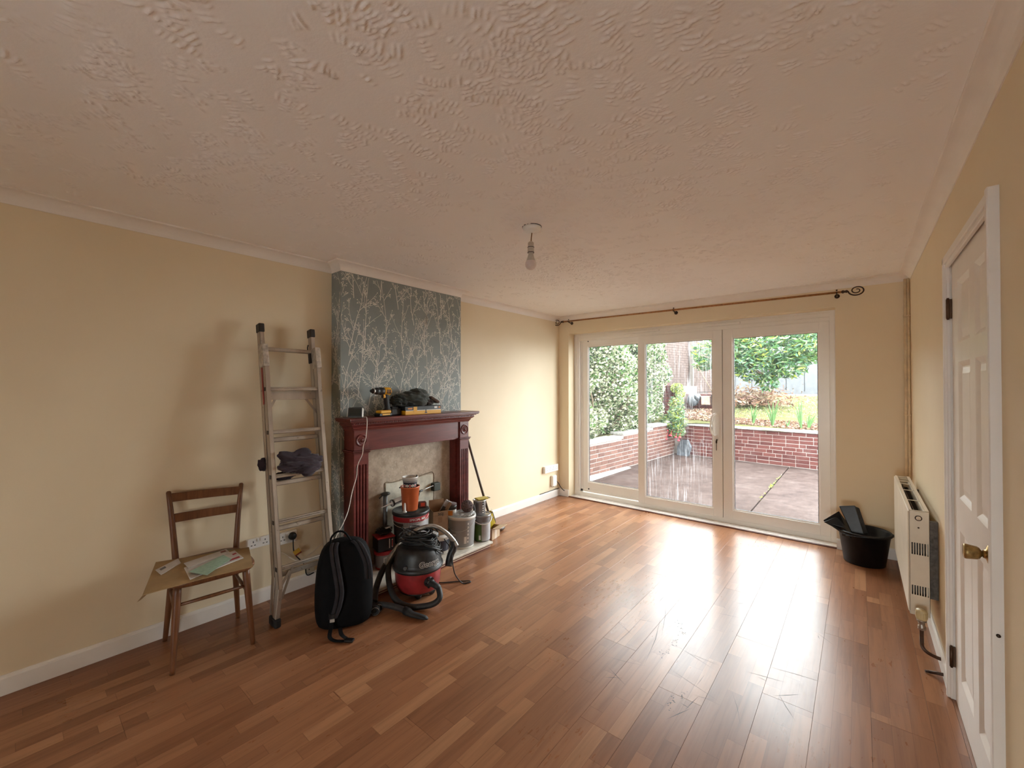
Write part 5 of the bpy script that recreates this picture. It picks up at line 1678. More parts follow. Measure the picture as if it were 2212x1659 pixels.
# far socket strip by the patio doors
s2_ = thing('socket_strip', 'white four gang socket strip on the left wall near the patio doors', 'socket', (0, 4.42, .39))
b = MB(); b.box((.0005, 4.278, .347), (.040, 4.575, .432), ch=.004); fp = b.build('face_plate', M_UPVC, s2_)
for g in range(4):
    c = 4.278+.297*(g+.5)/4
    for (dy, dz, ww, hh) in ((0, .016, .005, .010), (-.012, -.012, .010, .005), (.012, -.012, .010, .005)):
        b = MB(); b.box((.0385, c+dy-ww/2, .39+dz-hh/2), (.0405, c+dy+ww/2, .39+dz+hh/2)); b.build('pin_hole', M_PRT, fp)
bx_ = thing('phone_box', 'small white wall box with black lead below the socket strip', 'socket box', (0, 4.50, .2))
b = MB(); b.box((.0005, 4.452, .150), (.042, 4.545, .290), ch=.010); b.build('cover', M_UPVC, bx_)
b = MB(); b.box((.010, 4.49, .140), (.024, 4.50, .152)); b.build('clip', M_GASKET, bx_)
b = MB(); b.tube(smooth_path([(.040, 4.546, .205), (.045, 4.575, .175), (.055, 4.60, .13), (.075, 4.625, .09), (.10, 4.634, .075)], 5), .005, 8); b.build('lead', M_LEAD, bx_)
ck = thing('wall_cable', 'thin dark cable along the top of the far skirting board', 'cable', (.02, 4.5, .1))
b = MB(); b.tube([(.010, 4.20, .0955), (.010, 4.45, .096), (.012, 4.64, .097)], .004, 6); b.build('run', M_LEAD, ck)

# ------------------------------------------------------------------ aluminium ladder
def alu():
    t = NT('paint_spattered_aluminium')
    n1 = t.noise(26, 6, .7); n2 = t.noise(7, 4, .6, t.mapping((1, 1, .3)))
    c = t.ramp(n2, [(.3, (.36, .30, .245)), (.7, (.52, .455, .38))])
    spl = t.math('GREATER_THAN', n1, .64)
    c = t.mix(t.math('MULTIPLY', spl, .55), c, (.10, .07, .05, 1))
    t.set(col=c, rough=.42, metal=.55, spec=.5)
    return t.m
M_ALULAD = alu()
M_CAP = simple('black_ladder_cap', (.02, .016, .014, 1), .55, var=.3)
lad = thing('aluminium_ladder', 'paint-spattered aluminium combination ladder leaning on the left wall', 'ladder', (.4, 1.15, 0))
xf = lambda z: .43-.165*(z-.234)
u_ = Vector((-.165, 0, 1)).normalized(); nf = Vector((u_.z, 0, -u_.x))
LYL, LYR = (.975, 1.000), (1.303, 1.328)
def channel(y0, y1, za, zb_, o0, o1, name, inner):
    """C-section rail between heights, o0..o1 behind the front plane; web on the outer side"""
    b = MB()
    A, B_ = Vector((xf(za), 0, za)), Vector((xf(zb_), 0, zb_))
    t = .003
    def slab(ya, yb, oa, ob):
        vs = []
        for P_ in (A, B_):
            for (yy, oo) in ((ya, oa), (yb, oa), (yb, ob), (ya, ob)): q = P_-nf*oo; vs.append((q.x, yy, q.z))
        b.add(vs, [(0,1,2,3), (4,7,6,5), (0,4,5,1), (1,5,6,2), (2,6,7,3), (3,7,4,0)])
    slab(y0, y1, o0, o0+t); slab(y0, y1, o1-t, o1)
    if inner > 0: slab(y0, y0+t, o0, o1)
    else: slab(y1-t, y1, o0, o1)
    if inner > 0:
        slab(y1-t*1.2, y1, o0, o0+.010); slab(y1-t*1.2, y1, o1-.010, o1)
    else:
        slab(y0, y0+t*1.2, o0, o1)
    return b.build(name, M_ALULAD, lad)
channel(*LYL, .234, 1.60, 0, .050, 'stile', 1); channel(*LYR, .234, 1.60, 0, .050, 'stile', -1)
channel(LYL[0], LYL[1], .30, 1.85, .052, .098, 'rear_stile', 1); channel(LYR[0], LYR[1], .30, 1.845, .052, .098, 'rear_stile', -1)
def onp(z, y, o): q = Vector((xf(z), 0, z))-nf*o; return Vector((q.x, y, q.z))
for k in range(5):
    z = .345+.272*k
    b = MB()
    p, q = onp(z, LYL[1]-.002, .022), onp(z, LYR[0]+.002, .022)
    b.bar(p, q, .030, .024, u_, ch=.006); b.bar(p-nf*.002+u_*.002, q-nf*.002+u_*.002, .034, .006, u_)
    b.build('rung', M_ALULAD, lad)
    if k >= 1 or True:
        b = MB(); zz = z-.046
        p, q = onp(zz, LYL[1]-.002, .074), onp(zz, LYR[0]+.002, .074)
        b.bar(p, q, .030, .030, u_, ch=.006); b.build('rear_rung', M_ALULAD, lad)
b = MB(); z = 1.703; b.bar(onp(z, LYL[1]-.002, .074), onp(z-.002, LYR[0]+.002, .074), .028, .024, u_, ch=.006); b.build('rear_rung', M_ALULAD, lad)
b = MB(); b.bar(onp(1.395, LYL[1], .050), onp(1.395, LYR[0], .050), .004, .055, u_); b.build('cross_plate', M_ALULAD, lad)
for (ya, yb, za, zb_, o) in ((1.050, LYL[1]-.004, 1.385, 1.29, .056), (1.230, LYR[0]+.004, 1.385, 1.275, .056), (1.055, LYL[1]-.004, .315, .235, .03), (1.080, LYL[1]+.004, .325, .16, .05), (1.262, LYR[0]+.004, .315, .225, .03)):
    b = MB(); b.bar(onp(za, ya, o), onp(zb_, yb, o), .004, .014, u_); b.build('brace', M_ALULAD, lad)
for (y0, y1, z) in ((*LYL, 1.855), (*LYR, 1.850)):
    b = MB(); b.bar(onp(z-.045, (y0+y1)/2, .075), onp(z+.012, (y0+y1)/2, .075), .034, .060, nf, ch=.006); b.build('end_cap', M_CAP, lad)
for (y0, y1) in (LYL, LYR):
    s = -1 if y0 < 1.1 else 1
    yo = y0-.006 if s < 0 else y1+.006
    b = MB()
    b.bar(onp(1.575, (y0+y1)/2+s*.004, .028), onp(1.72, (y0+y1)/2+s*.004, .034), .036, .068, nf, ch=.004); b.build('guide_bracket', simple('scratched_alloy', (.50, .46, .40, 1), .45, .5, var=.35, vscale=40) if s < 0 else bpy.data.materials['scratched_alloy'], lad)
b = MB(); b.bar(onp(1.60, LYL[0]-.002, .05), onp(1.34, LYL[0]-.002, .05), .002, .020, nf); b.build('warning_label', simple('red_label', (.28, .02, .018, 1), .5), lad)
b = MB(); b.bar(onp(1.62, LYR[0]-.008, .075), onp(1.69, LYR[0]-.008, .075), .012, .030, nf, ch=.004); b.tube([onp(1.69, LYR[0]-.012, .085), onp(1.735, LYR[0]-.012, .090), onp(1.755, LYR[0]-.008, .085)], .004, 8); b.build('lock_hook', M_CAP, lad)
for k in range(5):
    z = .345+.272*k
    for (yy, s) in ((LYL[0], -1), (LYR[1], 1)):
        b = MB(); b.box((-.012, -.0012, -.012), (.012, .0012, .012), Matrix.Translation(onp(z, yy+s*.0006, .022))); b.build('rivet_plate', M_CAP, lad)
# splayed lower legs with rubber feet
for (y0, y1, fy_) in ((*LYL, -.012), (*LYR, .012)):
    yc = (y0+y1)/2
    b = MB()
    P0 = onp(.240, yc, .025); P1 = Vector((.388, yc+fy_, .045))
    b.bar(P0, P1, .025, .050, (1, 0, .2), ch=.003)
    P2 = onp(.300, yc, .075); P3 = Vector((.345, yc+fy_, .060))
    b.bar(P2, P3, .025, .046, (1, 0, .2), ch=.003)
    b.build('lower_leg', M_ALULAD, lad)
    b = MB(); b.box((.325, yc+fy_-.019, .001), (.425, yc+fy_+.019, .055), ch=.010); b.build('rubber_foot', M_BLACKRUB, lad)

# ------------------------------------------------------------------ garment slung over a ladder rung
gar = thing('dark_jumper', 'dark plum jumper bundled over a rung of the ladder', 'jumper', (.30, 1.12, .88))
M_PLUM = cloth_mat('dark_plum_wool', (.036, .024, .032))
b = MB()
crumple(b, (.312, 1.150, .950), (.046, .118, .058), 11, 96, 60, fold=.30, freq=1.5, st=(.8, .7, 2.2), peaks=[((.1, -.75, 1), .85, .30), ((.1, .10, 1), .75, .34), ((.2, 1, .35), .30, .6), ((.2, .35, -1), .40, .5), ((.2, -1, -.2), .2, .5)])
b.build('bundle', M_PLUM, gar)
b = MB(); crumple(b, (.335, 1.190, .925), (.034, .085, .042), 14, 72, 44, fold=.28, freq=1.6, st=(.8, .7, 2.2), peaks=[((.3, -.1, -1), .55, .45)]); b.build('sleeve_fold', M_PLUM, gar)
b = MB(); crumple(b, (.225, 1.075, .868), (.022, .085, .026), 17, 48, 28, fold=.3, freq=1.7, st=(.8, .7, 2), peaks=[((0, .2, -1), .6, .3)]); b.build('hanging_cuff', M_PLUM, gar)
b = MB(); crumple(b, (.215, .965, .955), (.020, .030, .042), 19, 40, 24, fold=.3, freq=1.5, peaks=[((0, -1, .5), .35, .4)]); b.build('hem', M_PLUM, gar)
# ------------------------------------------------------------------ lettering bent onto things
def text_mesh(txt, size, offset=0.0, shear=0.0, bold=True):
    cu = bpy.data.curves.new('lettering', 'FONT')
    cu.body = txt; cu.size = size; cu.offset = offset; cu.shear = shear
    cu.align_x = 'CENTER'; cu.align_y = 'CENTER'; cu.resolution_u = 3
    o = bpy.data.objects.new('lettering', cu); C.objects.link(o)
    dg = bpy.context.evaluated_depsgraph_get()
    me = bpy.data.meshes.new_from_object(o.evaluated_get(dg))
    v = [tuple(p.co) for p in me.vertices]; f = [tuple(p.vertices) for p in me.polygons]
    bpy.data.objects.remove(o, do_unlink=True); bpy.data.curves.remove(cu); bpy.data.meshes.remove(me)
    return v, f
def wrap_text(txt, size, c, r, ang, z, mat, name, parent, lift=.0008, offset=0.0, sx=1.0, taper=0.0, slope=0.0):
    v, f = text_mesh(txt, size, offset)
    b = MB(); out = []
    for (x, y, _) in v:
        rr = r+lift+taper*y
        a = ang+x*sx/r
        out.append((c[0]+rr*math.cos(a), c[1]+rr*math.sin(a), z+y+slope*x))
    b.add(out, f); return b.build(name, mat, parent)
def flat_text(txt, size, T, mat, name, parent, offset=0.0, sx=1.0):
    v, f = text_mesh(txt, size, offset)
    b = MB(); b.add([(x*sx, y, 0) for (x, y, _) in v], f, False, T); return b.build(name, mat, parent)

R_ = math.radians
M_GREYPL = simple('grey_plastic_tub', (.29, .285, .285, 1), .38, var=.05, vscale=8)
M_RIM = simple('white_tub_rim', (.66, .64, .60, 1), .4, var=.05)
M_WIRE = simple('galvanised_wire', (.5, .5, .49, 1), .35, .8)
M_DKNAVY = simple('dark_navy_print', (.015, .016, .030, 1), .45)
M_REDLAB = simple('red_label_print', (.36, .015, .022, 1), .45)
M_LABW = simple('white_label_print', (.68, .66, .63, 1), .45)
M_GREENLAB = simple('moss_green_label', (.060, .115, .020, 1), .45)
M_SILV = simple('silver_grey_label', (.36, .36, .37, 1), .38, .2, var=.06)
M_INK = simple('black_ink', (.012, .011, .011, 1), .6)
def band(c, r0, r1, z0, z1, a0, a1, mat, name, parent, lift=.0006):
    b = MB(); b.lathe([(r0+lift, z0), (r1+lift, z1)], (c[0], c[1], 0), 24, a0=R_(a0), a1=R_(a1)); return b.build(name, mat, parent)
def tub(name, label, c, z0, h, r0, r1, mat, rim=None, rim_h=.018, base=None, handle=None, lid=None):
    t = thing(name, label, 'tub' if 'tub' in name else 'tin', (c[0], c[1], z0))
    rr = lambda z: r0+(r1-r0)*(z-z0)/h
    b = MB(); b.lathe([(0, 0), (r0-.003, 0), (r0, .003), (r1, h-rim_h), (r1, h-.001), (r1-.004, h-.001), (r1-.005, h-.02), (r0-.006, .01), (0, .008)], (c[0], c[1], z0), 44); b.build('body', mat, t)
    if rim is not None:
        b = MB(); b.lathe([(r1+.0004, h-rim_h), (r1+.005, h-rim_h), (r1+.006, h-.004), (r1+.003, h), (r1-.006, h), (r1-.008, h-.006)], (c[0], c[1], z0), 44); b.build('rim', rim, t)
    if lid is not None:
        b = MB(); b.lathe([(0, h-.006), (r1-.012, h-.006), (r1-.008, h+.002), (r1+.004, h+.003), (r1+.0075, h), (r1+.0075, h-.022), (r1+.004, h-.024)], (c[0], c[1], z0), 44); b.build('lid', lid, t)
    if base is not None:
        b = MB(); b.lathe([(0, -.000), (r0+.001, 0), (r0+.0015, .010), (r0+.0008, .014)], (c[0], c[1], z0), 44); b.build('base_ring', base, t)
    if handle is not None:
        a, drop, m, rad = handle          # facing angle, drop, material, wire radius
        p = []
        for i in range(25):
            s = i/24; q = R_(a-90+180*s)
            k = r1+.009
            p.append((c[0]+k*math.cos(q), c[1]+k*math.sin(q), z0+h-.03-drop*math.sin(math.pi*s)))
        b = MB(); b.tube(p, rad, 8); b.build('handle', m, t)
    return t, rr
HZt = .0525
cam_a = -36.0                              # degrees: which way the hearth things see the room
# stack beside the left pilaster
t, _ = tub('paint_tub', 'small grey tub with red lid at the left end of the hearth', (.262, 1.800), HZt, .135, .060, .066, M_GREYPL, lid=M_REDLAB, base=M_REDLAB)
band((.262, 1.800), .0632, .0645, HZt+.045, HZt+.095, -34, 6, M_LABW, 'label', t); band((.262, 1.800), .0632, .0645, HZt+.052, HZt+.088, -28, 2, M_GREYPL, 'label_field', t, .0012)
kit = thing('black_toolbox', 'black tool case with red trim on the red lidded tub', 'box', (.262, 1.80, HZt+.139))
Tk = Matrix.Translation((.262, 1.800, HZt+.1392)) @ Matrix.Rotation(R_(-14), 4, 'Z')
b = MB(); b.box((-.062, -.068, 0), (.062, .068, .105), Tk, ch=.008); b.build('case', M_BLACKPL, kit)
b = MB(); b.box((-.064, -.070, .098), (.064, .070, .108), Tk, ch=.003); b.build('trim', M_REDLAB, kit)
b = MB(); b.box((.0615, .020, .020), (.0630, .027, .090), Tk); b.box((.0615, .040, .025), (.0630, .050, .085), Tk); b.build('label', M_LABW, kit)
b = MB(); b.box((.0620, .041, .030), (.0634, .049, .080), Tk); b.build('label_print', M_REDLAB, kit)
hl = thing('tool_holster', 'black leather tool holster lying on the tool case', 'holster', (.262, 1.80, HZt+.248))
b = MB(); crumple(b, (.262, 1.802, HZt+.281), (.050, .068, .034), 23, 44, 26, fold=.25, freq=1.6, flat=HZt+.2483); b.build('pouch', cloth_mat('black_leather', (.012, .011, .011)), hl)
b = MB(); b.tube(arc((.300, 1.845, HZt+.300), .013, 0, 2*math.pi, 12, (0,1,0), (0,0,1)), .003, 6); b.box((.29, 1.79, HZt+.305), (.305, 1.83, HZt+.313)); b.build('buckle', M_WIRE, hl)

# two big tubs, one on the other
BC = (.330, 2.005)
t, _ = tub('plaster_tub', 'big tub with a white rim under the tub lettered in red', BC, HZt, .165, .118, .132, M_RIM, rim=M_RIM, base=M_RIM)
band(BC, .119, .130, HZt+.015, HZt+.14, -120, 40, simple('dark_red_tub_print', (.085, .014, .018, 1), .5), 'label', t)
zt2 = HZt+.1655
t, rr = tub('filler_tub', 'big black and grey filler tub with red band and black lid on the hearth', BC, zt2, .245, .126, .139, M_GREYPL, lid=M_BLACKPL, handle=(-58, .070, M_WHITEPL, .0018))
band(BC, .1262, .1355, zt2+.002, zt2+.185, -150, 60, M_SILV, 'label', t, .0012)
band(BC, .1352, .1376, zt2+.180, zt2+.218, -150, 60, M_REDLAB, 'label', t, .0030)
band(BC, .1270, .1340, zt2+.006, zt2+.17, -150, -62, simple('charcoal_print', (.045, .042, .044, 1), .5), 'label', t, .0022)
band(BC, .1280, .1310, zt2+.03, zt2+.10, -56, -20, M_DKNAVY, 'label', t, .0026)
wrap_text('SPECIAL MIX', .024, BC, .1365, R_(-13), zt2+.199, M_LABW, 'lettering', t, .0042, .0006)
b = MB()
for k in range(3): b.lathe([(.1345, zt2+.150-k*.02), (.1345, zt2+.163-k*.02)], (BC[0], BC[1], 0), 4, a0=R_(-4+k*1.5), a1=R_(3+k*1.5))
b.build('small_print', M_INK, t)
b = MB(); oval = []
for i in range(24):
    a = 2*math.pi*i/24; q = R_(-13)+.021*math.cos(a)/.134*1.2; oval.append((BC[0]+.1346*math.cos(q), BC[1]+.1346*math.sin(q), zt2+.105+.016*math.sin(a)))
b.tube(oval, .0016, 6, closed=True); b.build('logo_oval', M_INK, t)
ztop = zt2+.2485
og = thing('orange_bucket', 'small orange plastic bucket on the black lid', 'bucket', (.335, 1.995, ztop))
OC = (.338, 1.990)
M_ORANGE = simple('orange_plastic', (.52, .115, .035, 1), .45, var=.08, vscale=20)
b = MB(); b.lathe([(0, 0), (.058, 0), (.060, .003), (.0725, .176), (.0760, .178), (.0765, .188), (.0735, .189), (.070, .180), (.058, .010), (0, .008)], (OC[0], OC[1], ztop), 40); b.build('shell', M_ORANGE, og)
b = MB(); b.box((.072, -.008, .176), (.085, .008, .184), Matrix.Translation((OC[0], OC[1], ztop)) @ Matrix.Rotation(R_(-120), 4, 'Z'), ch=.002); b.build('lug', M_BLACKPL, og)
mg = thing('paper_tub', 'white and navy patterned tub with a spoon sitting in the orange bucket', 'tub', (OC[0], OC[1], ztop+.15))
z0 = ztop+.158; r0_, r1_, h_ = .045, .060, .106
b = MB(); b.lathe([(0, 0), (r0_, 0), (r1_, h_-.012), (r1_+.003, h_-.011), (r1_+.004, h_-.002), (r1_+.001, h_), (r1_-.004, h_-.002), (r1_-.007, h_-.03), (r0_-.002, .012), (0, .010)], (OC[0], OC[1], z0), 36); b.build('cup', M_RIM, mg)
rc = lambda z: r0_+(r1_-r0_)*(z-z0)/(h_-.012)
band(OC, rc(z0+.005), rc(z0+.066), z0+.005, z0+.066, -180, 180, M_DKNAVY, 'navy_band', mg, .0007)
for (dz, col) in ((.070, M_DKNAVY), (.076, M_DKNAVY)):
    b = MB(); b.lathe([(rc(z0+dz)+.0008, z0+dz), (rc(z0+dz+.0022)+.0008, z0+dz+.0022)], (OC[0], OC[1], 0), 36); b.build('stripe', col, mg)
for (k, a) in enumerate((-85, -62, -38, -14, 10)):
    for (rad, m, lf) in ((.0115, M_RIM, .0015), (.0075 if k % 2 == 0 else .009, M_REDLAB if k % 2 == 0 else simple('pale_flower_print', (.55, .56, .46, 1), .5), .0021)):
        b = MB(); pts = []
        for i in range(16):
            q = 2*math.pi*i/16; zz = z0+.040+rad*math.sin(q); an = R_(a)+rad*math.cos(q)/.052; rr_ = rc(zz)+lf
            pts.append((OC[0]+rr_*math.cos(an), OC[1]+rr_*math.sin(an), zz))
        b.add(pts, [tuple(range(16))]); b.build('flower_print', m, mg)
b = MB(); b.lathe([(0, .062), (.050, .062)], (OC[0], OC[1], z0), 24); b.build('contents', simple('ochre_powder', (.42, .33, .12, 1), .8), mg)
b = MB(); b.bar((OC[0]+.01, OC[1]+.03, z0+.06), (OC[0]+.02, OC[1]+.052, z0+.112), .014, .004); b.build('spoon', M_BLACKPL, mg)

# sealant gun lying across the black lid
gun = thing('sealant_gun', 'sealant gun with white cartridge lying on the lid behind the orange bucket', 'sealant gun', (.30, 2.0, ztop))
A, B_ = Vector((.250, 1.785, ztop+.042)), Vector((.258, 2.285, ztop+.122))
ax = (B_-A).normalized()
Tg = frame_T(A, ax.cross(Vector((0,0,1))).normalized(), ax.cross(ax.cross(Vector((0,0,1))).normalized()), ax)
b = MB(); b.lathe([(0, 0), (.0022, 0), (.0075, .085), (.009, .09), (.009, .098), (0, .098)], seg=16, T=Tg); b.build('nozzle', M_RIM, gun)
b = MB(); b.lathe([(0, .096), (.0245, .096), (.0245, .305), (0, .305)], seg=22, T=Tg); b.build('cartridge', M_RIM, gun)
b = MB()
b.lathe([(.025, .094), (.028, .094), (.028, .108), (.025, .108)], seg=22, T=Tg); b.lathe([(.0, .300), (.029, .300), (.029, .330), (.012, .340), (0, .340)], seg=22, T=Tg)
b.bar(Tg @ Vector((.027, 0, .10)), Tg @ Vector((.027, 0, .31)), .006, .004); b.bar(Tg @ Vector((-.027, 0, .10)), Tg @ Vector((-.027, 0, .31)), .006, .004)
b.tube([Tg @ Vector((0, 0, .34)), Tg @ Vector((0, 0, .395))], .009, 10)
b.build('frame', M_BLACKPL, gun)
b = MB(); b.tube([Tg @ Vector((0, 0, .33)), Tg @ Vector((0, 0, .505))], .0032, 8); b.ball(Tg @ Vector((0, 0, .507)), .006, 10, 6); b.build('plunger_rod', M_WIRE, gun)
b = MB(); b.bar(Tg @ Vector((0, .01, .36)), Tg @ Vector((.0, .055, .33)), .014, .010); b.build('trigger', M_BLACKPL, gun)
wt = thing('white_tube', 'short white nozzle tube standing on the black lid left of the orange bucket', 'tube', (.37, 1.915, ztop))
b = MB(); b.lathe([(0, 0), (.016, 0), (.016, .006), (.009, .012), (.0085, .050), (.006, .072), (0, .072)], (.372, 1.915, ztop), 18); b.build('tube', M_RIM, wt)
tape = thing('red_tape_case', 'small red and white case on the black lid right of the orange bucket', 'case', (.36, 2.07, ztop))
b = MB(); b.box((-.024, -.032, 0), (.024, .032, .050), Matrix.Translation((.372, 2.085, ztop)) @ Matrix.Rotation(R_(-30), 4, 'Z'), ch=.010); b.build('case', simple('dark_brown_plastic', (.06, .018, .012, 1), .4), tape)
b = MB(); b.box((.0235, -.016, .016), (.0255, .016, .044), Matrix.Translation((.372, 2.085, ztop)) @ Matrix.Rotation(R_(-30), 4, 'Z')); b.build('label', simple('red_orange_label', (.50, .05, .02, 1), .45), tape)
# grey metal bar against the back panel
bar_ = thing('metal_bar', 'grey metal gas pipe with valve standing against the marble panel', 'pipe', (.185, 1.868, HZt))
b = MB(); b.tube([(.182, 1.865, HZt), (.182, 1.865, .35), (.180, 1.868, .575)], .017, 14); b.build('pipe', simple('dull_grey_steel', (.17, .175, .18, 1), .38, .6, var=.3), bar_)
b = MB(); b.ball((.185, 1.868, .590), (.028, .040, .016), 16, 8); b.tube([(.185, 1.84, .585), (.185, 1.81, .565)], .006, 8); b.build('valve_cap', simple('dark_olive_metal', (.055, .055, .042, 1), .5, .4), bar_)
gb = thing('gas_valve', 'dark green square valve on the marble panel behind the cardboard box', 'valve', (.17, 2.40, .55))
b = MB(); b.box((.1605, 2.345, .520), (.205, 2.420, .590), ch=.006); b.build('body', simple('dark_green_metal', (.035, .045, .035, 1), .5), gb)

# cardboard box lettered SGJ
M_CARD = simple('brown_cardboard', (.235, .135, .068, 1), .8, var=.12, vscale=18, bump=.1)
M_CARD2 = simple('pale_cardboard', (.50, .36, .235, 1), .8, var=.10, vscale=18, bump=.1)
st_ = thing('small_tub', 'small white rimmed tub under the brown lettered carton', 'tub', (.36, 2.27, HZt))
SC = (.368, 2.262)
b = MB(); b.lathe([(0, 0), (.078, 0), (.088, .14), (.092, .14), (.093, .155), (0, .155)], (SC[0], SC[1], HZt), 32); b.build('body', M_RIM, st_)
band(SC, .0802, .0865, HZt+.03, HZt+.12, -120, 60, M_DKNAVY, 'label', st_)
cz_ = HZt+.1555
cart = thing('open_carton', 'tall brown cardboard carton lettered SGJ with open flaps', 'carton', (.36, 2.26, cz_))
Tc = Matrix.Translation((.362, 2.262, cz_)) @ Matrix.Rotation(R_(-20), 4, 'Z')
wx, wy, hh = .052, .066, .200
b = MB(); t_ = .003
b.box((-wx, -wy, 0), (wx, wy, t_), Tc); b.box((wx-t_, -wy, 0), (wx, wy, hh), Tc); b.box((-wx, -wy, 0), (-wx+t_, wy, hh), Tc); b.box((-wx, -wy, 0), (wx, -wy+t_, hh), Tc); b.box((-wx, wy-t_, 0), (wx, wy, hh), Tc); b.build('carton_body', M_CARD, cart)
b = MB(); b.box((-wx-.001, -wy, 0), (-wx+.002, wy, .075), Tc @ Matrix.Translation((0, 0, hh)) @ Matrix.Rotation(0, 4, 'Y')); b.build('flap', M_CARD, cart)
b = MB(); b.box((0, -wx, 0), (.003, wx, .06), Tc @ Matrix.Translation((0, wy, hh)) @ Matrix.Rotation(R_(-90), 4, 'Z') @ Matrix.Rotation(R_(-35), 4, 'Y')); b.build('flap', M_CARD, cart)
b = MB(); b.box((0, -wx, 0), (.003, wx, .06), Tc @ Matrix.Translation((0, -wy, hh)) @ Matrix.Rotation(R_(90), 4, 'Z') @ Matrix.Rotation(R_(-40), 4, 'Y')); b.build('flap', M_CARD, cart)
Tf = Tc @ frame_T((wx+.0006, 0, hh-.025), (0,1,0), (0,0,1), (1,0,0))
flat_text('SGJ', .030, Tf, M_INK, 'lettering', cart, .0008, 1.1)
b = MB(); b.box((wx, -.002, .055), (wx+.0008, .006, .075), Tc); b.build('printed_mark', simple('pale_print', (.55, .42, .28, 1), .8), cart)
b = MB(); b.box((wx, -.020, .105), (wx+.0006, .014, .150), Tc); b.build('printed_mark', simple('faded_brown_print', (.19, .10, .045, 1), .8), cart)
b = MB(); b.box((wx, -wy, .166), (wx+.0008, wy, .1675), Tc); b.build('crease', simple('card_crease', (.11, .06, .03, 1), .8), cart)
pk = thing('clear_packet', 'clear plastic packet sticking out of the brown carton', 'packet', (.36, 2.30, cz_+.15))
def clear_mat(name, tint, film):
    t = NT(name); tr = t.n('BsdfTransparent'); tr.inputs['Color'].default_value = (*tint, 1)
    df = t.n('BsdfDiffuse'); df.inputs['Color'].default_value = (.75, .74, .72, 1)
    gl_ = t.n('BsdfGlossy'); gl_.inputs['Roughness'].default_value = .15
    m1 = t.n('MixShader'); m1.inputs[0].default_value = .35; t.l(df.outputs[0], m1.inputs[1]); t.l(gl_.outputs[0], m1.inputs[2])
    m2 = t.n('MixShader'); t.l(t.math('ADD', film, t.math('MULTIPLY', t.noise(30, 4), .35), clamp=True), m2.inputs[0]); t.l(tr.outputs[0], m2.inputs[1]); t.l(m1.outputs[0], m2.inputs[2])
    t.l(m2.outputs[0], t.out.inputs['Surface']); return t.m
M_CLEAR = clear_mat('crinkled_clear_plastic', (.93, .93, .93), .15)
b = MB(); b.box((-.003, -.032, -.10), (.003, .032, .055), Matrix.Translation((.375, 2.330, cz_+.215)) @ Euler((R_(-32), R_(8), R_(-20))).to_matrix().to_4x4(), ch=.002); b.build('sleeve', M_CLEAR, pk)
b = MB(); b.box((-.001, -.020, -.08), (.001, .024, .01), Matrix.Translation((.373, 2.318, cz_+.205)) @ Euler((R_(-32), R_(8), R_(-20))).to_matrix().to_4x4()); b.build('card_insert', simple('dark_card_insert', (.07, .05, .035, 1), .7), pk)

# grey tub with sanding discs on top
GC = (.395, 2.500)
t, rr = tub('paint_tub', 'grey paint tub with white rim in the middle of the hearth', GC, HZt, .270, .104, .118, M_GREYPL, rim=M_RIM, base=M_RIM, handle=(-62, .085, M_WIRE, .0016), rim_h=.024)
band(GC, .1065, .1135, HZt+.06, HZt+.222, -110, -62, M_DKNAVY, 'label', t)
for k in range(3): band(GC, .1095, .1105, HZt+.115+k*.020, HZt+.125+k*.020, -86, -70, M_LABW, 'label_print', t, .0012)
band(GC, .1070, .1105, HZt+.045, HZt+.105, -34, -22, M_LABW, 'label', t, .0010)
for k in range(6): band(GC, .1065+k*.0017, .1078+k*.0017, HZt+.05+k*.031, HZt+.068+k*.031, -18, -12, M_LABW, 'label_print', t, .0010)
b = MB(); b.lathe([(0, .250), (.108, .250)], (GC[0], GC[1], HZt), 30); b.build('lid_panel', M_RIM, t)
wz = HZt+.2705
wrap_ = thing('plastic_wrap', 'crumpled clear plastic wrap on the grey tub', 'plastic wrap', (GC[0], GC[1], wz))
b = MB(); crumple(b, (GC[0]+.02, GC[1]+.008, wz+.012), (.088, .090, .018), 31, 64, 30, fold=.5, freq=3.2, flat=wz+.0006); b.build('film', M_CLEAR, wrap_)
disc = thing('sanding_discs', 'round brown sanding disc pad with holes leaning on the grey tub', 'sanding disc', (GC[0]+.03, GC[1], wz+.03))
Ts = Matrix.Translation((GC[0]+.045, GC[1]+.020, wz+.070)) @ Matrix.Rotation(R_(cam_a), 4, 'Z') @ Matrix.Rotation(R_(62), 4, 'Y')
b = MB(); b.lathe([(0, 0), (.052, 0), (.0535, .004), (.0535, .016), (.052, .020), (0, .020)], seg=36, T=Ts); b.build('pad', simple('brown_abrasive', (.115, .080, .078, 1), .9, var=.35, vscale=120, bump=.4), disc)
for k in range(8):
    a = k*math.pi/4
    b = MB(); b.lathe([(0, .0203), (.0055, .0203)], (.034*math.cos(a), .034*math.sin(a), 0), 10, T=Ts); b.build('dust_hole', M_INK, disc)
tin2 = thing('filler_pot', 'black topped pot with orange label and stacked brown discs on the grey tub', 'pot', (.335, 2.43, wz))
PC = (.345, 2.425)
b = MB(); b.lathe([(0, 0), (.040, 0), (.041, .050), (.038, .054), (0, .054)], (PC[0], PC[1], wz), 28); b.build('body', M_RIM, tin2)
band(PC, .0402, .0412, wz+.006, wz+.046, -90, -30, simple('orange_label', (.58, .21, .03, 1), .5), 'label', tin2)
b = MB(); b.lathe([(0, .054), (.043, .054), (.044, .088), (0, .090)], (PC[0], PC[1], wz), 28); b.build('cap', M_BLACKPL, tin2)
b = MB(); b.lathe([(0, .090), (.045, .090), (.046, .096), (.044, .101), (0, .101)], (PC[0], PC[1], wz), 28); b.build('disc_stack', bpy.data.materials['brown_abrasive'], tin2)
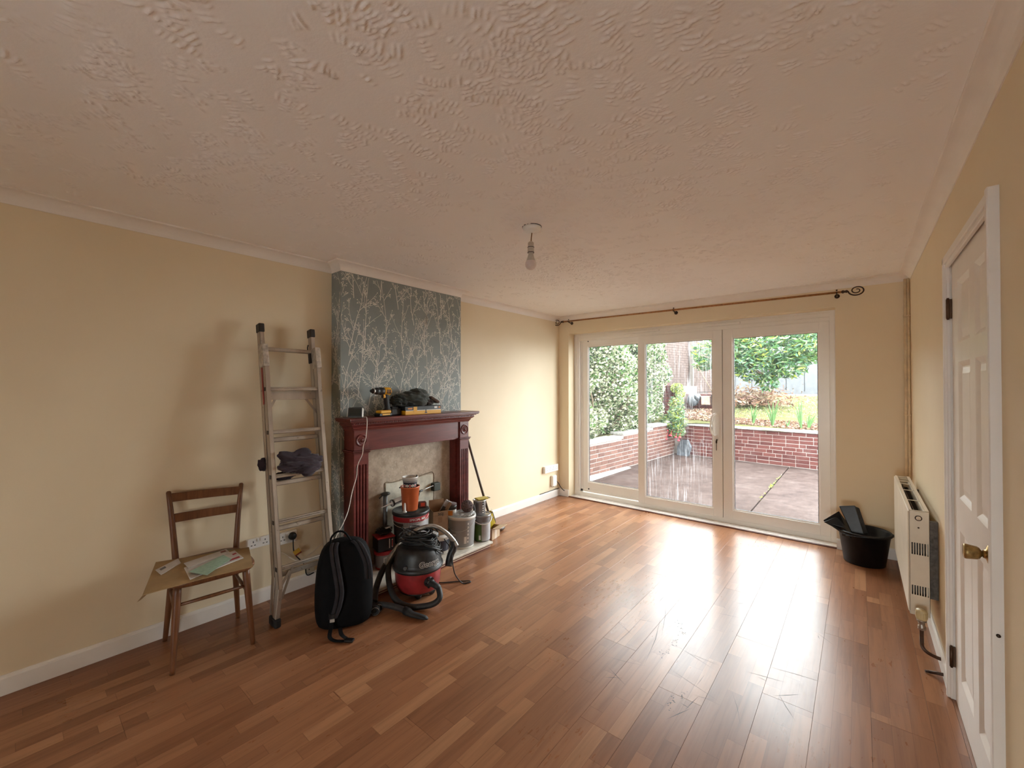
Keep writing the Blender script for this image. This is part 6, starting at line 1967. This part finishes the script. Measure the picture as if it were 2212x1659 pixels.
hd_ = thing('scraper', 'bent dark handled scraper on the right side of the grey tub', 'scraper', (.42, 2.575, wz))
b = MB(); b.tube(smooth_path([(.435, 2.555, wz+.040), (.430, 2.580, wz+.062), (.430, 2.602, wz+.060), (.436, 2.612, wz+.035), (.442, 2.606, wz+.012)], 5), .011, 10); b.build('handle', simple('grey_black_grip', (.055, .055, .058, 1), .45), hd_)
b = MB(); b.box((.40, 2.53, wz+.030), (.402, 2.565, wz+.055)); b.build('blade', M_WIRE, hd_)

# green and grey paint tin with a smaller tin on it
NC = (.440, 2.708)
t, rr = tub('paint_tin', 'tall paint tin with green and pale grey label at the right end of the hearth', NC, HZt, .235, .073, .078, simple('tin_grey', (.20, .20, .215, 1), .35, .3), lid=None, rim=simple('tin_rim', (.30, .30, .31, 1), .3, .5), handle=(-30, .045, M_WHITEPL, .004))
band(NC, .0732, .0765, HZt+.006, HZt+.155, -140, -45, M_GREENLAB, 'label', t); band(NC, .0734, .0772, HZt+.010, HZt+.175, -48, 45, simple('pale_grey_label', (.42, .43, .45, 1), .4), 'label', t, .0010)
band(NC, .0736, .0745, HZt+.02, HZt+.06, -68, -54, M_LABW, 'label_print', t, .0012)
b = MB(); b.lathe([(0, .228), (.070, .228), (.073, .236)], (NC[0], NC[1], HZt), 30); b.build('lid_panel', M_WIRE, t)
zt3 = HZt+.2355
KC = (.425, 2.692)
t, rr = tub('small_tin', 'small grey tin standing on the tall green labelled tin', KC, zt3, .128, .054, .056, simple('grey_tin_print', (.25, .245, .25, 1), .35, .3), rim=M_WIRE, rim_h=.006)
band(KC, .0542, .0555, zt3+.02, zt3+.11, -75, -52, simple('dark_grey_print', (.10, .08, .08, 1), .5), 'label', t); band(KC, .0542, .0556, zt3+.008, zt3+.118, -18, 2, M_INK, 'label', t)
for k in range(5): band(KC, .0545, .0550, zt3+.015+k*.02, zt3+.027+k*.02, -16, -3, M_LABW, 'label_print', t, .0012)
b = MB(); b.lathe([(0, .122), (.050, .122)], (KC[0], KC[1], zt3), 26); b.build('lid_panel', M_RIM, t)
yp = thing('yellow_packet', 'flat yellow packet lying on the small grey tin', 'packet', (.41, 2.70, zt3+.129))
b = MB(); b.box((-.034, -.055, 0), (.034, .060, .014), Matrix.Translation((.432, 2.710, zt3+.1285)) @ Euler((R_(0), R_(0), R_(-14))).to_matrix().to_4x4(), ch=.005); b.build('sleeve', simple('dull_yellow_packet', (.46, .36, .07, 1), .5, var=.2), yp)
b = MB(); b.box((-.030, .050, .002), (.020, .085, .006), Matrix.Translation((.432, 2.710, zt3+.1285)) @ Euler((0, 0, R_(-14))).to_matrix().to_4x4()); b.build('blade_tip', M_BLACKPL, yp)

# pale open box on the floor with yellow packet
pb = thing('small_carton', 'small pale open carton on the floor beside the hearth', 'carton', (.36, 2.92, 0))
Tp = Matrix.Translation((.365, 2.905, .001)) @ Matrix.Rotation(R_(12), 4, 'Z')
a_, c_, h_ = .060, .075, .105
b = MB(); t_ = .003
b.box((-a_, -c_, 0), (a_, c_, t_), Tp); b.box((a_-t_, -c_, 0), (a_, c_, h_), Tp); b.box((-a_, -c_, 0), (-a_+t_, c_, h_), Tp); b.box((-a_, -c_, 0), (a_, -c_+t_, h_), Tp); b.box((-a_, c_-t_, 0), (a_, c_, h_), Tp); b.build('carton_body', M_CARD2, pb)
b = MB(); b.box((0, -c_, -.0015), (.085, c_, .0015), Tp @ Matrix.Translation((a_, 0, h_)) @ Matrix.Rotation(R_(-12), 4, 'Y')); b.build('flap', M_CARD2, pb)
b = MB(); b.box((-a_, 0, -.0015), (a_, .07, .0015), Tp @ Matrix.Translation((0, c_, h_)) @ Matrix.Rotation(R_(-25), 4, 'X')); b.build('flap', M_CARD2, pb)
b = MB(); b.box((a_, -.022, 0), (a_+.0006, .022, h_), Tp); b.build('tape_strip', simple('pale_tape', (.62, .52, .42, 1), .5), pb)
yb_ = thing('yellow_box', 'yellow packaging box leaning out of the small pale carton', 'box', (.33, 2.92, .08))
M_YELB = simple('mustard_yellow_card', (.42, .31, .015, 1), .5, var=.08)
Ty = Matrix.Translation((.352, 2.900, .160)) @ Euler((R_(36), R_(12), R_(8))).to_matrix().to_4x4()
b = MB(); b.box((-.016, -.058, -.100), (.016, .062, .072), Ty, ch=.002); b.build('box_body', M_YELB, yb_)
b = MB(); b.box((.0158, -.058, -.012), (.0166, .062, -.006), Ty); b.box((.0158, .055, -.1), (.0166, .062, .072), Ty); b.box((.0158, -.01, .066), (.0166, .062, .072), Ty); b.build('black_print', M_INK, yb_)
b = MB(); b.box((.0158, .015, -.005+.008), (.0166, .042, .030), Ty); b.build('printed_picture', simple('grey_picture', (.33, .30, .26, 1), .5), yb_)
b = MB(); b.box((.0158, -.035, .045), (.0164, .030, .050), Ty); b.box((.0158, -.035, .032), (.0164, .005, .036), Ty); b.build('small_print', simple('brown_print', (.20, .14, .01, 1), .5), yb_)
cp2 = thing('clear_sleeve', 'clear plastic sleeve leaning behind the yellow box', 'packet', (.31, 2.95, .1))
b = MB(); b.box((-.003, -.05, -.09), (.003, .055, .095), Matrix.Translation((.318, 2.958, .155)) @ Euler((R_(38), R_(12), R_(8))).to_matrix().to_4x4(), ch=.001); b.build('sleeve', clear_mat('very_clear_plastic', (.95, .95, .95), .02), cp2)
db = thing('brush_head', 'dark brown wooden brush end lying on the floor behind the pale carton', 'brush', (.30, 3.10, 0))
b = MB(); b.ball((.320, 3.105, .023), (.028, .060, .022), 18, 10); b.build('head', simple('dark_varnished_wood', (.075, .04, .02, 1), .45), db)
br_ = thing('broom_pole', 'dark wooden broom pole leaning on the right side of the fire surround', 'pole', (.28, 2.9, 0))
b = MB(); b.tube([(.290, 3.035, .012), (.262, 2.87, .50), (.236, 2.7215, .955)], [.0125, .0118, .011], 12); b.build('handle', simple('dark_wood_pole', (.085, .062, .042, 1), .5, var=.25), br_)
# ------------------------------------------------------------------ vacuum cleaner
VC = (.700, 1.790)
KZ = .86
VF = -8.0                                                       # facing, degrees
M_VACRED = simple('dusty_red_plastic', (.27, .020, .022, 1), .42, var=.3, vscale=16)
M_VACBLK = simple('dusty_black_plastic', (.016, .016, .017, 1), .45, var=.6, vscale=26)
M_CHROME = simple('worn_chrome_tube', (.42, .41, .39, 1), .34, .75, var=.25, vscale=30)
M_HOSE = simple('ribbed_black_hose', (.022, .022, .023, 1), .6, var=.4, vscale=30)
vac = thing('vacuum_cleaner', 'red and black tub vacuum cleaner with cable coiled on top in front of the hearth', 'vacuum cleaner', (VC[0], VC[1], 0))
b = MB(); b.lathe([(0, 0.0387), (.120, 0.0387), (.135, 0.0447), (.147, 0.0645), (.156, 0.1118), (.160, 0.1763), (.160, 0.1909)], (VC[0], VC[1], 0), 48); b.build('drum', M_VACRED, vac)
b = MB(); b.lathe([(.158, 0.1840), (.170, 0.1858), (.173, 0.1944), (.173, 0.2098), (.168, 0.2150), (.164, 0.2167), (.163, 0.2365), (.158, 0.2838), (.150, 0.3139), (.138, 0.3302), (.110, 0.3371), (0, 0.3388)], (VC[0], VC[1], 0), 48); hd = b.build('motor_head', M_VACBLK, vac)
b = MB(); b.lathe([(.1735, 0.1974), (.1745, 0.1987), (.1745, 0.2012), (.1735, 0.2025)], (VC[0], VC[1], 0), 48); b.build('rim_line', simple('grey_scuffed_rim', (.05, .05, .05, 1), .5), hd)
b = MB(); b.lathe([(0, 0.0258), (.110, 0.0258), (.128, 0.0327), (.130, 0.0447), (0, 0.0447)], (VC[0], VC[1], 0), 36); b.build('chassis', M_VACBLK, vac)
for a in (28, 140, 220, -30):
    x, y = VC[0]+.108*math.cos(R_(a+VF)), VC[1]+.108*math.sin(R_(a+VF))
    T = Matrix.Translation((x, y, .0265)) @ Matrix.Rotation(R_(a+50), 4, 'Z')
    b = MB(); b.lathe([(0, -.010), (.020, -.010), (.025, -.006), (.025, .006), (.020, .010), (0, .010)], seg=18, T=T @ Matrix.Rotation(R_(90), 4, 'X')); b.box((-.010, -.012, .0), (.010, .012, .03), T); b.build('castor', M_VACBLK, vac)
wrap_text('George', .050, VC, .1625, R_(-8), .248, M_LABW, 'lettering_outline', hd, .0012, .0030, 1.0, -.085)
wrap_text('George', .050, VC, .1625, R_(-8), .248, M_INK, 'lettering', hd, .0022, .0004, 1.0, -.085)
fa = R_(VF-3)
inl = Vector((VC[0]+.155*math.cos(fa), VC[1]+.155*math.sin(fa), .128))
fd = Vector((math.cos(fa), math.sin(fa), 0))
b = MB(); b.lathe([(0, 0), (.034, 0), (.034, .012), (.028, .016), (.028, .034), (.024, .040), (0, .040)], seg=24, T=frame_T(inl-fd*.006, Vector((0,0,1)).cross(fd), (0,0,1), fd))
for k in range(6):
    a = k*math.pi/3; b.bar(inl+fd*.018+Vector((-math.sin(fa)*math.cos(a), math.cos(fa)*math.cos(a), math.sin(a)))*.030, inl+fd*.036+Vector((-math.sin(fa)*math.cos(a), math.cos(fa)*math.cos(a), math.sin(a)))*.028, .010, .008)
b.build('hose_inlet', M_VACBLK, vac)
b = MB(); b.tube([Vector((VC[0]+.160*math.cos(R_(-66)), VC[1]+.160*math.sin(R_(-66)), .236)), Vector((VC[0]+.182*math.cos(R_(-66)), VC[1]+.182*math.sin(R_(-66)), .236))], .012, 14); b.build('switch_knob', simple('grey_knob', (.11, .11, .11, 1), .4), hd)
b = MB(); b.box((-.012, -.025, -.012), (.006, .025, .012), Matrix.Translation((VC[0]+.166*math.cos(R_(-118)), VC[1]+.166*math.sin(R_(-118)), .20)) @ Matrix.Rotation(R_(-118), 4, 'Z'), ch=.003); b.build('clip', M_WIRE, vac)
# hose from the inlet round to the wand
hp_ = [inl+fd*.03, inl+fd*.09+Vector((0, .012, -.004)), Vector((.950, 1.765, .108)), Vector((.985, 1.745, .068)), Vector((.965, 1.710, .035)), Vector((.915, 1.655, .023)), Vector((.855, 1.600, .024)), Vector((.780, 1.565, .045)), Vector((.700, 1.570, .090)), Vector((.615, 1.605, .150)), Vector((.560, 1.650, .205)), Vector((.535, 1.715, .225))]
sp = smooth_path(hp_, 14)
# even spacing for the ribs
def resample(pts, step):
    out = [pts[0]]; acc = 0
    for i in range(1, len(pts)):
        a, c = pts[i-1], pts[i]; d = (c-a).length; s = step-acc
        while s <= d: out.append(a+(c-a)*(s/d)); s += step
        acc = (acc+d) % step
    return out
rp = resample(sp, .0034)
b = MB(); b.tube(rp, [.0175 if i % 2 else .0198 for i in range(len(rp))], 16); b.build('hose', M_HOSE, vac)
# bent chrome wand arched over the cleaner, black grips at both ends
b = MB(); b.tube(smooth_path([(.545, 1.615, .180), (.570, 1.662, .268), (.608, 1.735, .358), (.660, 1.815, .420), (.725, 1.895, .440), (.785, 1.955, .400), (.829, 2.003, .334), (.850, 2.020, .290)], 8), .0155, 16); wd = b.build('wand', M_CHROME, vac)
b = MB(); b.tube(smooth_path([(.829, 2.010, .330), (.828, 2.012, .275), (.815, 1.996, .235), (.812, 1.982, .195), (.822, 1.964, .155)], 6), [.022]*8+[.025]*17, 16); b.build('wand_grip', M_VACBLK, vac)
b = MB(); b.tube(smooth_path([(.552, 1.628, .205), (.540, 1.605, .160), (.540, 1.580, .115), (.560, 1.545, .070), (.61, 1.505, .045), (.66, 1.470, .036)], 6), .021, 16); b.build('lower_wand', M_VACBLK, vac)
# cable coiled on the head
rnd = random.Random(12)
b = MB()
for k in range(20):
    rx, ry = rnd.uniform(.085, .150), rnd.uniform(.055, .10)
    a0 = rnd.uniform(0, 6.28); rot_ = R_(25)+rnd.gauss(0, .30)
    cx_, cy_ = VC[0]+rnd.gauss(0, .018)+.008, VC[1]+rnd.gauss(0, .018)+.012
    zc = .352+.0036*k+rnd.uniform(-.004, .006)
    tx, ty = rnd.gauss(0, .10), rnd.gauss(0, .10)
    pts = []
    for i in range(30):
        a = a0+2*math.pi*i/30
        px, py = rx*math.cos(a), ry*math.sin(a)
        x = cx_+px*math.cos(rot_)-py*math.sin(rot_); y = cy_+px*math.sin(rot_)+py*math.cos(rot_)
        rr_ = math.hypot(x-VC[0], y-VC[1]); z = zc+tx*px+ty*py-.9*max(0, rr_-.125)
        pts.append((x, y, max(z, .347 if rr_ < .13 else .315)))
    b.tube(pts, .0042, 7, closed=True)
cb = b.build('coiled_cable', M_LEAD, vac); cb['kind'] = 'stuff'
b = MB()
for (dx, dy, r_, zt_, tl) in ((.10, .055, .060, .335, .5), (.115, .07, .048, .310, .7), (.085, .035, .075, .345, .35)):
    pts = [(VC[0]+dx+r_*math.cos(a)*.75+.01, VC[1]+dy+r_*math.sin(a)*.9, zt_+tl*r_*math.cos(a+2.2)) for a in [2*math.pi*i/36 for i in range(36)]]
    b.tube(pts, .0042, 7, closed=True)
b.build('slack_loop', M_LEAD, vac)['kind'] = 'stuff'
b = MB(); Tpl = Matrix.Translation((VC[0]+.105, VC[1]+.060, .412)) @ Euler((R_(15), R_(25), R_(40))).to_matrix().to_4x4()
b.box((-.022, -.020, -.012), (.022, .020, .012), Tpl, ch=.006); b.build('plug', M_VACBLK, vac)
b = MB(); b.box((-.016, -.014, .0122), (.016, .014, .0128), Tpl); b.build('plug_label', simple('grey_plug_label', (.30, .29, .28, 1), .5), vac)
b = MB(); b.tube(smooth_path([(.775, 1.965, .340), (.825, 1.985, .27), (.848, 1.986, .149), (.850, 2.010, .080), (.857, 2.065, .010), (.882, 2.105, .006), (.885, 2.125, .006), (.865, 2.125, .006), (.84, 2.10, .006), (.79, 2.045, .006), (.74, 1.985, .006), (.69, 1.95, .006)], 8), .0042, 8); b.build('trailing_cable', M_LEAD, vac)
ft = thing('floor_nozzle', 'black vacuum floor head and crevice nozzle lying on the floor in front of the cleaner', 'nozzle', (.85, 1.52, 0))
b = MB(); b.tube(smooth_path([(.700, 1.470, .040), (.770, 1.503, .042), (.836, 1.533, .036), (.885, 1.548, .030)], 6), .0185, 14); b.build('tube', simple('scuffed_dark_tube', (.035, .035, .037, 1), .35, var=.4), ft)
b = MB()
secs = [((.880, 1.547, .030), .026, .024), ((.915, 1.556, .026), .026, .0225), ((.935, 1.562, .018), .022, .016), ((.985, 1.580, .016), .021, .014), ((1.025, 1.594, .014), .018, .011), ((1.042, 1.600, .011), .008, .005)]
dirv = Vector((.94, .33, 0)).normalized(); sd = Vector((-dirv.y, dirv.x, 0))
vs, fs = [], []
for (c, w_, h_) in secs:
    for k in range(14):
        a = 2*math.pi*k/14; p = Vector(c)+sd*w_*math.cos(a)+Vector((0, 0, 1))*h_*math.sin(a); p.z = max(p.z, .001); vs.append(p)
for j in range(len(secs)-1):
    for k in range(14): fs.append((j*14+k, j*14+(k+1) % 14, (j+1)*14+(k+1) % 14, (j+1)*14+k))
fs += [tuple(range(14))[::-1], tuple(range(14*(len(secs)-1), 14*len(secs)))]
b.add(vs, fs, True); b.build('crevice_nozzle', M_BLACKRUB, ft)
b = MB(); b.box((.630, 1.405, .001), (.745, 1.470, .055), Matrix.Translation((0, 0, 0)), ch=.018); b.build('floor_head', M_VACBLK, ft)
for (x, y) in ((.742, 1.425), (.722, 1.462)):
    T = frame_T((x, y, .0305), Vector((0,0,1)).cross(Vector((.8, -.6, 0))), (0,0,1), (.8, -.6, 0))
    b = MB(); b.lathe([(0, -.004), (.010, -.004), (.012, .010), (.024, .010), (.029, .006), (.029, -.010), (.024, -.012)], seg=20, T=T); b.build('wheel', M_BLACKRUB, ft)
    b = MB(); b.lathe([(.0235, .0105), (.0255, .0105), (.0255, .0115), (.0235, .0115)], seg=20, T=T); b.build('wheel_ring', M_WIRE, ft)

# ------------------------------------------------------------------ backpack
bag = thing('backpack', 'black backpack with padded grey straps standing on the floor before the ladder', 'backpack', (.66, 1.26, 0))
M_BAG = simple('black_bag_fabric', (.0035, .0035, .0042, 1), .8, var=.3, spec=.15)
M_STRAP = simple('charcoal_strap_padding', (.028, .026, .030, 1), .85, var=.2, spec=.2, bump=.2, bscale=200)
bn = Vector((.86, -.51, 0)).normalized(); bt_ = Vector((-bn.y, bn.x, 0))      # out of the back panel, and along its width
def bp(s, o, z): q = Vector((.640, 1.275, 0))+bt_*s+bn*(o-.16*z+.02); return Vector((q.x, q.y, z))
levels = [(.001, .120, .075), (.012, .150, .090), (.06, .163, .100), (.15, .168, .105), (.26, .166, .102), (.36, .158, .092), (.43, .138, .076), (.468, .108, .058), (.485, .070, .036), (.490, .02, .012)]
vs, fs = [], []
NS = 40
for (z, hw, hd_) in levels:
    for k in range(NS):
        a = 2*math.pi*k/NS; ca, sa = math.cos(a), math.sin(a); n_ = 3.2
        rr_ = (abs(ca)**n_+abs(sa)**n_)**(-1/n_)
        wob = 1+.025*mnoise.noise(Vector((ca*2, sa*2, z*9)))
        vs.append(bp(hw*rr_*ca*wob, hd_*rr_*sa*wob, z))
for j in range(len(levels)-1):
    for k in range(NS): fs.append((j*NS+k, j*NS+(k+1) % NS, (j+1)*NS+(k+1) % NS, (j+1)*NS+k))
fs += [tuple(range(NS))[::-1], tuple(range(NS*(len(levels)-1), NS*len(levels)))]
b = MB(); b.add(vs, fs, True); b.build('body', M_BAG, bag, sub=1)
b = MB()
for off in (.0,):
    pts = [bp(.163*math.cos(a)*.98, -.03, .245+.235*math.sin(a)) for a in [R_(-60)+R_(300)*i/40 for i in range(41)]]
    b.tube(pts, .0035, 6)
b.build('zip', M_STRAP, bag)
def strap(path, w, th, name, mat):
    """padded band: two ridges along the path"""
    sp_ = smooth_path(path, 6); n = len(sp_)
    b = MB()
    for s in (-1, 1):
        pts = [p+bt_*s*w*.27 for p in sp_]
        vs, fs = [], []
        for i, p in enumerate(pts):
            t_ = (pts[min(i+1, n-1)]-pts[max(i-1, 0)]).normalized(); sdv = bt_; nn = sdv.cross(t_).normalized()
            if nn.dot(bn) < 0: nn = -nn
            for k in range(8):
                a = 2*math.pi*k/8; vs.append(p+sdv*(w*.26*math.cos(a))+nn*(th*math.sin(a)))
        for i in range(n-1):
            for k in range(8): fs.append((i*8+k, i*8+(k+1) % 8, (i+1)*8+(k+1) % 8, (i+1)*8+k))
        fs += [tuple(range(8))[::-1], tuple(range(8*(n-1), 8*n))]
        b.add(vs, fs, True)
    return b.build(name, mat, bag)
strap([bp(-.055, .05, .478), bp(-.060, .085, .455), bp(-.050, .108, .39), bp(-.032, .124, .30), bp(-.022, .128, .22), bp(-.036, .124, .14), bp(-.058, .112, .082)], .046, .009, 'shoulder_strap', M_STRAP)
strap([bp(.060, .05, .478), bp(.085, .078, .462), bp(.115, .100, .41), bp(.135, .105, .35), bp(.140, .105, .27)], .046, .009, 'shoulder_strap', M_STRAP)
b = MB(); pth = smooth_path([bp(-.085, .03, .466), bp(-.075, .045, .515), bp(-.040, .050, .545), bp(.0, .050, .535), bp(.035, .04, .482)], 6)
b.tube(pth, .006, 8); b.build('grab_handle', M_BAG, bag)
def webbing(path, w, name):
    sp_ = smooth_path(path, 6); b = MB()
    for i in range(len(sp_)-1): b.bar(sp_[i], sp_[i+1]+(sp_[i+1]-sp_[i])*.15, w, .0025, (0,0,1) if abs((sp_[i+1]-sp_[i]).normalized().z) < .8 else bn)
    return b.build(name, M_BAG, bag)
webbing([bp(-.062, .112, .09), bp(-.066, .125, .05), (.765, 1.118, .018), (.800, 1.125, .006), (.840, 1.150, .006), (.866, 1.172, .010)], .022, 'webbing')
webbing([bp(-.02, .100, .02), (.800, 1.170, .020), (.835, 1.178, .008), (.860, 1.176, .010)], .022, 'webbing')
b = MB(); b.box((-.026, -.016, 0), (.026, .016, .014), Matrix.Translation((.872, 1.178, .003)) @ Matrix.Rotation(R_(35), 4, 'Z'), ch=.005); bk = b.build('buckle', simple('glossy_black_buckle', (.012, .011, .012, 1), .18), bag)
b = MB(); b.box((-.010, -.013, 0), (.010, .013, .006), Matrix.Translation(bp(-.062, .116, .074)) @ Matrix.Rotation(R_(-30), 4, 'Z') @ Matrix.Rotation(R_(80), 4, 'Y'), ch=.002); b.build('strap_adjuster', M_WIRE, bag)
b = MB(); b.box((-.017, -.017, -.012), (.017, .017, .012), Matrix.Translation(bp(-.060, .113, .100)), ch=.004); b.build('strap_end', M_BLACKPL, bag)

# ------------------------------------------------------------------ builder's bucket by the patio doors
bu = thing('black_bucket', 'black plastic builder\'s bucket in the corner by the patio doors', 'bucket', (3.125, 4.440, 0))
UC = (3.122, 4.430)
M_BUCK = simple('scuffed_black_bucket', (.005, .005, .0055, 1), .42, var=.5, vscale=30, spec=.3)
b = MB(); b.lathe([(0, .001), (.128, .001), (.134, .006), (.166, .245), (.178, .248), (.181, .258), (.176, .266), (.168, .264), (.160, .250), (.130, .016), (0, .012)], (UC[0], UC[1], 0), 48); b.build('shell', M_BUCK, bu)
b = MB()
for a in range(0, 360, 30): b.box((.140, -.004, .03), (.146, .004, .23), Matrix.Translation((UC[0], UC[1], 0)) @ Matrix.Rotation(R_(a), 4, 'Z') @ Matrix.Rotation(R_(7.4), 4, 'Y') if False else Matrix.Translation((UC[0], UC[1], -.3)))
b = MB(); b.box((.168, -.035, .222), (.186, .035, .246), Matrix.Translation((UC[0], UC[1], 0)) @ Matrix.Rotation(R_(-128), 4, 'Z'), ch=.005); b.build('lug', M_BUCK, bu)
b = MB(); b.tube([Vector((UC[0]+.186*math.cos(a), UC[1]+.186*math.sin(a), .236+.028*math.sin((a-R_(-128))/R_(180)*math.pi))) for a in [R_(-128)+R_(180)*i/30 for i in range(31)]], .003, 8); b.build('bail_handle', M_BUCK, bu)
rs = thing('rubble_bag', 'black plastic trays and folded bag sticking out of the bucket', 'plastic tray', (3.05, 4.42, .2))
M_BAGPL = simple('crumpled_black_plastic', (.009, .009, .0095, 1), .4, var=.4, vscale=30, bump=.5, bscale=24)
def slabp(mb, A, B_, C_, D_, th):
    A, B_, C_, D_ = map(Vector, (A, B_, C_, D_)); n_ = (B_-A).cross(D_-A).normalized()*th
    mb.add([A, B_, C_, D_, A+n_, B_+n_, C_+n_, D_+n_], [(0,3,2,1),(4,5,6,7),(0,1,5,4),(1,2,6,5),(2,3,7,6),(3,0,4,7)])
b = MB(); slabp(b, (3.050, 4.36, .225), (3.130, 4.36, .225), (3.068, 4.40, .462), (2.962, 4.40, .440), .030); b.build('folded_sheet', M_BAGPL, rs, bevel=.006)
b = MB(); slabp(b, (3.088, 4.40, .235), (3.142, 4.42, .24), (3.088, 4.43, .440), (3.060, 4.41, .455), .02); b.build('folded_sheet', M_BAGPL, rs, bevel=.004)
b = MB(); slabp(b, (3.030, 4.34, .20), (3.060, 4.46, .21), (2.955, 4.46, .375), (2.855, 4.38, .300), .010); b.build('tray', M_BUCK, rs, bevel=.003)
b = MB(); slabp(b, (3.040, 4.31, .225), (3.045, 4.42, .235), (2.945, 4.43, .335), (2.862, 4.345, .296), .008); b.build('tray', M_BUCK, rs, bevel=.003)
b = MB(); slabp(b, (3.030, 4.312, .215), (2.965, 4.338, .270), (2.915, 4.345, .290), (3.000, 4.318, .288), .006); b.build('tray_lip', M_BUCK, rs, bevel=.002)
